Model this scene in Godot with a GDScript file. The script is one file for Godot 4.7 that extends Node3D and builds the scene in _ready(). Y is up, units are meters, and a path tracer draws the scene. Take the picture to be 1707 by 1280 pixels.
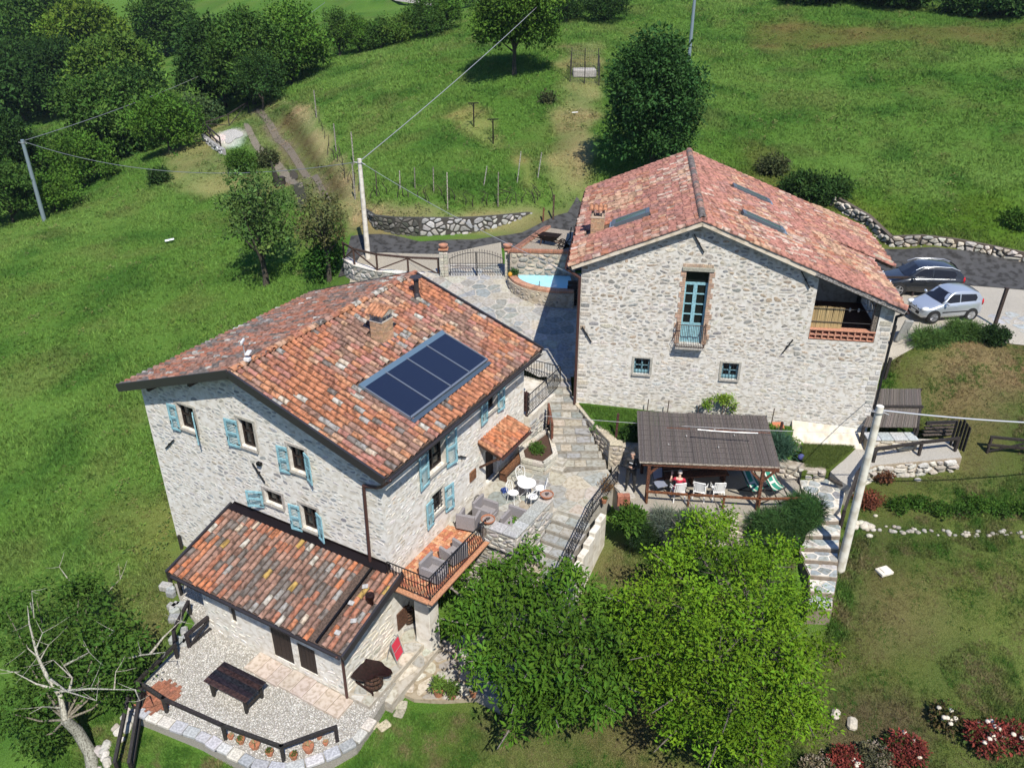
extends Node3D
# A hillside hamlet of two stone farmhouses seen from the air. Helpers first, then things, then _ready().
# Two house frames are used: the farmhouse (T1) and the big house (T2): x along the wall, y up, z out of the long wall / facade.
const EYE := Vector3(0, 18.85, 0)
var T1 := Transform3D(Basis(Vector3.UP, deg_to_rad(60.692)), Vector3(-4.074, 0, -21.092))
var T2 := Transform3D(Basis(Vector3.UP, deg_to_rad(-8.282)), Vector3(2.782, 0, -30.866))
var M := {}
var R := RandomNumberGenerator.new()
var bumpy := FastNoiseLite.new()
var patchy := FastNoiseLite.new()
class MB:
	var v := PackedVector3Array()
	var n := PackedVector3Array()
	var c := PackedColorArray()
	var col := Color.WHITE
	func tri(a: Vector3, b: Vector3, d: Vector3) -> void:
		var m := (b - a).cross(d - a).normalized()
		v.append(a); v.append(d); v.append(b)
		n.append(m); n.append(m); n.append(m)
		c.append(col); c.append(col); c.append(col)
	func trin(a: Vector3, b: Vector3, d: Vector3, na: Vector3, nb: Vector3, nd: Vector3) -> void:
		v.append(a); v.append(d); v.append(b)
		n.append(na); n.append(nd); n.append(nb)
		c.append(col); c.append(col); c.append(col)
	func quad(a: Vector3, b: Vector3, d: Vector3, e: Vector3) -> void:
		tri(a, b, d); tri(a, d, e)
	func box(xf: Transform3D, s: Vector3) -> MB:
		var h := s * 0.5
		var p := []
		for k in 8:
			p.append(xf * Vector3(h.x if k & 1 else -h.x, h.y if k & 2 else -h.y, h.z if k & 4 else -h.z))
		for f in [[0, 4, 6, 2], [1, 3, 7, 5], [0, 1, 5, 4], [2, 6, 7, 3], [0, 2, 3, 1], [4, 5, 7, 6]]:
			quad(p[f[0]], p[f[1]], p[f[2]], p[f[3]])
		return self
	func b(at: Vector3, s: Vector3, bev := 0.0) -> MB:   # an upright box, centre and size; chamfered when bev > 0
		return box(Transform3D(Basis(), at), s) if bev <= 0.0 else bevel(Transform3D(Basis(), at), s, bev)
	func bevel(xf: Transform3D, s: Vector3, w: float) -> MB:
		var h := s * 0.5
		w = minf(w, minf(h.x, minf(h.y, h.z)) * 0.9)
		var p := {}
		for sx in [-1, 1]:
			for sy in [-1, 1]:
				for sz in [-1, 1]:
					for ax in 3:
						var q := Vector3(h.x - (0.0 if ax == 0 else w), h.y - (0.0 if ax == 1 else w), h.z - (0.0 if ax == 2 else w))
						p[[sx, sy, sz, ax]] = xf * Vector3(q.x * sx, q.y * sy, q.z * sz)
		var mid := xf.origin
		for sg in [-1, 1]:
			out4(p[[sg, -1, -1, 0]], p[[sg, 1, -1, 0]], p[[sg, 1, 1, 0]], p[[sg, -1, 1, 0]], mid)
			out4(p[[-1, sg, -1, 1]], p[[1, sg, -1, 1]], p[[1, sg, 1, 1]], p[[-1, sg, 1, 1]], mid)
			out4(p[[-1, -1, sg, 2]], p[[1, -1, sg, 2]], p[[1, 1, sg, 2]], p[[-1, 1, sg, 2]], mid)
			for s2 in [-1, 1]:
				out4(p[[sg, s2, -1, 0]], p[[sg, s2, 1, 0]], p[[sg, s2, 1, 1]], p[[sg, s2, -1, 1]], mid)
				out4(p[[sg, -1, s2, 0]], p[[sg, 1, s2, 0]], p[[sg, 1, s2, 2]], p[[sg, -1, s2, 2]], mid)
				out4(p[[-1, sg, s2, 1]], p[[1, sg, s2, 1]], p[[1, sg, s2, 2]], p[[-1, sg, s2, 2]], mid)
				for s3 in [-1, 1]:
					out3(p[[sg, s2, s3, 0]], p[[sg, s2, s3, 1]], p[[sg, s2, s3, 2]], mid)
		return self
	func out3(a: Vector3, b2: Vector3, d: Vector3, mid: Vector3) -> void:
		if (b2 - a).cross(d - a).dot(a - mid) > 0: tri(a, b2, d)
		else: tri(a, d, b2)
	func out4(a: Vector3, b2: Vector3, d: Vector3, e: Vector3, mid: Vector3) -> void:
		out3(a, b2, d, mid); out3(a, d, e, mid)
	func bar(p: Vector3, q: Vector3, w: float, h := -1.0, up := Vector3.UP) -> MB:   # a squared beam from p to q
		var y := (q - p).normalized()
		var x := up.cross(y)
		if x.length() < 0.05: x = Vector3.RIGHT.cross(y) if absf(y.x) < 0.9 else Vector3.BACK.cross(y)
		x = x.normalized()
		var z := x.cross(y)
		return box(Transform3D(Basis(x, y, z), (p + q) * 0.5), Vector3(w, (q - p).length(), w if h < 0 else h))
	func cyl(p: Vector3, q: Vector3, r0: float, r1 := -1.0, k := 8, caps := true) -> MB:
		if r1 < 0: r1 = r0
		var y := (q - p).normalized()
		var x := (Vector3.RIGHT if absf(y.x) < 0.8 else Vector3.UP).cross(y).normalized()
		var z := x.cross(y)
		for i in k:
			var a0 := TAU * i / k; var a1 := TAU * (i + 1) / k
			var d0 := x * cos(a0) + z * sin(a0); var d1 := x * cos(a1) + z * sin(a1)
			trin(p + d0 * r0, q + d1 * r1, p + d1 * r0, d0, d1, d1)
			trin(p + d0 * r0, q + d0 * r1, q + d1 * r1, d0, d0, d1)
			if caps:
				if r1 > 0: out3(q, q + d0 * r1, q + d1 * r1, p)
				if r0 > 0: out3(p, p + d0 * r0, p + d1 * r0, q)
		return self
	func tube(ps: Array, r0: float, r1 := -1.0, k := 6) -> MB:   # a smooth pipe through points, tapering from r0 to r1
		if r1 < 0: r1 = r0
		var rings := []
		var x := Vector3.ZERO
		for i in ps.size():
			var y: Vector3 = (ps[mini(i + 1, ps.size() - 1)] - ps[maxi(i - 1, 0)]).normalized()
			if i == 0: x = (Vector3.RIGHT if absf(y.x) < 0.8 else Vector3.UP).cross(y).normalized()
			else: x = (x - y * x.dot(y)).normalized()
			var z := x.cross(y)
			var r := lerpf(r0, r1, float(i) / maxi(1, ps.size() - 1))
			var ring := []
			for j in k:
				var d := x * cos(TAU * j / k) + z * sin(TAU * j / k)
				ring.append([ps[i] + d * r, d])
			rings.append(ring)
		for i in rings.size() - 1:
			for j in k:
				var a = rings[i][j]; var b2 = rings[i][(j + 1) % k]; var d = rings[i + 1][(j + 1) % k]; var e = rings[i + 1][j]
				trin(a[0], d[0], b2[0], a[1], d[1], b2[1])
				trin(a[0], e[0], d[0], a[1], e[1], d[1])
		for j in k:
			out3(ps[0], rings[0][j][0], rings[0][(j + 1) % k][0], ps[1])
			out3(ps[-1], rings[-1][j][0], rings[-1][(j + 1) % k][0], ps[-2])
		return self
	func lathe(xf: Transform3D, pr: Array, k := 12) -> MB:   # pr: Vector2(radius, height) going up the outside
		for i in pr.size() - 1:
			var a: Vector2 = pr[i]; var d: Vector2 = pr[i + 1]
			var m := Vector2(d.y - a.y, a.x - d.x).normalized()
			for j in k:
				var t0 := TAU * j / k; var t1 := TAU * (j + 1) / k
				var u0 := Vector3(cos(t0), 0, sin(t0)); var u1 := Vector3(cos(t1), 0, sin(t1))
				var n0 := (xf.basis * (u0 * m.x + Vector3.UP * m.y)).normalized(); var n1 := (xf.basis * (u1 * m.x + Vector3.UP * m.y)).normalized()
				var p00 := xf * (u0 * a.x + Vector3.UP * a.y); var p01 := xf * (u1 * a.x + Vector3.UP * a.y)
				var p10 := xf * (u0 * d.x + Vector3.UP * d.y); var p11 := xf * (u1 * d.x + Vector3.UP * d.y)
				if a.x > 0: trin(p00, p11, p01, n0, n1, n1)
				if d.x > 0: trin(p00, p10, p11, n0, n0, n1)
		return self
	func prism(poly: PackedVector2Array, y0: float, y1: float) -> MB:   # a polygon in x,z raised from y0 to y1
		var ix := Geometry2D.triangulate_polygon(poly)
		for i in range(0, ix.size(), 3):
			var a := poly[ix[i]]; var b2 := poly[ix[i + 1]]; var d := poly[ix[i + 2]]
			if (b2 - a).cross(d - a) > 0: var t := b2; b2 = d; d = t
			tri(Vector3(a.x, y1, a.y), Vector3(b2.x, y1, b2.y), Vector3(d.x, y1, d.y))
			tri(Vector3(a.x, y0, a.y), Vector3(d.x, y0, d.y), Vector3(b2.x, y0, b2.y))
		var cw := Geometry2D.is_polygon_clockwise(poly)
		for i in poly.size():
			var a := poly[i]; var b2 := poly[(i + 1) % poly.size()]
			if cw: var t := a; a = b2; b2 = t
			quad(Vector3(b2.x, y0, b2.y), Vector3(a.x, y0, a.y), Vector3(a.x, y1, a.y), Vector3(b2.x, y1, b2.y))
		return self
	func ball(at: Vector3, r: Vector3, k := 10) -> MB:
		for i in k:
			for j in k:
				var q := []
				for e in [[0, 0], [1, 0], [1, 1], [0, 1]]:
					var th: float = PI * (i + e[0]) / k; var ph: float = TAU * (j + e[1]) / k
					q.append(Vector3(sin(th) * cos(ph), cos(th), sin(th) * sin(ph)))
				if i < k - 1: trin(at + q[0] * r, at + q[2] * r, at + q[1] * r, q[0], q[2], q[1])
				if i > 0: trin(at + q[0] * r, at + q[3] * r, at + q[2] * r, q[0], q[3], q[2])
		return self
	func add(o: MB, xf := Transform3D()) -> MB:
		for i in o.v.size():
			v.append(xf * o.v[i]); n.append((xf.basis * o.n[i]).normalized()); c.append(o.c[i])
		return self
	func mesh(mat: Material = null) -> ArrayMesh:
		var a := []
		a.resize(Mesh.ARRAY_MAX)
		a[Mesh.ARRAY_VERTEX] = v; a[Mesh.ARRAY_NORMAL] = n; a[Mesh.ARRAY_COLOR] = c
		var m := ArrayMesh.new()
		if v.size():
			m.add_surface_from_arrays(Mesh.PRIMITIVE_TRIANGLES, a)
			if mat: m.surface_set_material(0, mat)
		return m
func V(x: float, y: float, z: float) -> Vector3:   # short for a point
	return Vector3(x, y, z)
func X(o: Vector3) -> Transform3D:   # an unturned frame
	return Transform3D(Basis(), o)
func C(r: float, g: float, b: float) -> Color:
	return Color(r, g, b)
func rr(a: float, b: float) -> float:
	return R.randf_range(a, b)
func mb(col := Color.WHITE) -> MB:
	var o := MB.new()
	o.col = col
	return o
func lin(r: float, g: float, b: float) -> Color:   # a real-world base colour as the sRGB value a material takes
	return C(r, g, b).linear_to_srgb()
func noise_tex(freq: float, lo: Color, hi: Color, sd := 1, octaves := 4, kind := FastNoiseLite.TYPE_SIMPLEX_SMOOTH, mid = null, size := 256) -> NoiseTexture2D:
	var f := FastNoiseLite.new()
	f.noise_type = kind; f.frequency = freq; f.seed = sd; f.fractal_octaves = octaves
	var g := Gradient.new()
	g.set_color(0, lo); g.set_color(1, hi)
	g.set_offset(0, 0.25); g.set_offset(1, 0.75)
	if mid != null: g.add_point(0.5, mid)
	var t := NoiseTexture2D.new()
	t.width = size; t.height = size; t.seamless = true; t.noise = f; t.color_ramp = g
	return t
func mat(called: String, col: Color, rough := 0.9, metal := 0.0, tex: Texture2D = null, scale := 1.0, bump := 0.0, vc := true) -> StandardMaterial3D:
	var m := StandardMaterial3D.new()
	m.resource_name = called; m.albedo_color = col; m.roughness = rough; m.metallic = metal
	m.vertex_color_use_as_albedo = vc
	if tex:
		m.albedo_texture = tex; m.uv1_triplanar = true; m.uv1_world_triplanar = true; m.uv1_scale = Vector3.ONE * scale
		if bump > 0: m.heightmap_enabled = true; m.heightmap_texture = tex; m.heightmap_scale = bump
	M[called] = m
	return m
func numbered(called: String) -> String:
	if not has_node(called): return called
	var k := 1
	while has_node("%s_%03d" % [called, k]): k += 1
	return "%s_%03d" % [called, k]
func tag(o: Node, label := "", category := "", group := "", kind := "") -> Node:
	if label: o.set_meta("label", label)
	if category: o.set_meta("category", category)
	if group: o.set_meta("group", group)
	if kind: o.set_meta("kind", kind)
	return o
func thing(called: String, label: String, category: String, at := Vector3.ZERO, turn := 0.0, group := "") -> Node3D:
	var o := Node3D.new()
	o.name = numbered(called)
	add_child(o)
	o.position = at; o.rotation.y = turn
	tag(o, label, category, group)
	return o
func part(parent: Node, called: String, b: MB, m: Material, label := "") -> MeshInstance3D:
	var o := MeshInstance3D.new()
	o.mesh = b.mesh(m); o.name = called
	parent.add_child(o, true)
	if label: o.set_meta("label", label)
	return o
func single(called: String, b: MB, m: Material, label: String, category: String, group := "", kind := "") -> MeshInstance3D:   # a thing that is one mesh
	var o := MeshInstance3D.new()
	o.mesh = b.mesh(m); o.name = numbered(called)
	add_child(o)
	tag(o, label, category, group, kind)
	return o
func copy(o: Node3D, at: Vector3, turn: float, label: String, group := "") -> Node3D:
	var c: Node3D = o.duplicate()
	c.name = numbered(str(o.name).rstrip("0123456789").trim_suffix("_"))
	add_child(c)
	c.position = at; c.rotation.y = turn
	c.set_meta("label", label)
	if group: c.set_meta("group", group)
	return c
func vary(c: Color, amount := 0.15, hue := 0.04) -> Color:
	var k := 1.0 + rr(-amount, amount)
	return Color(c.r * k * (1 + rr(-hue, hue)), c.g * k, c.b * k * (1 + rr(-hue, hue)))
func many(parent: Node, called: String, mesh: Mesh, places: Array, cols: Array, label := "", category := "") -> MultiMeshInstance3D:
	var m := MultiMesh.new()
	m.transform_format = MultiMesh.TRANSFORM_3D
	m.use_colors = true
	m.mesh = mesh
	m.instance_count = places.size()
	for i in places.size():
		m.set_instance_transform(i, places[i])
		m.set_instance_color(i, cols[i])
	var o := MultiMeshInstance3D.new()
	o.multimesh = m
	o.name = called if parent != self else numbered(called)
	parent.add_child(o, true)
	tag(o, label, category, "", "stuff")
	return o
func pv(flat: Array) -> PackedVector2Array:
	var p := PackedVector2Array()
	for i in range(0, flat.size(), 2): p.append(Vector2(flat[i], flat[i + 1]))
	return p
func inside_any(p: Vector2, rects: Array, m := 0.0) -> bool:
	for r in rects:
		if r.grow(m).has_point(p): return true
	return false
# ---------- cells: an uneven mosaic of stones filling an outline ----------
func cells(outline: PackedVector2Array, sx: float, sy: float, holes: Array, drop := 0.15, jit := 0.42) -> Array:
	var lo := outline[0]; var hi := outline[0]
	for p in outline: lo = lo.min(p); hi = hi.max(p)
	var nx := int((hi.x - lo.x) / sx) + 3; var ny := int((hi.y - lo.y) / sy) + 3
	var seeds := {}
	for j in ny:
		for i in nx:
			if R.randf() > drop:
				seeds[Vector2i(i, j)] = Vector2(lo.x + (i - 0.5 + (0.5 if j & 1 else 0.0) + rr(-jit, jit)) * sx, lo.y + (j - 0.5 + rr(-jit, jit)) * sy)
	var got := []
	var aspect := sx / sy
	for key in seeds:
		var s: Vector2 = seeds[key]
		if not Geometry2D.is_point_in_polygon(s, outline): continue
		var w := Vector2(sx * 1.3, sy * 1.3)
		var poly := PackedVector2Array([s + Vector2(-w.x, -w.y), s + Vector2(w.x, -w.y), s + Vector2(w.x, w.y), s + Vector2(-w.x, w.y)])
		for dj in range(-2, 3):
			for di in range(-2, 3):
				if di == 0 and dj == 0: continue
				var o = seeds.get(key + Vector2i(di, dj))
				if o == null: continue
				var d: Vector2 = o - s
				var nrm := Vector2(d.x, d.y * aspect * aspect)
				var lim := nrm.dot(s + d * 0.5)
				var cut := PackedVector2Array()
				for k in poly.size():
					var a := poly[k]; var b := poly[(k + 1) % poly.size()]
					var fa := nrm.dot(a) - lim; var fb := nrm.dot(b) - lim
					if fa <= 0: cut.append(a)
					if (fa < 0) != (fb < 0) and fa != fb: cut.append(a + (b - a) * (fa / (fa - fb)))
				poly = cut
				if poly.size() < 3: break
			if poly.size() < 3: break
		if poly.size() < 3: continue
		var bits := Geometry2D.intersect_polygons(poly, outline)
		if bits.is_empty(): continue
		poly = bits[0]
		for h in holes:
			var hp := PackedVector2Array([h.position, h.position + Vector2(h.size.x, 0), h.end, h.position + Vector2(0, h.size.y)])
			if Geometry2D.intersect_polygons(poly, hp).is_empty(): continue
			var left := Geometry2D.clip_polygons(poly, hp)
			poly = left[0] if left.size() == 1 else PackedVector2Array()
			if poly.is_empty(): break
		if poly.size() >= 3: got.append(poly)
	return got
func shrink(poly: PackedVector2Array, by: float) -> PackedVector2Array:
	var r := Geometry2D.offset_polygon(poly, -by, Geometry2D.JOIN_MITER)
	return r[0] if r.size() else PackedVector2Array()
func rounded(poly: PackedVector2Array, t := 0.28) -> PackedVector2Array:   # cuts the corners once
	var q := PackedVector2Array()
	for i in poly.size():
		var a := poly[i]; var b := poly[(i + 1) % poly.size()]
		if (b - a).length() < 0.03: continue
		q.append(a.lerp(b, t)); q.append(a.lerp(b, 1 - t))
	return q
func cobble(b: MB, xf: Transform3D, poly: PackedVector2Array, rise: float, bev: float, below := 0.02) -> void:   # one stone: a chamfered slab whose face is xf's z
	if not Geometry2D.is_polygon_clockwise(poly): poly.reverse()
	poly.reverse()
	var mid := Vector2.ZERO
	for p in poly: mid += p
	mid /= poly.size()
	var top := []
	var rim := []
	for p in poly:
		var d := mid - p
		var t := p + d.normalized() * minf(bev, d.length() * 0.5)
		top.append(xf * V(t.x, t.y, rise * rr(0.8, 1.1)))
		rim.append(xf * V(p.x, p.y, -below))
	var m := xf * V(mid.x, mid.y, rise * rr(1.0, 1.25))
	var away := xf * V(mid.x, mid.y, -10.0)
	for i in poly.size():
		var k := (i + 1) % poly.size()
		b.out3(m, top[i], top[k], away)
		b.out3(rim[i], rim[k], top[k], away)
		b.out3(rim[i], top[k], top[i], away)
func area(poly: PackedVector2Array) -> float:
	var s := 0.0
	for i in poly.size(): s += poly[i].cross(poly[(i + 1) % poly.size()])
	return absf(s) * 0.5
# Stones of a wall: the largest ones each a part, the others joined. xf: x along, y up, z out of the wall.
func stones(parent: Node, called: String, xf: Transform3D, outline: PackedVector2Array, holes: Array, sx: float, sy: float, quota: int, pal: Array, joint := 0.02, rise := 0.03, m: Material = null, drop := 0.15, hide := 0.0, soft := 0.28) -> void:
	if m == null: m = M.stone
	var all := []
	for poly in cells(outline, sx, sy, holes, drop):
		if R.randf() < hide * (1.0 + 3.0 * patchy.get_noise_2d(poly[0].x * 9.0 + sx * 500, poly[0].y * 12.0)): continue
		var q := shrink(poly, joint * rr(0.6, 1.8))
		if q.size() < 3 or area(q) < sx * sy * 0.08: continue
		if soft > 0.0: q = rounded(q, soft)
		if q.size() >= 3: all.append(q)
	all.sort_custom(func(a, b): return area(a) > area(b))
	var rest := mb()
	for i in all.size():
		var c: Color = pal[R.randi() % pal.size()]
		var b := rest if i >= quota else mb()
		b.col = vary(c, 0.22, 0.05)
		cobble(b, xf, all[i], rise * rr(0.5, 1.4), minf(sx, sy) * 0.22)
		if i < quota: part(parent, called, b, m)
	if rest.v.size():
		tag(part(parent, called, rest, m), "", "", "", "stuff")
# The face of a wall with real openings: reveals go in by depth. Outline must be convex.
func wall_face(b: MB, xf: Transform3D, outline: PackedVector2Array, holes: Array, depth := 0.22, bare := []) -> MB:
	var lo := outline[0]; var hi := outline[0]
	for p in outline: lo = lo.min(p); hi = hi.max(p)
	var xs := [lo.x, hi.x]; var ys := [lo.y, hi.y]
	for h in holes + bare: xs += [h.position.x, h.end.x]; ys += [h.position.y, h.end.y]
	xs.sort(); ys.sort()
	for i in xs.size() - 1:
		for j in ys.size() - 1:
			if xs[i + 1] - xs[i] < 0.002 or ys[j + 1] - ys[j] < 0.002: continue
			if inside_any(Vector2((xs[i] + xs[i + 1]) / 2, (ys[j] + ys[j + 1]) / 2), holes + bare): continue
			var cell := PackedVector2Array([Vector2(xs[i], ys[j]), Vector2(xs[i + 1], ys[j]), Vector2(xs[i + 1], ys[j + 1]), Vector2(xs[i], ys[j + 1])])
			for poly in Geometry2D.intersect_polygons(cell, outline):
				var away := xf * V(poly[0].x, poly[0].y, -9)
				for k in range(1, poly.size() - 1):
					b.out3(xf * V(poly[0].x, poly[0].y, 0), xf * V(poly[k].x, poly[k].y, 0), xf * V(poly[k + 1].x, poly[k + 1].y, 0), away)
	for h in holes:
		var e := [h.position, Vector2(h.end.x, h.position.y), h.end, Vector2(h.position.x, h.end.y)]
		var mid: Vector2 = h.get_center()
		for k in 4:
			var a: Vector2 = e[k]; var d: Vector2 = e[(k + 1) % 4]
			b.out4(xf * V(a.x, a.y, 0), xf * V(d.x, d.y, 0), xf * V(d.x, d.y, -depth), xf * V(a.x, a.y, -depth), xf * (V(a.x + d.x, a.y + d.y, -depth) * 0.5 + (V(a.x + d.x, a.y + d.y, -depth) * 0.5 - V(mid.x, mid.y, -depth * 0.5)) * 3.0))
	return b
# ---------- roofs of curved tiles ----------
var tile_mesh := []
func make_tiles() -> void:
	for k in 3:
		var b := mb()
		var len := 0.47 + 0.02 * k
		var r0 := 1.0; var r1 := 0.82
		for i in 6:
			var a0 := PI * i / 6; var a1 := PI * (i + 1) / 6
			var d0 := V(cos(a0), 0, sin(a0)); var d1 := V(cos(a1), 0, sin(a1))
			var p := V(0, 0, 0); var q := V(0, len, 0)
			b.trin(p + d0 * r0, q + d1 * r1, p + d1 * r0, d0, d1, d1)
			b.trin(p + d0 * r0, q + d0 * r1, q + d1 * r1, d0, d0, d1)
			b.quad(p + d0 * r0, p + d1 * r0, p + d1 * r0 * 0.8, p + d0 * r0 * 0.8)
		tile_mesh.append(b.mesh())
# xf: x along the eave, y up the slope, z out of the roof. Nearest tiles become parts; the others one copy set.
func tiles(parent: Node3D, xf: Transform3D, wid: float, len: float, pitch: float, row: float, rad: float, quota: int, mats: Array, weights: Callable, holes: Array = [], clip = null, high := 1.0) -> void:
	var all := []
	var nx := int(wid / pitch); var ny := int(ceil(len / row))
	var world := parent.global_transform * xf
	for i in nx + 1:
		var run := rr(-0.06, 0.06)
		for j in ny:
			var x := i * wid / nx + rr(-0.012, 0.012)
			var y := j * row + run + rr(-0.02, 0.02)
			if y + row > len + 0.1: y = len - 0.4
			if inside_any(Vector2(x, y + 0.2), holes, 0.08): continue
			if clip != null and not clip.call(x, y): continue
			var t := Transform3D(Basis(Vector3.RIGHT, -0.04 + rr(-0.012, 0.012)) * Basis(Vector3.BACK, rr(-0.03, 0.03)), V(x, y, 0.022 + rr(0, 0.01)))
			t = t.scaled_local(V(rad, 1, rad * high))
			var k: int = weights.call(x, y)
			all.append([((world * t.origin) - EYE).length(), xf * t, k])
	all.sort_custom(func(a, b): return a[0] < b[0])
	var places := []; var cols := []
	for i in all.size():
		if i < quota:
			var o := MeshInstance3D.new()
			o.mesh = tile_mesh[i % 3]; o.material_override = mats[all[i][2]]; o.name = "tile"; o.transform = all[i][1]
			parent.add_child(o, true)
		else:
			places.append(all[i][1]); cols.append(vary(mats[all[i][2]].albedo_color.srgb_to_linear(), 0.14, 0.05))
	if places.size():
		var mm: Mesh = tile_mesh[0].duplicate()
		mm.surface_set_material(0, M.tile)
		many(parent, "tile", mm, places, cols)
# ---------- the lie of the land ----------
var knots := []
var rbf_w := []
var gx := PackedFloat32Array()
var gz := PackedFloat32Array()
var gy := PackedFloat32Array()
func solve_land() -> void:   # a thin plate through the knots
	var n := knots.size()
	var m := n + 3
	var a := []
	for i in m:
		var row := PackedFloat64Array()
		row.resize(m + 1)
		a.append(row)
	for i in n:
		for j in n:
			var r2: float = (Vector2(knots[i].x - knots[j].x, knots[i].z - knots[j].z)).length_squared() / 900.0
			a[i][j] = 0.0 if r2 < 1e-9 else r2 * log(r2)
		a[i][i] = 0.004
		a[i][n] = 1.0; a[i][n + 1] = knots[i].x / 30.0; a[i][n + 2] = knots[i].z / 30.0
		a[n][i] = 1.0; a[n + 1][i] = knots[i].x / 30.0; a[n + 2][i] = knots[i].z / 30.0
		a[i][m] = knots[i].y
	for k in m:
		var best := k
		for i in range(k + 1, m):
			if absf(a[i][k]) > absf(a[best][k]): best = i
		var t = a[k]; a[k] = a[best]; a[best] = t
		for i in range(k + 1, m):
			var f: float = a[i][k] / a[k][k]
			if f != 0.0:
				for j in range(k, m + 1): a[i][j] -= f * a[k][j]
	rbf_w.resize(m)
	for k in range(m - 1, -1, -1):
		var s: float = a[k][m]
		for j in range(k + 1, m): s -= a[k][j] * rbf_w[j]
		rbf_w[k] = s / a[k][k]
func spaced(lo: float, hi: float, step: float, far_lo: float, far_hi: float, grow: float) -> PackedFloat32Array:
	var p := []
	var s := step; var x := lo
	while x > far_lo: s *= grow; x -= s; p.push_front(x)
	x = lo
	while x < hi: p.append(x); x += step
	s = step
	while x < far_hi: p.append(x); s *= grow; x += s
	p.append(x)
	return PackedFloat32Array(p)
func build_land() -> void:
	solve_land()
	gx = spaced(-32, 30, 0.6, -170, 150, 1.07)
	gz = spaced(-92, -14, 0.6, -330, -4, 1.06)
	var n := knots.size()
	var kx := PackedFloat32Array(); var kz := PackedFloat32Array(); var kw := PackedFloat32Array()
	for i in n: kx.append(knots[i].x / 30.0); kz.append(knots[i].z / 30.0); kw.append(rbf_w[i])
	gy.resize(gx.size() * gz.size())
	for j in gz.size():
		for i in gx.size():
			var x := gx[i] / 30.0; var z := gz[j] / 30.0
			var y: float = rbf_w[n] + rbf_w[n + 1] * x + rbf_w[n + 2] * z
			for k in n:
				var dx := x - kx[k]; var dz := z - kz[k]
				var r2 := dx * dx + dz * dz
				if r2 > 1e-9: y += kw[k] * r2 * log(r2)
			gy[j * gx.size() + i] = y + bumpy.get_noise_2d(gx[i], gz[j]) * (0.10 + clampf((-gz[j] - 60) * 0.006, 0, 0.5))
func ground(x: float, z: float) -> float:
	var i := clampi(gx.bsearch(x) - 1, 0, gx.size() - 2); var j := clampi(gz.bsearch(z) - 1, 0, gz.size() - 2)
	var u := clampf((x - gx[i]) / (gx[i + 1] - gx[i]), 0, 1); var w := clampf((z - gz[j]) / (gz[j + 1] - gz[j]), 0, 1)
	var a := j * gx.size() + i
	return lerpf(lerpf(gy[a], gy[a + 1], u), lerpf(gy[a + gx.size()], gy[a + gx.size() + 1], u), w)
func on(x: float, z: float, up := 0.0) -> Vector3:
	return V(x, ground(x, z) + up, z)
var zones := []   # [outline in x,z, colour, feather in metres, strength]
func edge_dist(p: Vector2, poly: PackedVector2Array) -> float:   # positive inside
	var d := 1e9
	for k in poly.size():
		d = minf(d, p.distance_to(Geometry2D.get_closest_point_to_segment(p, poly[k], poly[(k + 1) % poly.size()])))
	return d if Geometry2D.is_point_in_polygon(p, poly) else -d
func soil(x: float, z: float) -> Color:   # what grows or lies there
	var p := Vector2(x, z)
	var a := patchy.get_noise_2d(x, z); var b := patchy.get_noise_2d(x * 3.7 + 90, z * 3.7); var d := bumpy.get_noise_2d(x * 2.1, z * 2.1 + 40)
	var c := C(0.100, 0.196, 0.036)
	c = c.lerp(C(0.140, 0.235, 0.052), clampf(0.35 + a * 1.3, 0, 1))
	c = c.lerp(C(0.058, 0.140, 0.026), clampf(b * 1.9, 0, 0.8))
	c = c.lerp(C(0.16, 0.165, 0.06), clampf(d * 1.2 - 0.15, 0, 0.35))
	for q in zones:
		var box: Rect2 = q[4]
		if not box.has_point(p): continue
		var f: float = q[2]
		var e := edge_dist(p, q[0]) + b * f * 1.6 + d * f
		var k := clampf(e / f * 0.5 + 0.5, 0, 1) * float(q[3])
		if k > 0.0:
			var zc: Color = q[1]
			c = c.lerp(Color(zc.r * (1 + b * 0.6 + d * 0.25), zc.g * (1 + b * 0.45 - d * 0.05), zc.b * (1 + b * 0.5 + d * 0.15)), k)
	return c
func zone(poly: PackedVector2Array, col: Color, feather := 0.6, strength := 1.0) -> void:
	var r := Rect2(poly[0], Vector2.ZERO)
	for p in poly: r = r.expand(p)
	zones.append([poly, col, feather, strength, r.grow(feather * 4)])
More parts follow.
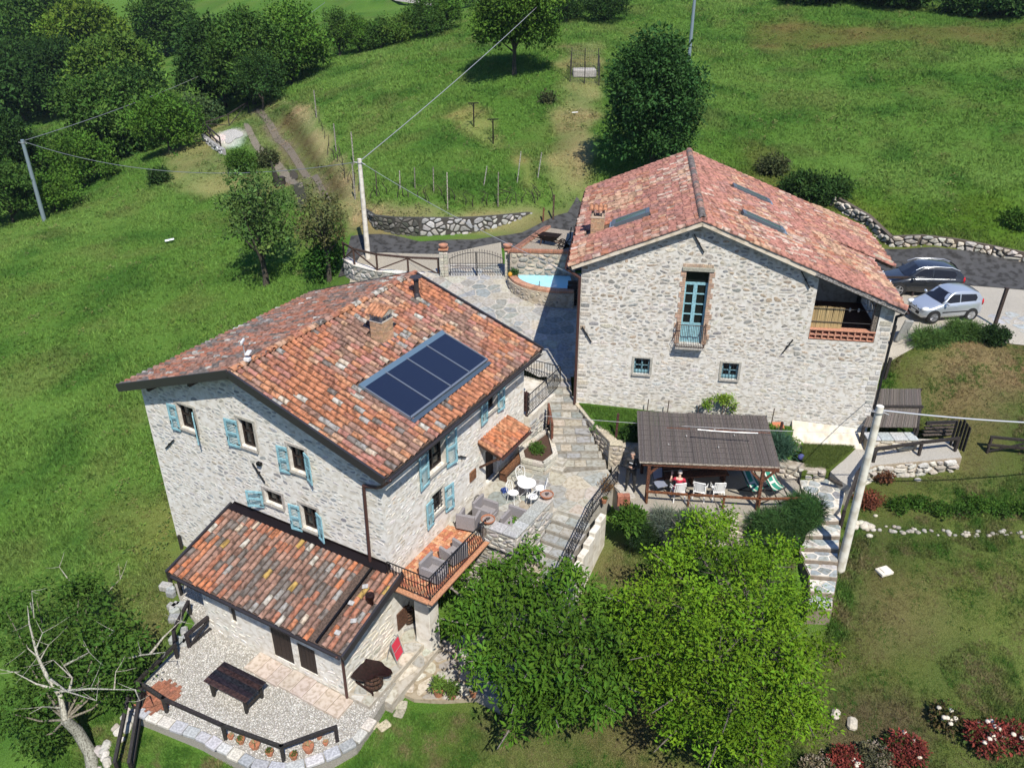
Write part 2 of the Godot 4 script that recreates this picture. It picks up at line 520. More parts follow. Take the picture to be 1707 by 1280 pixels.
func land_mesh() -> void:
	var nx := gx.size(); var nz := gz.size()
	var v := PackedVector3Array(); var nn := PackedVector3Array(); var c := PackedColorArray(); var ix := PackedInt32Array()
	for j in nz:
		for i in nx:
			v.append(V(gx[i], gy[j * nx + i], gz[j]))
			c.append(soil(gx[i], gz[j]))
			var i0 := maxi(i - 1, 0); var i1 := mini(i + 1, nx - 1); var j0 := maxi(j - 1, 0); var j1 := mini(j + 1, nz - 1)
			nn.append(V(-(gy[j * nx + i1] - gy[j * nx + i0]) / (gx[i1] - gx[i0]), 1, -(gy[j1 * nx + i] - gy[j0 * nx + i]) / (gz[j1] - gz[j0])).normalized())
	for j in nz - 1:
		for i in nx - 1:
			var a := j * nx + i
			ix.append_array([a, a + 1, a + nx, a + 1, a + nx + 1, a + nx])
	var arr := []
	arr.resize(Mesh.ARRAY_MAX)
	arr[Mesh.ARRAY_VERTEX] = v; arr[Mesh.ARRAY_NORMAL] = nn; arr[Mesh.ARRAY_COLOR] = c; arr[Mesh.ARRAY_INDEX] = ix
	var m := ArrayMesh.new()
	m.add_surface_from_arrays(Mesh.PRIMITIVE_TRIANGLES, arr)
	m.surface_set_material(0, M.meadow)
	var o := MeshInstance3D.new()
	o.mesh = m; o.name = "ground"
	add_child(o)
	tag(o, "green meadow hillside rising behind the two stone houses", "", "", "structure")
# a sheet laid over an outline, cut into squares so that it follows yf
func sheet(b: MB, poly: PackedVector2Array, yf: Callable, step := 0.8) -> MB:
	var lo := poly[0]; var hi := poly[0]
	for p in poly: lo = lo.min(p); hi = hi.max(p)
	for j in int((hi.y - lo.y) / step) + 1:
		for i in int((hi.x - lo.x) / step) + 1:
			var s := lo + Vector2(i, j) * step
			var cell := PackedVector2Array([s, s + Vector2(step, 0), s + Vector2(step, step), s + Vector2(0, step)])
			for q in Geometry2D.intersect_polygons(cell, poly):
				var t := Geometry2D.triangulate_polygon(q)
				for k in range(0, t.size(), 3):
					var w := []
					for e in 3: w.append(V(q[t[k + e]].x, yf.call(q[t[k + e]].x, q[t[k + e]].y), q[t[k + e]].y))
					b.out3(w[0], w[1], w[2], w[0] + Vector3.DOWN * 50)
	return b
# flat stones laid in an outline (x,z), following yf; the largest are parts of parent
func flags(parent: Node3D, called: String, poly: PackedVector2Array, yf: Callable, sx: float, sz: float, quota: int, pal: Array, joint := 0.02, rise := 0.03, holes := [], turn := 0.0, drop := 0.15, soft := 0.12) -> void:
	var spun := PackedVector2Array()
	for p in poly: spun.append(p.rotated(turn))
	var all := []
	for q in cells(spun, sx, sz, holes, drop):
		q = shrink(q, joint * rr(0.6, 1.5))
		if q.size() < 3: continue
		if soft > 0: q = rounded(q, soft)
		if q.size() < 3: continue
		var back := PackedVector2Array()
		for p in q: back.append(p.rotated(-turn))
		all.append(back)
	all.sort_custom(func(a, b): return area(a) > area(b))
	var rest := mb()
	for i in all.size():
		var b := rest if i >= quota else mb()
		b.col = vary(pal[R.randi() % pal.size()], 0.2, 0.05)
		var q: PackedVector2Array = all[i]
		var mid := Vector2.ZERO
		for p in q: mid += p
		mid /= q.size()
		var top := []; var rim := []
		var lift := rise * rr(0.7, 1.3)
		for p in q:
			var t := p.lerp(mid, minf(0.3, 0.02 / maxf(0.03, p.distance_to(mid))))
			top.append(V(t.x, yf.call(t.x, t.y) + lift, t.y)); rim.append(V(p.x, yf.call(p.x, p.y) - 0.02, p.y))
		var m := V(mid.x, yf.call(mid.x, mid.y) + lift, mid.y)
		var away := m + Vector3.DOWN * 20
		for k in q.size():
			var e := (k + 1) % q.size()
			b.out3(m, top[k], top[e], away)
			b.out4(rim[k], rim[e], top[e], top[k], m + Vector3.DOWN * 0.5)
		if i < quota: part(parent, called, b, M.flag)
	if rest.v.size(): tag(part(parent, called, rest, M.flag), "", "", "", "stuff")
# a free-standing or retaining wall along a line of points (x, z); each point has its own foot and top height
func line_wall(called: String, label: String, pts: Array, thick: float, sx: float, sy: float, quota: int, pal: Array, core: Color, joint := 0.018, rise := 0.05, group := "", cap_col = null, side := 1.0, cat := "stone wall") -> Node3D:
	var t := thing(called, label, cat, Vector3.ZERO, 0.0, group)
	var b := mb(core)
	var cap := mb()
	for i in pts.size() - 1:
		var p: Array = pts[i]; var q: Array = pts[i + 1]
		var a := V(p[0], 0, p[1]); var d := V(q[0], 0, q[1])
		var along := (d - a).normalized()
		var outw := along.cross(Vector3.UP) * side
		var back := -outw * thick
		var c := [a + Vector3.UP * p[2], d + Vector3.UP * q[2], d + Vector3.UP * (q[3] - 0.02), a + Vector3.UP * (p[3] - 0.02)]
		var mid: Vector3 = (c[0] + c[2]) * 0.5 + back * 0.5
		b.out4(c[0], c[1], c[2], c[3], mid); b.out4(c[0] + back, c[1] + back, c[2] + back, c[3] + back, mid)
		b.out4(c[3], c[2], c[2] + back, c[3] + back, mid); b.out4(c[0], c[3], c[3] + back, c[0] + back, mid); b.out4(c[1], c[2], c[2] + back, c[1] + back, mid)
		var len := a.distance_to(d)
		var outline := PackedVector2Array([Vector2(0, p[2]), Vector2(len, q[2]), Vector2(len, q[3]), Vector2(0, p[3])])
		var xa := along
		if xa.cross(Vector3.UP).dot(outw) < 0:
			xa = -along; outline = PackedVector2Array([Vector2(0, q[2]), Vector2(len, p[2]), Vector2(len, p[3]), Vector2(0, q[3])])
		var org := a if xa == along else d
		stones(t, "stone", Transform3D(Basis(xa, Vector3.UP, outw), org), outline, [], sx, sy, int(quota * len / 6.0), pal, joint * 0.8, rise, null, 0.2, 0.0, 0.16)
		if cap_col != null:
			var s := 0.0
			while s < len - 0.05:
				var e := minf(len, s + rr(0.35, 0.6))
				var h0: float = lerpf(p[3], q[3], (s + e) * 0.5 / len)
				var cb := mb(vary(cap_col, 0.15, 0.05))
				var cc := a + along * ((s + e) * 0.5) + back * 0.5 + Vector3.UP * (h0 + 0.035)
				var dirr: Vector3 = (c[2] - c[3]).normalized()
				cb.bevel(Transform3D(Basis(dirr, outw.cross(dirr).normalized() if outw.cross(dirr).y > 0 else -outw.cross(dirr).normalized(), outw), cc), V(e - s - 0.015, 0.07 + R.randf() * 0.02, thick + 0.08), 0.015)
				part(t, "cap_stone", cb, M.stone)
				s = e
	part(t, "core", b, M.mortar)
	return t
# ---------- leaves and trees ----------
func clump(leaves: int, rad: float, ll: float, lw: float, droop := 0.0) -> ArrayMesh:
	var b := mb()
	for i in leaves:
		var d := V(R.randfn(), R.randfn(), R.randfn()).normalized()
		var p := d * rad * pow(R.randf(), 0.45)
		var y := (d + V(rr(-0.8, 0.8), rr(-0.5, 0.7) - droop, rr(-0.8, 0.8))).normalized()
		var up := (Vector3.UP + d * 0.6 + V(rr(-0.7, 0.7), 0, rr(-0.7, 0.7))).normalized()
		var x := y.cross(up).normalized()
		var s := rr(0.7, 1.25)
		b.col = Color.WHITE * rr(0.75, 1.15)
		var m := up * lw * 0.22 * s
		var a0 := p; var a1 := p + y * ll * 0.45 * s + x * lw * 0.5 * s + m; var a2 := p + y * ll * s; var a3 := p + y * ll * 0.45 * s - x * lw * 0.5 * s + m
		b.tri(a0, a1, a2); b.tri(a0, a2, a3)
	return b.mesh(M.leaf)
var clumps := {}
# lobes: [centre, radii]; fills them with leaf clumps, denser towards the outside, with gaps
func crown(parent: Node3D, called: String, lobes: Array, per: float, kind: String, size: float, col: Color, vari := 0.22, gap := 0.05, seed_at := 0.0) -> void:
	var places := []; var cols := []
	for l in lobes:
		var c: Vector3 = l[0]; var r: Vector3 = l[1]
		var tint := rr(0.72, 1.18)
		var nn := int(per * (r.x * r.y + r.y * r.z + r.x * r.z) / 3.0)
		for i in nn:
			var d := V(R.randfn(), R.randfn(), R.randfn()).normalized()
			var k := pow(R.randf(), 0.35)
			var p := c + d * r * k * (1.0 + bumpy.get_noise_3d(d.x * 40 + c.x * 9, d.y * 40 + c.y * 9, d.z * 40 + seed_at) * 0.5)
			if bumpy.get_noise_3d(p.x * 16 + seed_at, p.y * 16, p.z * 16) < -0.45 + gap * 4.0 and R.randf() < 0.75: continue
			if d.y < -0.3 and R.randf() < 0.4: continue
			var s := size * rr(0.65, 1.3)
			places.append(Transform3D(Basis(V(R.randfn(), R.randfn() + 2.5, R.randfn()).normalized(), R.randf() * TAU).scaled(Vector3.ONE * s), p))
			cols.append(vary(col, vari, 0.14) * tint)
	many(parent, called, clumps[kind], places, cols)
func tree(called: String, label: String, at: Vector3, h: float, wid: float, low: float, col: Color, kind := "far", size := 1.0, per := 34.0, group := "", nl := 9, gap := 0.05, squash := 0.8, bark := C(0.09, 0.075, 0.055), cat := "tree") -> Node3D:
	var t := thing(called, label, cat, at, R.randf() * TAU, group)
	var lobes := []
	var hh := h - low
	for i in nl:
		var a := i * 2.4 + rr(-0.4, 0.4)
		var f := (i + 0.5) / nl
		var ring := wid * 0.5 * sqrt(maxf(0.05, 1.0 - pow(f * 1.9 - 0.85, 2.0) * 0.75)) * (0.35 if f > 0.85 else 0.6)
		lobes.append([V(cos(a) * ring, low + hh * (0.18 + 0.72 * f), sin(a) * ring), V(wid * 0.22, hh * 0.17 * squash + wid * 0.05, wid * 0.22) * rr(0.65, 1.4)])
	lobes.append([V(0, low + hh * 0.5, 0), V(wid * 0.3, hh * 0.4, wid * 0.3)])
	var b := mb(bark)
	var top := V(rr(-0.3, 0.3), low + hh * 0.75, rr(-0.3, 0.3))
	b.tube([V(0, -0.4, 0), V(0.05, low * 0.5, 0.03), V(-0.05, low + hh * 0.25, 0.05), top], h * 0.028 + 0.04, 0.03, 7)
	part(t, "trunk", b, M.bark)
	var lb := mb(bark)
	for l in lobes:
		var s := V(0, lerpf(low * 0.8, low + hh * 0.5, R.randf()), 0)
		lb.tube([s, s.lerp(l[0], 0.5) + V(0, -0.1 * wid * 0.2, 0), l[0]], h * 0.01 + 0.015, 0.012, 5)
	part(t, "limbs", lb, M.bark)
	crown(t, "crown", lobes, per, kind, size, col, 0.24, gap, R.randf() * 100)
	return t
func shrub(called: String, label: String, at: Vector3, rx: float, ry: float, rz: float, col: Color, kind := "bush", size := 1.0, per := 120.0, group := "", turn := 0.0, cat := "shrub") -> Node3D:
	var t := thing(called, label, cat, at, turn, group)
	var lobes := [[V(0, ry * 0.45, 0), V(rx * 0.8, ry * 0.55, rz * 0.8)]]
	for i in 6:
		var a := i * TAU / 6 + rr(-0.3, 0.3)
		lobes.append([V(cos(a) * rx * 0.55, ry * rr(0.35, 0.6), sin(a) * rx * 0.55 * rz / rx), V(rx * 0.42, ry * rr(0.35, 0.5), rz * 0.42)])
	var b := mb(C(0.1, 0.08, 0.06))
	for i in 5:
		var l: Array = lobes[i + 1]
		b.tube([V(0, -0.1, 0), l[0] * 0.6, l[0]], 0.025, 0.008, 5)
	part(t, "stems", b, M.bark)
	crown(t, "foliage", lobes, per, kind, size, col, 0.22, 0.0, R.randf() * 100)
	return t
# ---------- windows, doors, shutters ----------
func place_xf(xf: Transform3D, x: float, y: float, z := 0.0) -> Transform3D:
	return xf * X(V(x, y, z))
func shutter(parent: Node3D, xf: Transform3D, hinge: Vector2, w: float, h: float, swing: float) -> void:   # swing: degrees away from the wall; w < 0 opens to the left of its hinge
	var t := xf * Transform3D(Basis(Vector3.UP, deg_to_rad(-swing * signf(w))), V(hinge.x, hinge.y, 0.03))
	var b := mb()
	var aw := absf(w); var s := signf(w)
	for e in [[0.04, h * 0.5, 0.08, h], [aw - 0.04, h * 0.5, 0.08, h]]:
		b.bevel(t * X(V(s * e[0], e[1], 0.025)), V(e[2], e[3], 0.045), 0.006)
	for y in [0.045, h * 0.5, h - 0.045]:
		b.bevel(t * X(V(s * aw * 0.5, y, 0.025)), V(aw - 0.16, 0.09, 0.04), 0.006)
	var o := part(parent, "shutter", b, M.shutter)
	var sl := mb()
	var n := int(h / 0.075)
	for k in n:
		var y := 0.1 + (h - 0.2) * (k + 0.5) / n
		sl.box(t * Transform3D(Basis(Vector3.RIGHT, 0.6), V(s * aw * 0.5, y, 0.022)), V(aw - 0.15, 0.055, 0.008))
	tag(part(o, "slats", sl, M.shutter), "", "", "", "stuff")
	var hg := mb(C(0.02, 0.02, 0.022))
	for y in [h * 0.15, h * 0.85]: hg.box(t * X(V(s * aw * 0.12, y, 0.055)), V(aw * 0.24, 0.03, 0.012))
	hg.box(t * X(V(s * (aw - 0.05), h * 0.3, 0.06)), V(0.02, 0.14, 0.02))
	part(o, "hinge", hg, M.iron)
func window(parent: Node3D, xf: Transform3D, r: Rect2, frame: Material, depth := 0.16, cols := 2, rows := 2, grille := false, sill := true) -> void:
	var b := mb()
	var c := r.get_center()
	for sx in [-1, 1]: b.b(V(c.x + sx * (r.size.x * 0.5 - 0.03), c.y, -depth), V(0.06, r.size.y, 0.06))
	for sy in [-1, 1]: b.b(V(c.x, c.y + sy * (r.size.y * 0.5 - 0.03), -depth), V(r.size.x - 0.12, 0.06, 0.06))
	for i in range(1, cols): b.b(V(r.position.x + r.size.x * i / cols, c.y, -depth), V(0.07 if cols == 2 else 0.03, r.size.y - 0.12, 0.05))
	for j in range(1, rows): b.b(V(c.x, r.position.y + r.size.y * j / rows, -depth), V(r.size.x - 0.12, 0.035, 0.045))
	var g := mb()
	g.add(b, xf)
	var w := part(parent, "window", g, frame)
	for i in cols:
		for j in rows:
			var p := mb()
			var pw := r.size.x / cols; var ph := r.size.y / rows
			p.box(xf * X(V(r.position.x + pw * (i + 0.5), r.position.y + ph * (j + 0.5), -depth - 0.035)), V(pw - 0.01, ph - 0.01, 0.012))
			part(w, "pane", p, M.pane)
	if grille:
		var gr := mb()
		for k in 4: gr.bar(xf * V(r.position.x + r.size.x * (k + 0.5) / 4, r.position.y, -0.05), xf * V(r.position.x + r.size.x * (k + 0.5) / 4, r.end.y, -0.05), 0.016)
		for k in 5: gr.bar(xf * V(r.position.x, r.position.y + r.size.y * (k + 0.5) / 5, -0.045), xf * V(r.end.x, r.position.y + r.size.y * (k + 0.5) / 5, -0.045), 0.016)
		part(w, "grille", gr, M.iron)
	if sill:
		var s := mb(C(0.36, 0.34, 0.3))
		s.bevel(xf * X(V(c.x, r.position.y - 0.045, -0.02)), V(r.size.x + 0.16, 0.085, 0.2), 0.012)
		part(w, "sill", s, M.stone)
func jambs(parent: Node3D, xf: Transform3D, r: Rect2, col: Color, w := 0.13) -> void:   # dressed stone round an opening
	for e in [[r.position.x - w * 0.5, r.get_center().y, w, r.size.y], [r.end.x + w * 0.5, r.get_center().y, w, r.size.y], [r.get_center().x, r.end.y + w * 0.45, r.size.x + 2 * w, w * 0.9]]:
		var b := mb(vary(col, 0.1, 0.03))
		b.bevel(xf * X(V(e[0], e[1], -0.05)), V(e[2] - 0.004, e[3] - 0.004, 0.15), 0.012)
		part(parent, "jamb", b, M.stone)
func boards(parent: Node3D, called: String, xf: Transform3D, r: Rect2, n: int, m: Material, depth := 0.1) -> void:   # a plank door
	var back := mb()
	back.box(xf * X(V(r.get_center().x, r.get_center().y, -depth - 0.03)), V(r.size.x, r.size.y, 0.02))
	var d := part(parent, called, back, m)
	for i in n:
		var b := mb(Color.WHITE * rr(0.75, 1.2))
		b.bevel(xf * X(V(r.position.x + r.size.x * (i + 0.5) / n, r.get_center().y, -depth)), V(r.size.x / n - 0.008, r.size.y - 0.01, 0.035), 0.005)
		part(d, "plank", b, m)
func anchor(parent: Node3D, xf: Transform3D, p: Vector2, q: Vector2) -> void:   # wrought wall anchor
	var b := mb()
	b.bar(xf * V(p.x, p.y, 0.06), xf * V(q.x, q.y, 0.06), 0.05, 0.04)
	var c := p.lerp(q, 0.5)
	b.cyl(xf * V(c.x, c.y, 0), xf * V(c.x, c.y, 0.1), 0.045, -1, 6)
	part(parent, "wall_anchor", b, M.iron)
func pipe(parent: Node3D, called: String, ps: Array, r: float, m: Material) -> void:
	var b := mb()
	for i in ps.size() - 1: b.cyl(ps[i], ps[i + 1], r, r, 8)
	for p in ps: b.ball(p, Vector3.ONE * r * 1.05, 6)
	part(parent, called, b, m)
func gutter(parent: Node3D, p: Vector3, q: Vector3, r: float, m: Material) -> void:
	var b := mb()
	var d := (q - p).normalized(); var s := d.cross(Vector3.UP)
	for i in 6:
		var a0 := PI + PI * i / 6; var a1 := PI + PI * (i + 1) / 6
		var n0 := s * cos(a0) + Vector3.UP * sin(a0); var n1 := s * cos(a1) + Vector3.UP * sin(a1)
		b.out4(p + n0 * r, p + n1 * r, q + n1 * r, q + n0 * r, (p + q) * 0.5)
		b.out4(p + n0 * r * 0.85, p + n1 * r * 0.85, q + n1 * r * 0.85, q + n0 * r * 0.85, (p + q) * 0.5 + (n0 + n1) * 5)
	part(parent, "gutter", b, m)
func brick_block(parent: Node3D, xf: Transform3D, s: Vector3, courses: int, per_x: int, per_z: int) -> void:   # a square brick shaft of separate bricks round a core; xf is its foot
	var core := mb(C(0.5, 0.44, 0.36))
	core.box(xf * X(V(0, s.y * 0.5, 0)), s - V(0.02, 0.0, 0.02))
	part(parent, "core", core, M.mortar)
	var h := s.y / courses
	for k in courses:
		for side in 4:
			var n := per_x if side < 2 else per_z
			var wid := s.x if side < 2 else s.z
			var cuts := [0.0]
			for i in n: cuts.append((i + (0.5 if k & 1 else 1.0)) / n)
			if k & 1: cuts.append(1.0)
			for i in cuts.size() - 1:
				var b := mb(vary(C(0.52, 0.33, 0.2), 0.2, 0.08))
				var u: float = (cuts[i] + cuts[i + 1]) * 0.5 - 0.5; var bw: float = (cuts[i + 1] - cuts[i]) * wid - 0.014
				var pos := V(u * wid, (k + 0.5) * h, (s.z * 0.5 - 0.03) * (1 if side == 0 else -1)) if side < 2 else V((s.x * 0.5 - 0.03) * (1 if side == 2 else -1), (k + 0.5) * h, u * wid)
				b.box(xf * X(pos), V(bw, h * 0.84, 0.07) if side < 2 else V(0.07, h * 0.84, bw))
				part(parent, "brick", b, M.stone)
func tile_cap(parent: Node3D, xf: Transform3D, w: float, d: float, n: int, slope: float, m: Material) -> void:   # little tiled lid; tiles run down along z on both sides of x = 0 ridge line
	for side in [-1, 1]:
		var f := xf * Transform3D(Basis(Vector3.UP, 0.0 if side > 0 else PI), Vector3.ZERO)
		for i in n:
			var o := MeshInstance3D.new()
			o.mesh = tile_mesh[i % 3]; o.material_override = m; o.name = "tile"
			var base := Basis(Vector3.RIGHT, V(0, sin(slope), -cos(slope)), V(0, cos(slope), sin(slope)))
			o.transform = f * Transform3D(base, V((i + 0.5) / n * w - w * 0.5, -sin(slope) * d * 0.5, d * 0.5)).scaled_local(V(w / n * 0.52, d * 0.5 / cos(slope) / 0.47, w / n * 0.5))
			parent.add_child(o, true)
func slab_roof(b: MB, xf: Transform3D, w: float, l: float, th: float, x0 := 0.0) -> MB:
	b.box(xf * X(V(x0 + w * 0.5, l * 0.5, -th * 0.5)), V(w, l, th))
	return b
func railing(parent: Node, called: String, pts: Array, h: float, gap: float, m: Material, rad := 0.011, rails := [1.0, 0.1]) -> void:   # iron bars between top and bottom rails
	var b := mb()
	for i in pts.size() - 1:
		var p: Vector3 = pts[i]; var q: Vector3 = pts[i + 1]
		for f in rails: b.bar(p + Vector3.UP * h * f, q + Vector3.UP * h * f, 0.04 if f == 1.0 else 0.025, 0.02 if f == 1.0 else 0.015)
		for e in [p, q]: b.bar(e, e + Vector3.UP * h, 0.03)
	var o := part(parent, called, b, m)
	for i in pts.size() - 1:
		var p: Vector3 = pts[i]; var q: Vector3 = pts[i + 1]
		var n := int(p.distance_to(q) / gap)
		for k in range(1, n):
			var bb := mb()
			var e := p.lerp(q, float(k) / n)
			bb.bar(e + Vector3.UP * h * 0.1, e + Vector3.UP * h, rad * 2)
			part(o, "bar", bb, m)
func farmhouse() -> void:
	var t := thing("stone_farmhouse", "tall whitewashed stone farmhouse with pale blue shutters and solar panels on its orange roof", "house")
	t.transform = T1
	var L := 9.307; var W := 11.055
	var xg := Transform3D(Basis(V(0, 0, 1), Vector3.UP, V(-1, 0, 0)), V(0, 0, -W))   # gable, s = W - g
	var xl := Transform3D()
	var grey := [C(0.60, 0.585, 0.55), C(0.55, 0.53, 0.49), C(0.52, 0.51, 0.49), C(0.42, 0.42, 0.41), C(0.62, 0.6, 0.55), C(0.53, 0.49, 0.42), C(0.57, 0.56, 0.54), C(0.33, 0.33, 0.335)]
	var white := [C(0.72, 0.69, 0.63), C(0.69, 0.65, 0.57), C(0.66, 0.64, 0.6), C(0.7, 0.66, 0.57), C(0.6, 0.58, 0.54), C(0.6, 0.53, 0.43)]
	var gw := []   # gable windows
	for e in [[8.35, 9.22, 3.3, 4.32], [5.42, 6.12, 3.47, 4.58], [3.17, 3.9, 3.2, 4.2], [4.6, 5.42, 1.31, 1.88], [3.0, 3.74, 0.82, 1.84]]:
		gw.append(Rect2(W - e[1], e[2], e[1] - e[0], e[3] - e[2]))
	var g_out := PackedVector2Array([Vector2(0, -3.6), Vector2(W, -3.6), Vector2(W, 4.62), Vector2(W * 0.5, 6.5), Vector2(0, 4.72)])
	var lw := [Rect2(2.45, 2.72, 1.05, 1.3), Rect2(2.58, 0.97, 0.72, 0.87), Rect2(6.22, 0.06, 0.88, 1.55), Rect2(6.37, 3.2, 0.74, 0.82)]
	var l_out := PackedVector2Array([Vector2(0, -3.6), Vector2(L, -3.6), Vector2(L, 4.6), Vector2(0, 4.6)])
	var b := mb(C(0.72, 0.70, 0.65))
	wall_face(b, xg, g_out, gw, 0.24)
	wall_face(b, xl, l_out, lw, 0.24)
	b.quad(V(L, -3.6, 0), V(L, -3.6, -W), V(L, 4.6, -W), V(L, 4.6, 0))
	b.tri(V(L, 4.6, 0), V(L, 4.6, -W), V(L, 6.5, -W * 0.5))
	b.quad(V(L, -3.6, -W), V(0, -3.6, -W), V(0, 4.7, -W), V(L, 4.7, -W))
	var wall := part(t, "wall", b, M.mortar)
	var g_see := PackedVector2Array([Vector2(0.03, -3.3), Vector2(W - 0.04, -3.3), Vector2(W - 0.04, 4.5), Vector2(W * 0.5, 6.3), Vector2(0.03, 4.55)])
	var lean := PackedVector2Array([Vector2(W - 7.2, -3.5), Vector2(W + 1, -3.5), Vector2(W + 1, 0.55), Vector2(W - 7.2, 0.55)])
	var g_vis := Geometry2D.clip_polygons(g_see, lean)[0]
	stones(wall, "stone", xg, g_vis, gw.map(func(r): return r.grow(0.12)), 0.26, 0.125, 190, grey, 0.022, 0.010, null, 0.24, 0.24, 0.3)
	stones(wall, "stone", xl, PackedVector2Array([Vector2(0.02, 0.05), Vector2(L - 0.02, 0.05), Vector2(L - 0.02, 4.45), Vector2(0.02, 4.45)]), lw.map(func(r): return r.grow(0.12)), 0.26, 0.125, 110, white, 0.022, 0.011, null, 0.22, 0.34, 0.3)
	for i in 5:
		window(t, xg, gw[i], M.darkwood, 0.17, 2, 2 if i != 3 else 1)
		jambs(t, xg, gw[i], C(0.44, 0.41, 0.36))
	window(t, xl, lw[0], M.darkwood, 0.2, 2, 3)
	window(t, xl, lw[1], M.darkwood, 0.2, 2, 2, true)
	window(t, xl, lw[3], M.darkwood, 0.2, 2, 2)
	for i in [0, 1, 3]: jambs(t, xl, lw[i], C(0.55, 0.52, 0.46))
	boards(t, "door", xl, lw[2], 6, M.darkwood, 0.2)
	for e in [[9.22, -0.42, 3.14, 1.1, 6], [8.35, 0.42, 3.06, 1.14, 38], [6.14, -0.57, 3.36, 1.12, 5], [3.92, -0.44, 3.04, 1.06, 6], [3.16, 0.42, 3.06, 1.1, 24], [5.5, -0.62, 1.06, 0.7, 22], [3.76, -0.47, 0.64, 1.1, 6], [2.99, 0.4, 0.66, 1.12, 22]]:
		shutter(t, xg, Vector2(W - e[0], e[2]), e[1], e[3], e[4])
	for e in [[2.44, -0.58, 2.52, 1.5, 4], [3.52, 0.58, 2.48, 1.52, 8], [2.56, -0.43, 0.68, 1.1, 4], [3.32, 0.48, 0.66, 1.1, 8], [6.36, -0.5, 2.98, 1.08, 4], [7.12, 0.44, 2.94, 1.02, 8]]:
		shutter(t, xl, Vector2(e[0], e[2]), e[1], e[3], e[4])
	anchor(t, xg, Vector2(W - 9.75, 2.62), Vector2(W - 10.35, 2.05))
	anchor(t, xl, Vector2(4.2, 2.6), Vector2(4.75, 2.25))
	anchor(t, xg, Vector2(W - 5.7, 2.9), Vector2(W - 5.25, 2.25))
	var lamp := mb(C(0.03, 0.03, 0.03))
	lamp.bevel(xg * X(V(W - 5.35, 3.0, 0.07)), V(0.2, 0.12, 0.14), 0.02)
	part(t, "wall_lamp", lamp, M.iron)
	var hatch := mb()
	hatch.bevel(xl * X(V(5.24, 1.14, 0.03)), V(0.42, 0.42, 0.06), 0.01)
	part(t, "wooden_hatch", hatch, M.redwood)
	# roof
	var oa := 0.384; var oe := 0.49
	var rise := 6.748 - 4.667; var run := W * 0.5 + oe
	var sl := sqrt(rise * rise + run * run); var ca := run / sl; var sa := rise / sl
	var len := L + 2 * oa
	var xr := Transform3D(Basis(Vector3.RIGHT, V(0, sa, -ca), V(0, ca, sa)), V(-oa, 4.58, oe))
	var xq := Transform3D(Basis(Vector3.LEFT, V(0, sa, ca), V(0, ca, -sa)), V(L + oa, 4.62, -W - oe))
	var roof := Node3D.new(); roof.name = "roof"; t.add_child(roof)
	var deck := mb(C(0.13, 0.085, 0.06))
	slab_roof(deck, xr, len, sl, 0.1); slab_roof(deck, xq, len, sl - 0.02, 0.1)
	part(roof, "deck", deck, M.plainwood)
	var solar_hole := Rect2(2.23 + oa, (0.46 + oe) / ca, 4.95, 2.04 / ca)
	var red := func(x: float, y: float) -> int:
		var a := patchy.get_noise_2d(x * 7, y * 7 + 50) * 1.6 + rr(-0.42, 0.42)
		if R.randf() < 0.07 + 0.5 * patchy.get_noise_2d(x * 5 + 400, y * 5): return [6, 7, 8, 4, 9, 7][R.randi() % 6]
		return 0 if a < -0.42 else 1 if a < -0.12 else 2 if a < 0.05 else 12 if a < 0.2 else 4 if a < 0.36 else 3 if a < 0.5 else 5
	var old := func(x: float, y: float) -> int:
		var a := patchy.get_noise_2d(x * 5, y * 5 + 150) + rr(-0.6, 0.6)
		if R.randf() < 0.16: return [7, 9, 4, 8, 5][R.randi() % 5]
		return 1 if a < -0.2 else 4 if a < 0.1 else 5 if a < 0.45 else 9
	tiles(roof, xr, len, sl, 0.25, 0.38, 0.1, 230, TM, red, [solar_hole, Rect2(5.15 + oa - 0.28, (3.75 + oe) / ca - 0.3, 0.56, 0.62)], null, 1.05)
	tiles(roof, xq, len, sl, 0.25, 0.38, 0.1, 40, TM, old, [], null, 1.05)
	var ridge := 0
	for i in int(len / 0.4):
		var o := MeshInstance3D.new()
		o.mesh = tile_mesh[i % 3]; o.material_override = TM[[1, 3, 9, 8, 4, 2][R.randi() % 6] if i > 9 else [2, 3, 2, 1][i % 4]]; o.name = "ridge_tile"
		o.transform = Transform3D(Basis(Vector3.UP, -PI * 0.5) * Basis(Vector3.RIGHT, -PI * 0.5), V(-oa + i * 0.41, 6.73, -W * 0.5)).scaled_local(V(0.15, 1, 0.13))
		o.rotate_object_local(Vector3.RIGHT, 0.04)
		roof.add_child(o, true)
	# the dark metal verge and gutters
	for x in [-oa - 0.15, L + oa + 0.15]:
		for e in [oe + 0.05, -W - oe - 0.05]:
			var f := mb(); f.bar(V(x, 4.56, e), V(x, 4.58 + rise, -W * 0.5), 0.08, 0.3); part(roof, "verge", f, M.verge)
	gutter(t, V(-oa, 4.52, oe + 0.09), V(L + oa, 4.52, oe + 0.09), 0.08, M.verge)
	pipe(t, "downpipe", [V(-oa + 0.1, 4.45, oe + 0.09), V(-0.2, 4.02, 0.12), V(-0.13, 3.86, -0.1), V(-0.1, 3.72, -0.68), V(-0.1, 0.62, -0.74)], 0.055, M.brownpipe)
	for k in 5:
		var rb := mb(C(0.1, 0.07, 0.05)); rb.b(V(-0.19, 4.72 + (W * 0.5 - absf(k * 2.3 + 0.9 - W * 0.5)) * 0.345 - 0.25, -0.9 - k * 2.3), V(0.4, 0.12, 0.12))
		part(roof, "rafter_end", rb, M.plainwood)
	# chimney
	var cz := -3.72; var cy := 4.58 + (3.72 + oe) * rise / run - 0.12
	var ch := Node3D.new(); ch.name = "chimney"; roof.add_child(ch)
	brick_block(ch, X(V(5.17, cy, cz)), V(0.64, 0.88, 0.56), 12, 3, 2)
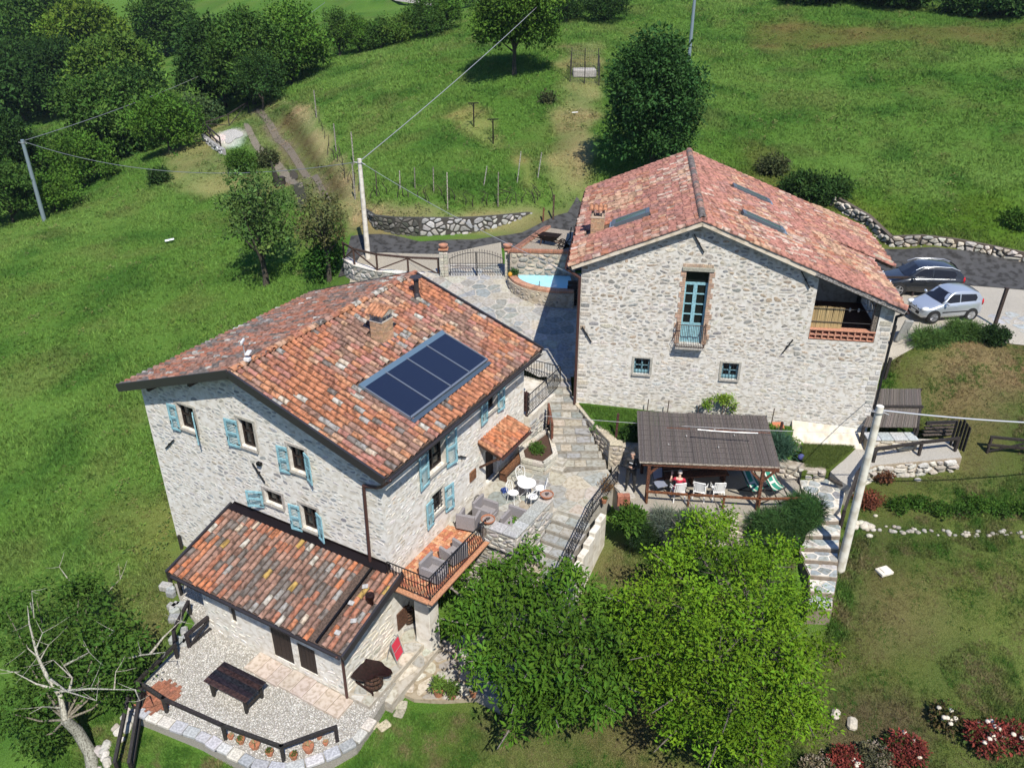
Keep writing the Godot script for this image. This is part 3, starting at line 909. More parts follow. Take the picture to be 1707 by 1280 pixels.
	var cb := mb(C(0.6, 0.55, 0.48))
	cb.b(V(5.17, cy + 0.91, cz), V(0.68, 0.05, 0.58))
	for sx in [-0.27, 0, 0.27]:
		for sz in [-0.22, 0.22]: cb.b(V(5.17 + sx, cy + 1.03, cz + sz), V(0.08, 0.2, 0.08))
	cb.b(V(5.17, cy + 1.14, cz), V(0.72, 0.04, 0.6))
	part(ch, "chimney_cap", cb, M.mortar)
	tile_cap(ch, Transform3D(Basis(Vector3.UP, PI * 0.5), V(5.17, cy + 1.38, cz)), 0.86, 0.98, 6, 0.38, TM[2])
	var cg := mb(C(0.7, 0.66, 0.58)); for sz in [-0.4, 0.4]: cg.tri(V(4.75, cy + 1.17, cz + sz), V(5.59, cy + 1.17, cz + sz), V(5.17, cy + 1.36, cz + sz)); cg.tri(V(4.75, cy + 1.17, cz + sz), V(5.17, cy + 1.36, cz + sz), V(5.59, cy + 1.17, cz + sz))
	part(ch, "cap_gable", cg, M.mortar)
	var lead := mb(C(0.1, 0.1, 0.11)); lead.box(Transform3D(xr.basis, V(5.17, cy + 0.13, cz) + xr.basis.z * 0.03 - xr.basis.y * 0.3), V(0.8, 0.28, 0.03))
	part(ch, "flashing", lead, M.metal)
	var fy := 4.58 + (4.49 + oe) * rise / run
	var fl := mb(C(0.07, 0.06, 0.065))
	fl.lathe(X(V(8.49, fy - 0.1, -4.49)), [Vector2(0.2, 0), Vector2(0.13, 0.25), Vector2(0.1, 0.32), Vector2(0.1, 0.82), Vector2(0.12, 0.83), Vector2(0.12, 0.86), Vector2(0, 0.86)], 14)
	for k in 3: fl.bar(V(8.49 + cos(k * 2.1) * 0.1, fy + 0.74, -4.49 + sin(k * 2.1) * 0.1), V(8.49 + cos(k * 2.1) * 0.1, fy + 0.9, -4.49 + sin(k * 2.1) * 0.1), 0.015)
	fl.lathe(X(V(8.49, fy + 0.88, -4.49)), [Vector2(0, 0), Vector2(0.24, 0.0), Vector2(0.24, 0.02), Vector2(0, 0.12)], 14)
	part(roof, "flue_pipe", fl, M.metal)
	# canopy over the terrace door
	var cn := Node3D.new(); cn.name = "door_canopy"; t.add_child(cn)
	var cr := 0.34; var cl := 1.02; var cs := sqrt(cr * cr + cl * cl)
	var xc := Transform3D(Basis(Vector3.RIGHT, V(0, cr / cs, -cl / cs), V(0, cl / cs, cr / cs)), V(5.66, 2.0, cl))
	var cd := mb(C(0.13, 0.06, 0.035)); slab_roof(cd, xc, 2.34, cs, 0.05)
	for k in 3: cd.bar(V(5.76 + k * 1.08, 1.9, cl - 0.05), V(5.76 + k * 1.08, 2.24, 0.0), 0.08, 0.1)
	cd.bar(V(5.66, 1.88, cl - 0.12), V(8.0, 1.88, cl - 0.12), 0.08, 0.1)
	for k in 2: cd.bar(V(5.76 + k * 2.16, 1.2, 0.03), V(5.76 + k * 2.16, 1.86, cl - 0.16), 0.08)
	part(cn, "canopy_frame", cd, M.plainwood)
	var ct := 0
	for i in 12:
		for j in 3:
			var o := MeshInstance3D.new()
			o.mesh = tile_mesh[j]; o.name = "tile"; o.material_override = TM[[2, 2, 0, 1, 10][R.randi() % 5]]
			o.transform = xc * Transform3D(Basis(Vector3.RIGHT, -0.05), V((i + 0.5) * 2.34 / 12, j * 0.33 - 0.03, 0.03)).scaled_local(V(0.102, 1, 0.09))
			cn.add_child(o, true)
	gutter(cn, V(5.66, 1.96, cl + 0.07), V(8.0, 1.96, cl + 0.07), 0.06, M.brownpipe)
	# balcony on its white pillar
	var bal := Node3D.new(); bal.name = "balcony"; t.add_child(bal)
	var bs := mb(C(0.4, 0.36, 0.3))
	bs.b(V(1.62, -0.12, 0.875), V(3.7, 0.18, 1.75))
	part(bal, "slab", bs, M.mortar)
	var nt := 0
	for i in 25:
		for j in 12:
			var tb := mb(vary([C(0.5, 0.2, 0.1), C(0.56, 0.26, 0.13), C(0.6, 0.33, 0.19), C(0.46, 0.16, 0.09)][R.randi() % 4], 0.14, 0.06))
			tb.b(V(-0.16 + (i + 0.5) * 0.146, -0.012 + rr(-0.003, 0.003), 0.02 + (j + 0.5) * 0.144), V(0.138, 0.028, 0.136))
			part(bal, "floor_tile", tb, M.stone)
	var edge := mb(C(0.5, 0.24, 0.13))
	edge.bevel(X(V(1.62, 0.0, 1.79)), V(3.84, 0.09, 0.16), 0.02)
	edge.bevel(X(V(-0.25, 0.0, 0.86)), V(0.16, 0.09, 1.7), 0.02)
	part(bal, "terracotta_edge", edge, M.stone)
	railing(bal, "balcony_railing", [V(-0.17, 0.02, 0.04), V(-0.17, 0.02, 1.72), V(3.36, 0.02, 1.72)], 0.95, 0.12, M.iron, 0.009)
	var pil := mb(C(0.7, 0.68, 0.62))
	pil.bevel(X(V(0.6, -1.72, 0.95)), V(0.56, 3.02, 0.62), 0.015)
	part(bal, "white_pillar", pil, M.plaster)
func solar() -> void:
	var W := 11.055; var oe := 0.49; var rise := 6.748 - 4.667; var run := W * 0.5 + oe
	var sl := sqrt(rise * rise + run * run)
	var t := thing("solar_collector", "row of four dark blue solar panels on the orange tiled roof", "solar panels")
	var xr := Transform3D(Basis(Vector3.RIGHT, V(0, rise / sl, -run / sl), V(0, run / sl, rise / sl)), V(2.23, 4.58 + (0.46 + oe) * rise / run, -0.46))
	t.transform = T1 * xr
	var w := 4.95; var h := 2.04 * sl / run
	for i in 4:
		var b := mb(C(0.012, 0.018, 0.035))
		b.b(V((i + 0.5) * w / 4, h * 0.48, 0.17), V(w / 4 - 0.05, h - 0.18, 0.04))
		part(t, "panel", b, M.collector)
	var f := mb(C(0.22, 0.25, 0.28))
	for i in 5: f.b(V(i * w / 4, h * 0.48, 0.15), V(0.045, h - 0.12, 0.12))
	f.b(V(w * 0.5, 0.03, 0.15), V(w + 0.05, 0.07, 0.12))
	part(t, "frame", f, M.metal)
	var tp := mb(C(0.16, 0.24, 0.30))
	tp.box(Transform3D(Basis(Vector3.RIGHT, 0.12), V(w * 0.5, h - 0.08, 0.15)), V(w + 0.1, 0.26, 0.1))
	part(t, "top_flashing", tp, M.metal)
	var bm := mb(C(0.1, 0.14, 0.18))
	bm.b(V(w * 0.5, -0.1, 0.11), V(w + 0.06, 0.16, 0.03))
	part(t, "bottom_flashing", bm, M.metal)
	var a := thing("roof_antenna", "small white antenna at the front end of the farmhouse roof ridge", "antenna")
	a.transform = T1 * X(V(0.25, 6.8, -5.5))
	var m := mb(C(0.5, 0.5, 0.52)); m.cyl(V(0, 0, 0), V(0, 0.75, 0), 0.02)
	part(a, "mast", m, M.metal)
	var d := mb(C(0.75, 0.76, 0.78))
	d.bevel(Transform3D(Basis(Vector3.UP, 0.5), V(0, 0.72, 0)), V(0.3, 0.1, 0.08), 0.02)
	d.bevel(Transform3D(Basis(Vector3.UP, 0.5), V(0.1, 0.28, 0.06)), V(0.34, 0.06, 0.16), 0.02)
	d.bevel(Transform3D(Basis(Vector3.UP, 0.2), V(0.02, 0.08, 0.06)), V(0.2, 0.14, 0.2), 0.03)
	part(a, "head", d, M.paint)
func lean_to() -> void:
	var t := thing("stone_annex", "low stone annex with a weathered brown tiled lean-to roof above the gravel patio", "annex")
	t.transform = T1
	var xf := Transform3D(Basis(V(0, 0, 1), Vector3.UP, V(-1, 0, 0)), V(-2.7, 0, -6.35))   # front wall, s = 6.35 - g
	var ds := [Rect2(6.35 - 3.15, -2.6, 0.92, 1.45), Rect2(6.35 - 1.98, -2.55, 0.78, 1.16), Rect2(6.35 - 5.05, -1.95, 0.3, 0.72)]
	var b := mb(C(0.70, 0.68, 0.62))
	var fo := PackedVector2Array([Vector2(0, -3.8), Vector2(6.35, -3.8), Vector2(6.35, -0.3), Vector2(0, -0.3)])
	wall_face(b, xf, fo, ds, 0.2)
	var xs := X(V(-2.7, 0, 0.0))   # right wall, facing out along z
	var so := PackedVector2Array([Vector2(0, -3.8), Vector2(2.7, -3.8), Vector2(2.7, 0.45), Vector2(0, -0.3)])
	wall_face(b, xs, so, [], 0.2)
	b.quad(V(-2.7, -3.8, -6.35), V(-2.7, -0.3, -6.35), V(0, 0.45, -6.35), V(0, -3.8, -6.35))
	var wall := part(t, "wall", b, M.mortar)
	var pal := [C(0.66, 0.63, 0.57), C(0.6, 0.58, 0.52), C(0.68, 0.63, 0.54), C(0.52, 0.51, 0.48), C(0.7, 0.67, 0.61)]
	stones(wall, "stone", xf, PackedVector2Array([Vector2(0.03, -2.9), Vector2(6.3, -2.9), Vector2(6.3, -0.4), Vector2(0.03, -0.4)]), ds.map(func(r): return r.grow(0.06)), 0.32, 0.17, 90, pal, 0.03, 0.018, null, 0.15, 0.35, 0.3)
	stones(wall, "stone", xs, PackedVector2Array([Vector2(0.04, -3.3), Vector2(2.66, -3.3), Vector2(2.66, 0.3), Vector2(0.04, -0.4)]), [], 0.42, 0.17, 60, [C(0.68, 0.63, 0.53), C(0.62, 0.58, 0.49), C(0.7, 0.66, 0.57)], 0.025, 0.022, null, 0.15, 0.1, 0.25)
	for i in 2: boards(t, "door", xf, ds[i], 5, M.darkwood, 0.05)
	boards(t, "window", xf, ds[2], 2, M.darkwood, 0.1)
	# roof: from the eave at X = -3.155, y -0.28 up to the wall at y 0.6
	var run := 3.155; var rise := 0.88
	var sl := sqrt(run * run + rise * rise)
	var wid := 7.14 + 0.42
	var xr := Transform3D(Basis(V(0, 0, 1), V(run, rise, 0) / sl, V(-rise, run, 0) / sl), V(-run, -0.36, -7.14))
	var roof := Node3D.new(); roof.name = "roof"; t.add_child(roof)
	var deck := mb(C(0.12, 0.08, 0.06))
	slab_roof(deck, xr, wid, sl, 0.1)
	part(roof, "deck", deck, M.plainwood)
	var brown := func(x: float, y: float) -> int:
		var a := patchy.get_noise_2d(x * 6 + 300, y * 6) + rr(-0.55, 0.55)
		if R.randf() < 0.07 + 0.3 * patchy.get_noise_2d(x * 6, y * 6 + 80): return [7, 9, 8, 7, 6][R.randi() % 5]
		if R.randf() < 0.016: return 11
		return 10 if a < -0.6 else 0 if a < -0.45 else 1 if a < -0.2 else 4 if a < 0.12 else 5 if a < 0.38 else 9
	tiles(roof, xr, wid, sl - 0.22, 0.235, 0.38, 0.095, 300, TM, brown, [Rect2(wid - 0.42 - 0.7, 0, 0.26, sl)])
	var fl := mb(C(0.085, 0.06, 0.058))
	fl.box(xr * Transform3D(Basis(Vector3.RIGHT, 0.1), V(wid * 0.5 - 0.2, sl - 0.1, 0.12)), V(wid - 0.35, 0.34, 0.02))
	fl.box(X(V(-0.012, 0.66, -3.57 + 0.02)), V(0.03, 0.16, 7.1))
	part(roof, "flashing", fl, M.brownpipe)
	var dv := mb(C(0.05, 0.05, 0.055))
	dv.bar(xr * V(wid - 0.42 - 0.52, 0.0, 0.13), xr * V(wid - 0.42 - 0.52, sl - 0.25, 0.13), 0.07, 0.07)
	part(roof, "metal_strip", dv, M.verge)
	for x in [wid + 0.12, -0.12]:
		var vg := mb(); vg.bar(xr * V(x, -0.05, 0.02), xr * V(x, sl, 0.02), 0.08, 0.25); part(roof, "verge", vg, M.verge)
	gutter(t, V(-run - 0.06, -0.38, -7.14), V(-run - 0.06, -0.38, 0.42), 0.075, M.verge)
	pipe(t, "downpipe", [V(-run - 0.06, -0.45, 0.28), V(-2.8, -0.75, 0.1), V(-2.78, -2.75, 0.06)], 0.05, M.brownpipe)
	var ch := mb(C(0.2, 0.09, 0.06))
	ch.lathe(X(V(-1.33, 0.12, 0.2)), [Vector2(0.1, 0), Vector2(0.1, 0.3), Vector2(0.15, 0.33), Vector2(0.15, 0.42), Vector2(0.1, 0.44), Vector2(0.0, 0.4)], 12)
	part(roof, "flue_pipe", ch, M.brownpipe)
	var bd := mb(C(0.13, 0.06, 0.035)); bd.bevel(X(V(0.35, -1.95, 0.06)), V(0.55, 0.75, 0.05), 0.01); part(t, "wooden_panel", bd, M.plainwood)
	for e in [[wid - 0.75, 1.6], [wid - 0.28, 1.1], [wid - 0.5, 0.55], [wid - 0.7, 2.3]]:
		var s := mb(C(0.45, 0.44, 0.42)); s.bevel(xr * Transform3D(Basis(Vector3.BACK, R.randf()), V(e[0], e[1], 0.16)), V(0.2, 0.16, 0.04), 0.015)
		part(roof, "loose_stone", s, M.stone)
func big_house() -> void:
	var t := thing("stone_barn_house", "large stone house with a tall pale blue french window in its wide gable", "house")
	t.transform = T2
	var W := 12.154; var L := 11.06; var gxx := 4.479
	var xf := Transform3D()
	var hs := [Rect2(4.1, 4.47, 0.9, 3.13), Rect2(2.36, 2.95, 0.64, 0.72), Rect2(5.95, 2.97, 0.65, 0.74)]
	var log := Rect2(9.12, 5.0, 2.5, 3.2)
	var outl := PackedVector2Array([Vector2(0, 0.2), Vector2(W, 0.2), Vector2(W, 6.62), Vector2(gxx, 9.62), Vector2(0, 7.78)])
	var b := mb(C(0.60, 0.585, 0.545))
	wall_face(b, xf, outl, hs, 0.3, [log])
	for x in [9.12, 11.62]: b.quad(V(x, 5.0, 0), V(x, 5.0, -0.3), V(x, 9.55 - (x - gxx) * 0.39, -0.3), V(x, 9.55 - (x - gxx) * 0.39, 0))
	b.quad(V(0, 0.2, -L), V(0, 0.2, 0), V(0, 7.78, 0), V(0, 7.78, -L))
	b.quad(V(W, 0.2, -L), V(0, 0.2, -L), V(0, 7.78, -L), V(W, 6.62, -L))
	b.tri(V(W, 6.62, -L), V(0, 7.78, -L), V(gxx, 9.62, -L))
	# right wall with the loggia's side opening
	var xr := Transform3D(Basis(V(0, 0, -1), Vector3.UP, V(1, 0, 0)), V(W, 0, 0))
	wall_face(b, xr, PackedVector2Array([Vector2(0, 0.2), Vector2(L, 0.2), Vector2(L, 6.62), Vector2(0, 6.62)]), [Rect2(0.55, 5.3, 3.0, 1.1)], 0.3)
	# the loggia's room
	b.quad(V(8.9, 5.0, -0.3), V(8.9, 5.0, -4.2), V(8.9, 7.8, -4.2), V(8.9, 7.8, -0.3))
	b.quad(V(W - 0.3, 5.0, -4.2), V(8.9, 5.0, -4.2), V(8.9, 7.8, -4.2), V(W - 0.3, 6.5, -4.2))
	var wall := part(t, "wall", b, M.mortar)
	var floor_b := mb(C(0.2, 0.08, 0.05)); floor_b.b(V(10.5, 4.96, -2.25), V(3.25, 0.08, 3.9))
	part(t, "loggia_floor", floor_b, M.stone)
	var pal := [C(0.34, 0.33, 0.31), C(0.42, 0.4, 0.36), C(0.28, 0.28, 0.27), C(0.46, 0.42, 0.35), C(0.54, 0.5, 0.43), C(0.58, 0.55, 0.5), C(0.4, 0.39, 0.37), C(0.42, 0.34, 0.26), C(0.56, 0.51, 0.43), C(0.52, 0.5, 0.46)]
	var washed := [C(0.55, 0.54, 0.51), C(0.51, 0.49, 0.45), C(0.58, 0.55, 0.49), C(0.44, 0.43, 0.4), C(0.56, 0.51, 0.42), C(0.4, 0.38, 0.34), C(0.58, 0.57, 0.54)]
	var hh: Array = hs.map(func(r): return r.grow(0.2)) + [log.grow(0.1)]
	stones(wall, "stone", xf, PackedVector2Array([Vector2(0.35, 4.1), Vector2(W - 0.3, 4.1), Vector2(W - 0.3, 6.45), Vector2(gxx, 9.4), Vector2(0.35, 7.75)]), hh, 0.245, 0.138, 150, pal, 0.022, 0.014, null, 0.25, 0.08, 0.28)
	stones(wall, "stone", xf, PackedVector2Array([Vector2(0.35, 0.9), Vector2(W - 0.3, 0.9), Vector2(W - 0.3, 4.1), Vector2(0.35, 4.1)]), hh, 0.25, 0.128, 80, washed, 0.022, 0.012, null, 0.23, 0.18, 0.28)
	for sd in 2:   # quoins, bigger squared stones on both corners
		var y := 0.98
		while y < (7.5 if sd == 0 else 6.3):
			var hq := rr(0.14, 0.27); var wq := rr(0.2, 0.48)
			var qb := mb(vary(pal[R.randi() % pal.size()] if y > 4.0 else washed[R.randi() % washed.size()], 0.12, 0.03))
			qb.bevel(xf * X(V(wq * 0.5 + 0.01 if sd == 0 else W - wq * 0.5 - 0.01, y + hq * 0.5, -0.03)), V(wq, hq - 0.03, 0.09), 0.03)
			part(wall, "quoin", qb, M.stone)
			y += hq
	# french window with brick surround
	var d: Rect2 = hs[0]
	for k in 42:
		for sd in [-1, 1]:
			var wb := 0.12 + 0.09 * (k / 3 % 2) + (0.06 if k < 20 else 0.0)
			var bb := mb(vary(C(0.52, 0.36, 0.26), 0.18, 0.06))
			bb.b(V(d.get_center().x + sd * (d.size.x * 0.5 + wb * 0.5), d.position.y + 0.06 + k * 0.074, 0.0), V(wb, 0.058, 0.05))
			part(wall, "brick", bb, M.stone)
	for k in 16:
		var bb := mb(vary(C(0.54, 0.4, 0.29), 0.18, 0.06))
		bb.b(V(3.98 + k * 0.074, 7.84, 0.0), V(0.06, 0.12, 0.05)); part(wall, "brick", bb, M.stone)
	var li := mb(C(0.36, 0.35, 0.29)); li.bevel(X(V(4.55, 7.69, 0.0)), V(1.24, 0.16, 0.14), 0.012)
	part(t, "lintel", li, M.stone)
	var lo := Rect2(d.position, Vector2(d.size.x, 2.6))
	var fr := mb()
	for sx in [0.035, 0.43, 0.865]: fr.b(V(d.position.x + sx, d.position.y + 1.3, -0.22), V(0.07 if sx != 0.43 else 0.15, 2.6, 0.06))
	for y in [0.05, 0.8, 2.55]: fr.b(V(d.get_center().x, d.position.y + y, -0.22), V(d.size.x, 0.1, 0.055))
	fr.b(V(d.get_center().x, d.position.y + 0.42, -0.235), V(d.size.x - 0.1, 0.7, 0.03))
	for y in [1.24, 1.68, 2.12]: fr.b(V(d.get_center().x, d.position.y + y, -0.22), V(d.size.x - 0.14, 0.04, 0.05))
	var fw := part(t, "french_window", fr, M.shutter)
	for i in 2:
		for j in 4:
			var pb := mb(); pb.b(V(d.position.x + 0.24 + i * 0.41, d.position.y + 1.03 + j * 0.43, -0.25), V(0.33, 0.38, 0.012)); part(fw, "pane", pb, M.pane)
	var tb := mb(); tb.b(V(d.get_center().x, 7.36, -0.25), V(d.size.x, 0.5, 0.012)); part(fw, "transom_pane", tb, M.pane)
	var sb := mb(C(0.4, 0.38, 0.34)); sb.bevel(X(V(4.52, 4.4, 0.12)), V(1.16, 0.1, 0.46), 0.015); part(t, "balconet_slab", sb, M.stone)
	var rl := mb()
	for k in 17:
		var u := k / 16.0
		var px := lerpf(3.97, 5.06, u)
		var o := 0.3
		rl.tube([V(px, 5.42, o - 0.02), V(px, 5.05, o), V(px, 4.75, o + 0.12), V(px, 4.55, o + 0.13), V(px, 4.47, o - 0.02)], 0.009, 0.009, 4)
	for sx in [3.95, 5.08]:
		for z in [0.08, 0.2]: rl.tube([V(sx, 5.42, z), V(sx + signf(sx - 4.5) * 0.02, 5.0, z), V(sx + signf(sx - 4.5) * 0.13, 4.7, z), V(sx, 4.47, z)], 0.01, 0.01, 4)
	for y in [5.43, 4.48]:
		rl.bar(V(3.95, y, 0.3), V(5.08, y, 0.3), 0.03, 0.02)
		for sx in [3.95, 5.08]: rl.bar(V(sx, y, 0.0), V(sx, y, 0.3), 0.03, 0.02)
	part(t, "balconet_railing", rl, M.rust)
	for i in [1, 2]:
		window(t, xf, hs[i], M.shutter, 0.12, 2, 2)
		jambs(t, xf, hs[i], C(0.42, 0.4, 0.35), 0.11)
		var low := mb(); low.b(V(hs[i].get_center().x, hs[i].position.y + 0.1, -0.1), V(hs[i].size.x - 0.06, 0.16, 0.03)); part(t, "lower_panel", low, M.shutter)
		var gr := mb()
		for k in 5: gr.bar(V(hs[i].position.x + hs[i].size.x * (k + 0.5) / 5, hs[i].position.y, -0.04), V(hs[i].position.x + hs[i].size.x * (k + 0.5) / 5, hs[i].end.y, -0.04), 0.014)
		for k in 4: gr.bar(V(hs[i].position.x, hs[i].position.y + hs[i].size.y * (k + 0.5) / 4, -0.035), V(hs[i].end.x, hs[i].position.y + hs[i].size.y * (k + 0.5) / 4, -0.035), 0.014)
		part(t, "grille", gr, M.iron)
	for e in [[4.24, 9.1, 4.68, 8.4], [8.4, 7.84, 8.82, 7.18], [0.12, 4.97, 0.53, 4.31], [8.54, 4.96, 8.22, 4.33]]: anchor(t, xf, Vector2(e[0], e[1]), Vector2(e[2], e[3]))
	# loggia front: hollow brick parapet, reed screen, rails, hanging bulbs
	for i in 10:
		for j in 2:
			var x0 := 9.14 + i * 0.246; var y0 := 5.03 + j * 0.19
			var hb := mb(vary(C(0.55, 0.27, 0.18), 0.1, 0.04))
			hb.b(V(x0 + 0.123, y0 + 0.008, -0.15), V(0.244, 0.022, 0.28)); hb.b(V(x0 + 0.123, y0 + 0.172, -0.15), V(0.244, 0.022, 0.28))
			hb.b(V(x0 + 0.012, y0 + 0.09, -0.15), V(0.022, 0.14, 0.28)); hb.b(V(x0 + 0.234, y0 + 0.09, -0.15), V(0.022, 0.14, 0.28))
			hb.bar(V(x0 + 0.03, y0 + 0.03, -0.2), V(x0 + 0.22, y0 + 0.15, -0.2), 0.016, 0.2, Vector3.BACK)
			part(t, "hollow_brick", hb, M.stone)
	var cap := mb(C(0.52, 0.25, 0.16)); cap.bevel(X(V(10.37, 5.43, -0.14)), V(2.5, 0.05, 0.32), 0.01); part(t, "parapet_cap", cap, M.stone)
	var reed := Node3D.new(); reed.name = "reed_screen"; t.add_child(reed)
	var rd := mb()
	for k in 78:
		rd.col = vary(C(0.42, 0.31, 0.15), 0.3, 0.06)
		var x := 9.1 + k * 0.0158 + rr(-0.004, 0.004)
		rd.bar(V(x, 5.46, -0.17 + rr(-0.01, 0.01)), V(x + rr(-0.02, 0.02), 6.36 + rr(-0.04, 0.02), -0.17), 0.014)
	tag(part(reed, "reeds", rd, M.straw), "", "", "", "stuff")
	var ir := mb()
	for y in [5.74, 6.3]: ir.cyl(V(9.1, y, -0.12), V(11.64, y, -0.12), 0.014)
	part(t, "loggia_rail", ir, M.iron)
	for x in [10.62, 10.95, 10.3, 11.3]:
		var bu := mb(C(0.8, 0.8, 0.78)); bu.ball(V(x, 6.14, -0.5), V(0.05, 0.08, 0.05), 8); part(t, "hanging_bulb", bu, M.paint)
	var bp := mb(C(0.22, 0.19, 0.16)); bp.bar(V(8.75, 7.84, 0.1), V(12.4, 6.40, 0.1), 0.14, 0.16); bp.bar(V(11.5, 5.45, -0.1), V(11.5, 6.75, -0.1), 0.16); part(t, "timber_beam", bp, M.plainwood)
	# side grille of the loggia, white lattice
	var lt := mb(C(0.62, 0.58, 0.5))
	for k in 7:
		lt.bar(V(W - 0.15, 5.32, -0.6 - k * 0.45), V(W - 0.15, 5.8, -0.9 - k * 0.45), 0.08)
	lt.b(V(W - 0.15, 5.85, -2.05), V(0.2, 0.1, 3.0)); part(t, "side_parapet", lt, M.stone)
	# roof
	var oe := 0.513; var fo := 0.305
	var r1 := 9.804 - 7.744; var n1 := gxx + oe; var s1 := sqrt(r1 * r1 + n1 * n1)
	var r2 := 9.804 - 6.655; var n2 := 12.466 - gxx; var s2 := sqrt(r2 * r2 + n2 * n2)
	var len := L + fo + 0.3
	var roof := Node3D.new(); roof.name = "roof"; t.add_child(roof)
	var xl := Transform3D(Basis(V(0, 0, 1), V(n1, r1, 0) / s1, V(-r1, n1, 0) / s1), V(-oe, 7.66, -L - 0.3))
	var xq := Transform3D(Basis(V(0, 0, -1), V(-n2, r2, 0) / s2, V(r2, n2, 0) / s2), V(12.466, 6.57, fo))
	var extra := 1.12 * s2 / n2
	var xe := Transform3D(xq.basis, V(13.586, 6.57 - 1.12 * r2 / n2 + 0.05, -5.85))
	var deck := mb(C(0.2, 0.13, 0.09))
	slab_roof(deck, xl, len, s1, 0.12); slab_roof(deck, xq, len, s2, 0.12)
	slab_roof(deck, xe, L + 0.3 - 5.85, extra + 1.6, 0.12)
	part(roof, "deck", deck, M.plainwood)
	var pink := func(x: float, y: float) -> int:
		var a := patchy.get_noise_2d(x * 4 + 700, y * 8) * 1.5 + rr(-0.4, 0.4)
		if R.randf() < 0.05 + 0.45 * patchy.get_noise_2d(x * 3, y * 6 + 900): return 13 + R.randi() % 2
		return 12 if a < -0.05 else 3 if a > 0.55 else 15 if a < 0.15 else 16 if a < 0.4 else 1
	var flat := 0.12
	var sk := [Rect2(0, 0, 0, 0)]
	var sky_l := Rect2(len - 3.45 - fo, (1.05 + oe) * s1 / n1, 0.78, 1.6 * s1 / n1)
	var sr := []
	for z in [3.25, 7.58]: sr.append(Rect2(z + fo - 0.36, (12.466 - 8.12) * s2 / n2, 0.72, 1.85 * s2 / n2))
	tiles(roof, xl, len, s1, 0.26, 0.34, flat, 120, TM, pink, [sky_l, Rect2(len - fo - 3.52, (0.5) * s1 / n1, 0.6, 1.0)])
	tiles(roof, xq, len, s2, 0.26, 0.34, flat, 180, TM, pink, sr, func(x, y): return x < 5.75 or y > 1.6)
	tiles(roof, xe, L + 0.3 - 5.85, extra + 1.75, 0.26, 0.34, flat, 0, TM, pink)
	for i in int(len / 0.4):
		var o := MeshInstance3D.new()
		o.mesh = tile_mesh[i % 3]; o.material_override = TM[[9, 4, 16, 9][R.randi() % 4]]; o.name = "ridge_tile"
		o.transform = Transform3D(Basis(Vector3.RIGHT, -PI * 0.5 + 0.04), V(gxx, 9.78, fo - i * 0.405)).scaled_local(V(0.16, 1, 0.14))
		roof.add_child(o, true)
	var f := mb(C(0.6, 0.54, 0.44))
	f.bar(V(-0.4, 7.66, fo), V(gxx, 9.66, fo), 0.12, 0.24); f.bar(V(gxx, 9.66, fo), V(8.9, 7.9, fo), 0.12, 0.24)
	part(roof, "plaster_verge", f, M.plaster)
	var f3 := mb(C(0.6, 0.54, 0.44)); f3.bar(V(12.6, 6.68, -5.82), V(13.5, 6.33, -5.82), 0.06, 0.16); part(roof, "plaster_verge", f3, M.plaster)
	var f2 := mb(C(0.33, 0.32, 0.31)); f2.bar(V(8.9, 7.9, fo), V(12.42, 6.5, fo), 0.12, 0.2); part(roof, "timber_verge", f2, M.plainwood)
	gutter(t, V(-oe - 0.07, 7.6, fo), V(-oe - 0.07, 7.6, -L - 0.3), 0.08, M.brownpipe)
	gutter(t, V(12.53, 6.5, -L), V(12.53, 6.5, fo), 0.08, M.brownpipe)
	pipe(t, "downpipe", [V(-oe - 0.07, 7.52, fo - 0.08), V(-0.06, 7.12, 0.1), V(-0.06, 1.35, 0.1)], 0.06, M.brownpipe)
	pipe(t, "downpipe", [V(12.53, 6.42, fo - 0.1), V(W + 0.1, 6.15, -0.02), V(W + 0.1, 1.2, -0.02)], 0.055, M.iron)
	# skylights
	for e in [[xl, sky_l.get_center(), Vector2(sky_l.size.y, 0.62)], [xq, sr[0].get_center(), Vector2(sr[0].size.y, 0.5)], [xq, sr[1].get_center(), Vector2(sr[1].size.y, 0.5)]]:
		var sx: Transform3D = e[0] * X(V(e[1].x, e[1].y, 0.1))
		var sf := mb(C(0.16, 0.19, 0.22))
		for k in [-1, 1]:
			sf.box(sx * X(V(k * e[2].y * 0.5, 0, 0)), V(0.08, e[2].x * 0.9, 0.16))
			sf.box(sx * X(V(0, k * e[2].x * 0.43, 0)), V(e[2].y + 0.1, 0.16, 0.15))
		sf.col = C(0.3, 0.36, 0.42); sf.box(sx * X(V(0, -e[2].x * 0.49, -0.02)), V(e[2].y + 0.2, 0.2, 0.06))
		var so := part(roof, "skylight", sf, M.metal)
		var sp := mb(C(0.06, 0.1, 0.07)); sp.box(sx, V(e[2].y - 0.06, e[2].x * 0.84, 0.1)); part(so, "glass", sp, M.collector)
	var cy := 7.66 + (0.5 + oe) * r1 / n1
	var ch := Node3D.new(); ch.name = "chimney"; roof.add_child(ch)
	brick_block(ch, X(V(0.42, cy - 0.15, -3.2)), V(0.55, 0.75, 0.62), 9, 2, 3)
	var cb := mb(C(0.45, 0.36, 0.28)); cb.b(V(0.42, cy + 0.63, -3.2), V(0.6, 0.05, 0.66))
	for sx in [-0.22, 0.22]: cb.b(V(0.42 + sx, cy + 0.76, -3.2), V(0.1, 0.22, 0.55))
	part(ch, "chimney_cap", cb, M.mortar)
	tile_cap(ch, X(V(0.42, cy + 1.06, -3.2)), 0.78, 0.72, 4, 0.4, TM[2])
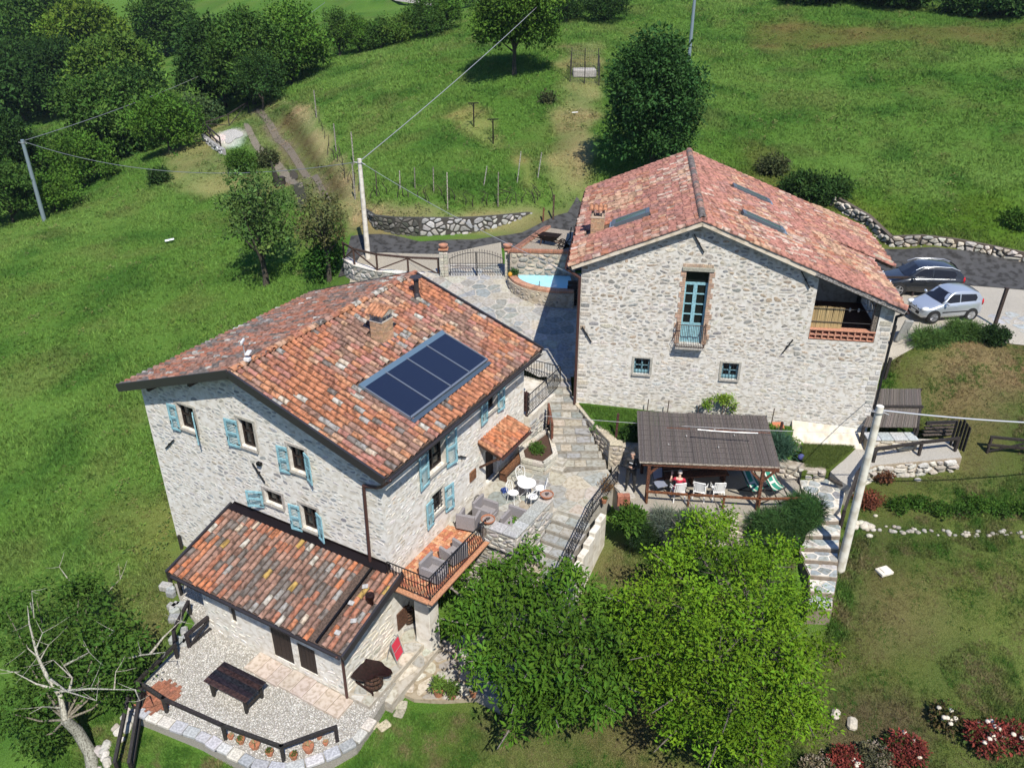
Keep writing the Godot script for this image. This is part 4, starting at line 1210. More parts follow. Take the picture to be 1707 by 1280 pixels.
# ---------- furniture and small things ----------
func dining_chair_iron() -> Node3D:   # white wire bistro chair, facing +z
	var t := thing("bistro_chair", "", "chair")
	var s := mb(); s.lathe(X(V(0, 0.44, 0)), [Vector2(0, 0), Vector2(0.18, 0.0), Vector2(0.2, 0.015), Vector2(0.2, 0.03), Vector2(0.18, 0.035), Vector2(0, 0.03)], 16)
	part(t, "seat", s, M.paint)
	for e in [[-0.14, 0.14], [0.14, 0.14], [-0.13, -0.14], [0.13, -0.14]]:
		var l := mb(); l.tube([V(e[0], 0.44, e[1]), V(e[0] * 1.15, 0.2, e[1] * 1.1), V(e[0] * 1.4, 0, e[1] * 1.45)], 0.011, 0.011, 5); part(t, "leg", l, M.paint)
	var b := mb()
	b.tube([V(-0.16, 0.44, -0.13), V(-0.19, 0.65, -0.19), V(-0.16, 0.83, -0.23), V(0, 0.91, -0.25), V(0.16, 0.83, -0.23), V(0.19, 0.65, -0.19), V(0.16, 0.44, -0.13)], 0.013, 0.013, 5)
	for sx in [-1, 1]: b.tube([V(sx * 0.05, 0.46, -0.17), V(sx * 0.1, 0.62, -0.19), V(sx * 0.02, 0.74, -0.22), V(sx * 0.09, 0.85, -0.24)], 0.008, 0.008, 4)
	b.tube([V(0, 0.6, -0.18), V(0.07, 0.68, -0.2), V(0, 0.76, -0.22), V(-0.07, 0.68, -0.2), V(0, 0.6, -0.18)], 0.008, 0.008, 4)
	part(t, "backrest", b, M.paint)
	return t
func lounge_chair() -> Node3D:   # boxy grey woven armchair, facing +z
	var t := thing("lounge_armchair", "", "armchair")
	for e in [["seat", 0, 0.22, 0.02, 0.52, 0.14, 0.56], ["backrest", 0, 0.42, -0.33, 0.72, 0.62, 0.1], ["armrest", -0.31, 0.33, 0.02, 0.1, 0.46, 0.66], ["armrest", 0.31, 0.33, 0.02, 0.1, 0.46, 0.66]]:
		var b := mb(C(0.42, 0.40, 0.43))
		b.bevel(X(V(e[1], e[2], e[3])), V(e[4], e[5], e[6]), 0.012)
		part(t, e[0], b, M.wicker)
	var f := mb(C(0.42, 0.40, 0.43)); f.bevel(X(V(0, 0.1, 0.32)), V(0.52, 0.18, 0.05), 0.01); part(t, "front_panel", f, M.wicker)
	return t
func plastic_chair() -> Node3D:
	var t := thing("plastic_chair", "", "chair")
	var s := mb(); s.bevel(Transform3D(Basis(Vector3.RIGHT, -0.06), V(0, 0.42, 0)), V(0.44, 0.035, 0.42), 0.012); part(t, "seat", s, M.paint)
	var b := mb()
	for k in 7:
		var a := (k - 3) / 3.0
		b.box(Transform3D(Basis(Vector3.RIGHT, -0.22) * Basis(Vector3.UP, a * 0.5), V(a * 0.19, 0.66, -0.24 + a * a * 0.05)), V(0.068, 0.44, 0.018))
	b.tube([V(-0.2, 0.86, -0.22), V(-0.1, 0.9, -0.29), V(0.1, 0.9, -0.29), V(0.2, 0.86, -0.22)], 0.02, 0.02, 6)
	part(t, "backrest", b, M.paint)
	for sx in [-1, 1]:
		var a := mb(); a.tube([V(sx * 0.2, 0.72, -0.24), V(sx * 0.27, 0.67, -0.05), V(sx * 0.27, 0.64, 0.16), V(sx * 0.25, 0.42, 0.2)], 0.02, 0.02, 6); part(t, "armrest", a, M.paint)
		for sz in [-1, 1]:
			var l := mb(); l.bar(V(sx * 0.19, 0.42, sz * 0.18), V(sx * 0.23, 0, sz * 0.24), 0.035); part(t, "leg", l, M.paint)
	return t
func deck_chair() -> Node3D:   # folding sling chair, facing +z
	var t := thing("deck_chair", "", "deck chair")
	for sx in [-0.27, 0.27]:
		var b := mb(C(0.035, 0.03, 0.03)); b.bar(V(sx, 0.05, 0.6), V(sx, 1.0, -0.55), 0.035); part(t, "side_rail", b, M.plainwood)
		var c := mb(C(0.035, 0.03, 0.03)); c.bar(V(sx * 0.88, 0.02, -0.5), V(sx * 0.88, 0.45, 0.35), 0.035); part(t, "cross_leg", c, M.plainwood)
	var r := mb(C(0.035, 0.03, 0.03))
	for e in [[1.0, -0.55], [0.05, 0.6], [0.45, 0.35], [0.02, -0.5]]: r.bar(V(-0.28, e[0], e[1]), V(0.28, e[0], e[1]), 0.035)
	part(t, "cross_bar", r, M.plainwood)
	var s := mb(); var ps := []
	for k in 13:
		var u := k / 12.0
		ps.append(V(0, lerpf(1.0, 0.45, u) - sin(u * PI) * 0.24 , lerpf(-0.55, 0.35, u) + sin(u * PI) * 0.02))
	for k in 12:
		for j in 7:
			var x0 := -0.25 + j * 0.0715; var x1 := x0 + 0.0715
			s.col = C(0.55, 0.55, 0.48) if j == 1 or j == 5 or (k == 5 and j > 1 and j < 5) else C(0.02, 0.2, 0.14)
			var o := V(x0, 0, 0); var o1 := V(x1, 0, 0)
			s.quad(ps[k] + o, ps[k + 1] + o, ps[k + 1] + o1, ps[k] + o1)
			s.quad(ps[k] + o + V(0, -0.012, 0), ps[k] + o1 + V(0, -0.012, 0), ps[k + 1] + o1 + V(0, -0.012, 0), ps[k + 1] + o + V(0, -0.012, 0))
	part(t, "sling", s, M.cloth)
	return t
func pot(called: String, label: String, at: Vector3, r: float, h: float, plant: int, group := "") -> Node3D:
	var t := thing(called, label, "plant pot", at, R.randf() * TAU, group)
	var b := mb(vary(C(0.42, 0.17, 0.09), 0.12, 0.05))
	b.lathe(Transform3D(), [Vector2(0, 0), Vector2(r * 0.68, 0), Vector2(r * 0.92, h * 0.78), Vector2(r, h * 0.79), Vector2(r, h), Vector2(r * 0.88, h), Vector2(r * 0.84, h * 0.86), Vector2(0, h * 0.86)], 14)
	part(t, "pot", b, M.clay)
	if plant == 1:
		var s := mb()
		for k in 14:
			s.col = vary(C(0.3, 0.26, 0.13), 0.3, 0.1)
			var a := R.randf() * TAU; var o := V(cos(a), 0, sin(a))
			s.tube([V(0, h * 0.8, 0), o * r * 0.6 + V(0, h + r * rr(0.4, 1.0), 0), o * r * rr(0.9, 1.6) + V(0, h + r * rr(-0.1, 0.7), 0)], 0.008, 0.003, 4)
		part(t, "dry_stems", s, M.straw)
	elif plant == 2:
		crown(t, "foliage", [[V(0, h + r * 0.8, 0), V(r * 1.25, r * 1.1, r * 1.25)]], 900, "bush", 0.75, C(0.1, 0.17, 0.03))
	elif plant == 3:
		crown(t, "foliage", [[V(0, h + r * 0.15, 0), V(r * 0.8, r * 0.45, r * 0.8)]], 1500, "bush", 0.4, C(0.07, 0.12, 0.03))
	return t
func bowl(label: String, at: Vector3) -> void:
	var t := thing("terracotta_bowl", label, "bowl", at, 0.0, "terracotta bowls on the terrace wall")
	var b := mb(C(0.42, 0.17, 0.09))
	b.lathe(Transform3D(), [Vector2(0, 0), Vector2(0.15, 0), Vector2(0.24, 0.15), Vector2(0.26, 0.15), Vector2(0.26, 0.19), Vector2(0.23, 0.19), Vector2(0.22, 0.14), Vector2(0, 0.14)], 18)
	part(t, "bowl", b, M.clay)
	var g := mb(C(0.62, 0.5, 0.46)); g.lathe(Transform3D(), [Vector2(0.225, 0.145), Vector2(0.1, 0.165), Vector2(0, 0.17)], 14); part(t, "gravel", g, M.gravel)
	for k in 7:
		var s := mb(vary(C(0.06, 0.05, 0.05), 0.3)); var a := k * 2.4
		s.ball(V(cos(a) * 0.012 * k, 0.19, sin(a) * 0.012 * k), V(0.035, 0.04, 0.03), 6); part(t, "succulent", s, M.leafmat)
# fence of posts and rails; pts are world points on the ground; diag adds a brace in every bay
func rail_fence(called: String, label: String, pts: Array, h: float, th: float, col: Color, heights := [1.0], diag := 0, group := "", m: Material = null, postup := 0.0) -> Node3D:
	var t := thing(called, label, "fence", Vector3.ZERO, 0, group)
	if m == null: m = M.plainwood
	for p in pts:
		var b := mb(vary(col, 0.15)); b.bevel(Transform3D(Basis(Vector3.UP, R.randf() * 0.3), p + Vector3.UP * (h * 0.5 + postup * 0.5 - 0.1)), V(th * 1.15, h + postup + 0.2, th * 1.15), th * 0.2); part(t, "post", b, m)
	for i in pts.size() - 1:
		for f in heights:
			var b := mb(vary(col, 0.15)); b.bar(pts[i] + Vector3.UP * h * f - (pts[i + 1] - pts[i]).normalized() * 0.06, pts[i + 1] + Vector3.UP * h * f + (pts[i + 1] - pts[i]).normalized() * 0.06, th, th * 1.1); part(t, "rail", b, m)
		if diag:
			var lo := 0 if (i + diag) & 1 else 1
			var b := mb(vary(col, 0.15)); b.bar(pts[i] + Vector3.UP * h * (0.08 if lo == 0 else 0.94), pts[i + 1] + Vector3.UP * h * (0.94 if lo == 0 else 0.08), th * 0.7); part(t, "brace", b, m)
	return t
func cable(called: String, label: String, p: Vector3, q: Vector3, sag: float, r: float, col: Color) -> void:
	var ps := []
	for k in 25:
		var u := k / 24.0
		ps.append(p.lerp(q, u) - Vector3.UP * sag * 4 * u * (1 - u))
	var b := mb(col); b.tube(ps, r, r, 5)
	single(called, b, M.metal, label, "cable")
func pole(label: String, at: Vector3, h: float, r0: float, r1: float, col: Color, m: Material, group := "") -> Node3D:
	var t := thing("utility_pole", label, "utility pole", at, 0, group)
	var b := mb(col); b.cyl(V(0, -0.5, 0), V(0, h, 0), r0, r1, 14); part(t, "shaft", b, m)
	var c := mb(C(0.4, 0.4, 0.4)); c.cyl(V(0, h - 0.25, 0), V(0, h - 0.2, 0), r1 * 1.25, r1 * 1.25, 12); c.cyl(V(r1, h - 0.22, 0), V(r1 + 0.2, h - 0.3, 0.05), 0.02); c.cyl(V(-r1, h - 0.22, 0), V(-r1 - 0.2, h - 0.18, 0), 0.02); part(t, "bracket", c, M.metal)
	return t
# ---------- cars ----------
# side profile stations: [x, y of sill, y of belt, y of roof (or same as belt), half width at belt, half width at roof]
func car(called: String, label: String, at: Vector3, turn: float, len: float, wid: float, hgt: float, paint: Material, wheel_r: float, hatch: bool) -> void:
	var t := thing(called, label, "car", at, turn)
	var hw := wid * 0.5
	# lower body: loft of rings along the length; u runs from nose (0) to tail (1)
	var nose := [[0.0, 0.30, 0.52, 0.58], [0.02, 0.22, 0.62, 0.78], [0.08, 0.2, 0.7, 0.92], [0.16, 0.2, 0.76, 0.98], [0.25, 0.2, 0.86, 1.0], [0.34, 0.2, 0.93, 1.0], [0.5, 0.2, 0.95, 1.0], [0.66, 0.2, 0.97, 1.0], [0.8, 0.2, 0.98, 1.0], [0.92, 0.21, 0.98, 0.97], [0.975, 0.24, 0.96, 0.9], [1.0, 0.32, 0.84, 0.8]]
	var k := hgt / 1.47
	var rings := []
	for s in nose:
		var x: float = (s[0] - 0.5) * len
		var y0: float = s[1] * k; var y1: float = s[2] * k; var w: float = hw * s[3]
		var half := [Vector2(0, y0 - 0.02), Vector2(w * 0.86, y0), Vector2(w * 0.98, y0 + 0.12), Vector2(w, lerpf(y0, y1, 0.5)), Vector2(w * 0.985, lerpf(y0, y1, 0.8)), Vector2(w * 0.93, y1), Vector2(w * 0.7, y1 + 0.035 * k), Vector2(0, y1 + 0.06 * k)]
		var ring := []
		for p in half: ring.append(V(x, p.y, p.x))
		for i in range(half.size() - 2, 0, -1): ring.append(V(x, half[i].y, -half[i].x))
		rings.append(ring)
	var b := mb()
	smooth_loft(b, rings, true)
	part(t, "body", b, paint)
	# cabin: windscreen foot, roof front, roof back, rear glass foot
	var cab := [[0.27, 0.86, 0.0], [0.36, 1.12, 0.55], [0.43, 1.33, 0.95], [0.5, 1.44, 1.0], [0.62, 1.47, 1.0], [0.78, 1.44, 0.98], [0.9, 1.36, 0.9], [0.965, 1.12, 0.5], [0.99, 0.92, 0.1]]
	if not hatch: cab = [[0.25, 0.86, 0.0], [0.33, 1.08, 0.5], [0.41, 1.32, 0.95], [0.47, 1.42, 1.0], [0.6, 1.46, 1.0], [0.76, 1.44, 0.98], [0.89, 1.35, 0.9], [0.965, 1.08, 0.45], [0.985, 0.92, 0.1]]
	var cr := []
	for s in cab:
		var x: float = (s[0] - 0.5) * len; var y: float = s[1] * k
		var by := 0.9 * k
		var wb := hw * 0.93; var wt := hw * 0.74
		var f := clampf((y - by) / (1.44 * k - by), 0, 1)
		var ws := lerpf(wb, wt, f)
		var half := [Vector2(wb, by - 0.06), Vector2(lerpf(wb, ws, 0.6), lerpf(by, y, 0.55)), Vector2(ws, y - 0.05 * k), Vector2(ws * 0.85, y), Vector2(0, y + 0.025)]
		var ring := []
		for p in half: ring.append(V(x, p.y, p.x))
		for i in range(half.size() - 2, -1, -1): ring.append(V(x, half[i].y, -half[i].x))
		cr.append(ring)
	var cb := mb()
	smooth_loft(cb, cr, false)
	part(t, "cabin", cb, paint)
	# glass laid just proud of the cabin
	var side := func(u: float, f: float, s: float) -> Vector3:
		var y := lerpf(0.9 * k, 1.42 * k, f)
		return V((u - 0.5) * len, y, s * (lerpf(hw * 0.93, hw * 0.74, f) + 0.012))
	for s in [-1.0, 1.0]:
		for q in [[[0.345, 0.08], [0.575, 0.08], [0.575, 0.82], [0.47, 0.84], [0.41, 0.6]], [[0.595, 0.08], [0.84, 0.1], [0.87, 0.45], [0.84, 0.76], [0.595, 0.82]]]:
			var g := mb(C(0.012, 0.014, 0.016)); var pts := []
			for e in q: pts.append(side.call(e[0], e[1], s))
			for i in range(1, pts.size() - 1): g.out3(pts[0], pts[i], pts[i + 1], V(0, 0.8, 0))
			part(t, "side_window", g, M.carglass)
		for e in [[0.36, 0.46], [0.585, 0.69]]:
			var h := mb(); h.bevel(X(V((e[1] + 0.06 - 0.5) * len, 0.78 * k, s * (hw + 0.005))), V(0.16, 0.03, 0.03), 0.01); part(t, "door_handle", h, paint)
		var trim := mb(C(0.02, 0.02, 0.022)); trim.b(V(0.02 * len, 0.52 * k, s * (hw + 0.004)), V(len * 0.42, 0.05, 0.02)); part(t, "side_trim", trim, M.rubber)
		var mr := mb(); mr.bevel(Transform3D(Basis(Vector3.UP, s * 0.2), V((0.34 - 0.5) * len, 0.98 * k, s * (hw + 0.1))), V(0.12, 0.13, 0.2), 0.045); part(t, "mirror", mr, paint)
		var hl := mb(C(0.75, 0.78, 0.8)); hl.ball(V((0.06 - 0.5) * len, 0.66 * k, s * hw * 0.72), V(0.22, 0.09, 0.16), 8); part(t, "headlight", hl, M.lampglass)
		var tl := mb(C(0.45, 0.01, 0.015)); tl.ball(V((0.968 - 0.5) * len, 0.9 * k, s * hw * 0.86), V(0.06, 0.17, 0.08), 8); part(t, "tail_light", tl, M.lampglass)
		for u in [0.185, 0.81]:
			var c := V((u - 0.5) * len, wheel_r, s * (hw - 0.1))
			var ar := mb(C(0.01, 0.01, 0.01)); ar.cyl(c + V(0, 0.02, -s * 0.1), c + V(0, 0.02, s * 0.106), wheel_r * 1.14, -1, 22); part(t, "wheel_arch", ar, M.rubber)
			var w := Node3D.new(); w.name = "wheel"; t.add_child(w, true)
			var ty := mb(C(0.018, 0.018, 0.018)); ty.lathe(Transform3D(Basis(Vector3.RIGHT, PI * 0.5 * s), c + V(0, 0, -s * 0.08)), [Vector2(wheel_r * 0.6, 0.0), Vector2(wheel_r * 0.95, 0.0), Vector2(wheel_r, 0.04), Vector2(wheel_r, 0.17), Vector2(wheel_r * 0.94, 0.205), Vector2(wheel_r * 0.66, 0.21)], 22); part(w, "tyre", ty, M.rubber)
			var ri := mb(C(0.55, 0.56, 0.58)); ri.lathe(Transform3D(Basis(Vector3.RIGHT, PI * 0.5 * s), c + V(0, 0, s * 0.1)), [Vector2(wheel_r * 0.68, 0.0), Vector2(wheel_r * 0.66, 0.03), Vector2(wheel_r * 0.56, 0.02), Vector2(0, 0.022)] if hatch else [Vector2(wheel_r * 0.7, 0.0), Vector2(wheel_r * 0.68, 0.03), Vector2(wheel_r * 0.6, 0.02)], 20)
			for q in 5:
				var a := q * TAU / 5
				ri.bar(c + V(0, 0, s * 0.125), c + V(cos(a) * wheel_r * 0.64, sin(a) * wheel_r * 0.64, s * 0.125), wheel_r * 0.2, 0.03, Vector3.BACK)
			part(w, "rim", ri, M.alloy)
	# windscreen and rear glass
	for q in [[[cab[0], cab[1], cab[2]], "windscreen"], [[cab[-1], cab[-2], cab[-3]], "rear_window"]]:
		var g := mb(C(0.012, 0.014, 0.016))
		var sgn := -1.0 if q[1] == "windscreen" else 1.0
		var a: Array = q[0][0]; var m: Array = q[0][1]; var d: Array = q[0][2]
		var rows := []
		for e in [[a, 0.1], [m, 0.0], [d, 0.0]]:
			var y: float = e[0][1] * k + (0.05 if e[1] > 0 else 0.0)
			var f := clampf((y - 0.9 * k) / (0.54 * k), 0, 1)
			var w := lerpf(hw * 0.84, hw * 0.66, f)
			var x: float = (e[0][0] - 0.5) * len + sgn * (0.015 - e[1] * 0.3)
			rows.append([V(x - sgn * 0.05, y + 0.02, -w), V(x, y + 0.04, 0), V(x - sgn * 0.05, y + 0.02, w)])
		for i in 2:
			for j in 2: g.out4(rows[i][j], rows[i][j + 1], rows[i + 1][j + 1], rows[i + 1][j], V(0, 0.7, 0))
		part(t, q[1], g, M.carglass)
	var gr := mb(C(0.012, 0.012, 0.013))
	gr.bevel(X(V(-0.492 * len, 0.42 * k, 0)), V(0.12, 0.17 * k, hw * 1.05), 0.03); part(t, "grille", gr, M.rubber)
	var pl := mb(C(0.7, 0.7, 0.7)); pl.b(V(-0.51 * len, 0.42 * k, 0), V(0.03, 0.1, 0.36)); part(t, "number_plate", pl, M.paint)
	if not hatch:
		for s in [-1.0, 1.0]:
			var rr := mb(C(0.6, 0.62, 0.64)); rr.tube([side.call(0.36, 0.72, s), side.call(0.45, 1.02, s), side.call(0.6, 1.08, s), side.call(0.8, 1.04, s), side.call(0.9, 0.8, s)], 0.02, 0.02, 5); part(t, "roof_rail", rr, M.alloy)
			var cl := mb(C(0.6, 0.62, 0.64)); cl.tube([side.call(0.34, 0.03, s), side.call(0.6, 0.03, s), side.call(0.86, 0.06, s)], 0.014, 0.014, 5); part(t, "chrome_strip", cl, M.alloy)
func smooth_loft(b: MB, rings: Array, closed: bool) -> void:
	var n: int = rings[0].size()
	var last := n if closed else n - 1
	var nrm := []
	var mid := Vector3.ZERO
	for i in rings.size():
		var row := []
		for j in n:
			var d1: Vector3 = rings[mini(i + 1, rings.size() - 1)][j] - rings[maxi(i - 1, 0)][j]
			var ja := (j + n - 1) % n if closed else maxi(j - 1, 0); var jb := (j + 1) % n if closed else mini(j + 1, n - 1)
			var m: Vector3 = d1.cross(rings[i][jb] - rings[i][ja]).normalized()
			if m.dot(rings[i][j] - V(rings[i][j].x, 0.6, 0)) < 0: m = -m
			row.append(m)
		nrm.append(row)
	for i in rings.size() - 1:
		for j in last:
			var e := (j + 1) % n
			var p := [rings[i][j], rings[i + 1][j], rings[i + 1][e], rings[i][e]]
			var q := [nrm[i][j], nrm[i + 1][j], nrm[i + 1][e], nrm[i][e]]
			for tr in [[0, 1, 2], [0, 2, 3]]:
				var a: Vector3 = p[tr[0]]; var c: Vector3 = p[tr[1]]; var d: Vector3 = p[tr[2]]
				if (c - a).cross(d - a).dot(q[tr[0]] + q[tr[1]] + q[tr[2]]) > 0: b.trin(a, c, d, q[tr[0]], q[tr[1]], q[tr[2]])
				else: b.trin(a, d, c, q[tr[0]], q[tr[2]], q[tr[1]])
	if closed:
		for r in [rings[0], rings[-1]]:
			var c := Vector3.ZERO
			for p in r: c += p
			c /= n
			for j in n: b.out3(c, r[j], r[(j + 1) % n], V(0, 0.6, 0))
# ---------- people: one skin over tapered bones, meshed as surface nets ----------
func sdf(p: Vector3, bones: Array, k: float) -> float:
	var d := 1e9
	for q in bones:
		var a: Vector3 = q[0]; var ab: Vector3 = q[1] - a
		var h := clampf((p - a).dot(ab) / maxf(ab.length_squared(), 1e-9), 0, 1)
		var e: float = p.distance_to(a + ab * h) - lerpf(q[2], q[3], h)
		if d > 1e8: d = e
		else:
			var m := clampf(0.5 + 0.5 * (d - e) / k, 0, 1)
			d = lerpf(d, e, m) - k * m * (1 - m)
	return d
func skin(b: MB, bones: Array, cell: float, k: float, paint: Callable) -> void:
	var lo := Vector3.ONE * 1e9; var hi := -lo
	for q in bones:
		for e in 2:
			lo = lo.min(q[e] - Vector3.ONE * (q[2 + e] + cell * 2)); hi = hi.max(q[e] + Vector3.ONE * (q[2 + e] + cell * 2))
	var n := Vector3i((hi - lo) / cell) + Vector3i.ONE * 2
	var f := PackedFloat32Array(); f.resize(n.x * n.y * n.z); f.fill(1.0)
	var done := {}
	for q in bones:
		var r: float = maxf(q[2], q[3]) + cell * 2.2
		var l: Vector3i = Vector3i(((q[0].min(q[1]) - Vector3.ONE * r) - lo) / cell).max(Vector3i.ZERO); var h: Vector3i = Vector3i(((q[0].max(q[1]) + Vector3.ONE * r) - lo) / cell).min(n - Vector3i.ONE)
		for z in range(l.z, h.z + 1):
			for y in range(l.y, h.y + 1):
				for x in range(l.x, h.x + 1):
					var at := (z * n.y + y) * n.x + x
					if done.has(at): continue
					var p := lo + V(x, y, z) * cell
					var near := Geometry3D.get_closest_point_to_segment(p, q[0], q[1]).distance_to(p)
					if near > r: continue
					done[at] = true
					f[at] = sdf(p, bones, k)
	var vid := {}; var vs := []
	for at in done:
		var x: int = at % n.x; var y: int = (at / n.x) % n.y; var z: int = at / (n.x * n.y)
		if x >= n.x - 1 or y >= n.y - 1 or z >= n.z - 1: continue
		var sum := Vector3.ZERO; var cnt := 0
		var g := []
		for c in 8: g.append(f[((z + (c >> 2)) * n.y + y + ((c >> 1) & 1)) * n.x + x + (c & 1)])
		for e in [[0, 1], [2, 3], [4, 5], [6, 7], [0, 2], [1, 3], [4, 6], [5, 7], [0, 4], [1, 5], [2, 6], [3, 7]]:
			var a: float = g[e[0]]; var d: float = g[e[1]]
			if (a < 0) != (d < 0):
				var u := a / (a - d)
				var pa := V(e[0] & 1, (e[0] >> 1) & 1, e[0] >> 2); var pb := V(e[1] & 1, (e[1] >> 1) & 1, e[1] >> 2)
				sum += pa.lerp(pb, u); cnt += 1
		if cnt:
			vid[at] = vs.size(); vs.append(lo + (V(x, y, z) + sum / cnt) * cell)
	var norms := []
	for p in vs:
		var e := cell * 0.5
		norms.append(V(sdf(p + V(e, 0, 0), bones, k) - sdf(p - V(e, 0, 0), bones, k), sdf(p + V(0, e, 0), bones, k) - sdf(p - V(0, e, 0), bones, k), sdf(p + V(0, 0, e), bones, k) - sdf(p - V(0, 0, e), bones, k)).normalized())
	var st := [1, n.x, n.x * n.y]
	for at in done:
		for ax in 3:
			var o: int = at + st[ax]
			if o >= f.size() or (f[at] < 0) == (f[o] < 0): continue
			var u: int = st[(ax + 1) % 3]; var w: int = st[(ax + 2) % 3]
			var q := [at - u - w, at - w, at, at - u]
			if not (vid.has(q[0]) and vid.has(q[1]) and vid.has(q[2]) and vid.has(q[3])): continue
			var id := [vid[q[0]], vid[q[1]], vid[q[2]], vid[q[3]]]
			if f[at] > 0: id.reverse()
			b.col = paint.call((vs[id[0]] + vs[id[2]]) * 0.5)
			for tr in [[0, 1, 2], [0, 2, 3]]:
				var i0: int = id[tr[0]]; var i1: int = id[tr[1]]; var i2: int = id[tr[2]]
				if (vs[i1] - vs[i0]).cross(vs[i2] - vs[i0]).dot(norms[i0] + norms[i1] + norms[i2]) >= 0: b.trin(vs[i0], vs[i1], vs[i2], norms[i0], norms[i1], norms[i2])
				else: b.trin(vs[i0], vs[i2], vs[i1], norms[i0], norms[i2], norms[i1])
func hand(b: MB, at: Vector3, palm: Vector3, across: Vector3, curl: Vector3, col: Color) -> void:   # palm: wrist to knuckles; curl: the way the fingers bend
	var y := palm.normalized(); var x := across.normalized(); var z := curl.normalized()
	var bones := [[at, at + y * 0.075, 0.027, 0.03], [at + y * 0.03 - x * 0.02, at + y * 0.08 - x * 0.025, 0.016, 0.014], [at + y * 0.03 + x * 0.02, at + y * 0.08 + x * 0.025, 0.016, 0.014]]
	var fing := []
	for i in 4:
		var s := at + y * 0.085 + x * (-0.03 + i * 0.02)
		var l: float = [0.068, 0.078, 0.074, 0.058][i]
		var p1 := s + (y * 0.85 + z * 0.5).normalized() * l * 0.5; var p2 := p1 + (y * 0.4 + z * 0.9).normalized() * l * 0.5
		fing.append([s, p1, 0.0095, 0.009]); fing.append([p1, p2, 0.009, 0.0075])
	var th := at + y * 0.025 - x * 0.03
	var t1 := th + (y * 0.6 - x * 0.7 + z * 0.35).normalized() * 0.035
	fing.append([th, t1, 0.012, 0.011]); fing.append([t1, t1 + (y * 0.8 - x * 0.1 + z * 0.5).normalized() * 0.03, 0.0105, 0.008])
	skin(b, bones + fing, 0.0055, 0.006, func(_p): return col)
func head(b: MB, c: Vector3, face: Vector3, skin_c: Color, hair: Color, bald: float) -> void:
	var z := face.normalized(); var x := Vector3.UP.cross(z).normalized(); var y := z.cross(x)
	var bones := [[c + y * 0.03 - z * 0.015, c + y * 0.035 + z * 0.01, 0.086, 0.08], [c - y * 0.05 + z * 0.03, c - y * 0.07 + z * 0.045, 0.055, 0.045], [c + y * 0.01 + z * 0.085, c - y * 0.018 + z * 0.1, 0.009, 0.014], [c - y * 0.052 + z * 0.078 - x * 0.02, c - y * 0.052 + z * 0.078 + x * 0.02, 0.009, 0.009], [c + y * 0.028 + z * 0.072 - x * 0.045, c + y * 0.028 + z * 0.072 + x * 0.045, 0.013, 0.013]]
	for s in [-1, 1]: bones.append([c + x * s * 0.08 + y * 0.02, c + x * s * 0.084 - y * 0.02, 0.014, 0.011])
	skin(b, bones, 0.008, 0.018, func(p):
		var q := V((p - c).dot(x), (p - c).dot(y), (p - c).dot(z))
		if q.y > bald or (q.z < -0.01 and q.y > -0.03 and absf(q.x) < 0.078): return hair
		if q.z > 0.07 and absf(q.y - 0.012) < 0.008 and absf(absf(q.x) - 0.032) < 0.013: return C(0.03, 0.025, 0.02)
		if q.z > 0.06 and absf(q.y + 0.052) < 0.006 and absf(q.x) < 0.024: return C(0.3, 0.1, 0.08)
		return skin_c)
func standing_man(at: Vector3, turn: float) -> void:
	var t := thing("person", "person in black sweater and dark trousers standing with folded arms beside the pergola", "person", at, turn)
	var sk := C(0.42, 0.26, 0.19); var blk := C(0.016, 0.016, 0.019); var tr := C(0.022, 0.021, 0.023)
	var b := mb()
	var bones := [
		[V(0, 1.42, 0), V(0, 1.52, 0.01), 0.058, 0.055], [V(0, 1.3, -0.01), V(0, 1.0, 0.0), 0.135, 0.13], [V(-0.15, 1.37, 0), V(0.15, 1.37, 0), 0.085, 0.085], [V(-0.07, 0.94, 0), V(0.07, 0.94, 0), 0.125, 0.125],
		[V(-0.1, 0.9, 0), V(-0.13, 0.5, 0.02), 0.1, 0.068], [V(-0.13, 0.5, 0.02), V(-0.15, 0.1, -0.01), 0.066, 0.05], [V(-0.15, 0.05, -0.03), V(-0.17, 0.035, 0.15), 0.045, 0.035],
		[V(0.1, 0.9, 0), V(0.14, 0.5, 0.02), 0.1, 0.068], [V(0.14, 0.5, 0.02), V(0.16, 0.1, -0.01), 0.066, 0.05], [V(0.16, 0.05, -0.03), V(0.18, 0.035, 0.15), 0.045, 0.035],
		[V(-0.2, 1.36, 0), V(-0.27, 1.1, 0.02), 0.068, 0.055], [V(-0.27, 1.1, 0.02), V(-0.03, 1.12, 0.19), 0.054, 0.042],
		[V(0.2, 1.36, 0), V(0.27, 1.1, 0.02), 0.068, 0.055], [V(0.27, 1.1, 0.02), V(0.04, 1.17, 0.2), 0.054, 0.042]]
	skin(b, bones, 0.02, 0.04, func(p): return sk if p.y > 1.46 and absf(p.x) < 0.09 else tr if p.y < 0.96 and p.y > 0.1 else C(0.01, 0.01, 0.01) if p.y <= 0.1 else blk)
	head(b, V(0, 1.625, 0.02), V(-0.1, 0.15, 1), sk, C(0.16, 0.13, 0.11), 0.075)
	hand(b, V(-0.02, 1.12, 0.2), V(1, 0.12, 0.1), V(0.05, -1, 0.1), V(0.3, 0, -0.9), sk)
	hand(b, V(0.03, 1.17, 0.21), V(-1, 0.05, 0.1), V(0, 1, 0.1), V(-0.3, 0, -0.9), sk)
	part(t, "body", b, M.skin)
	var pr := mb(C(0.6, 0.62, 0.64)); pr.box(Transform3D(Basis(Vector3.BACK, -0.25), V(-0.03, 1.31, 0.128)), V(0.15, 0.03, 0.012)); part(t, "chest_print", pr, M.cloth)
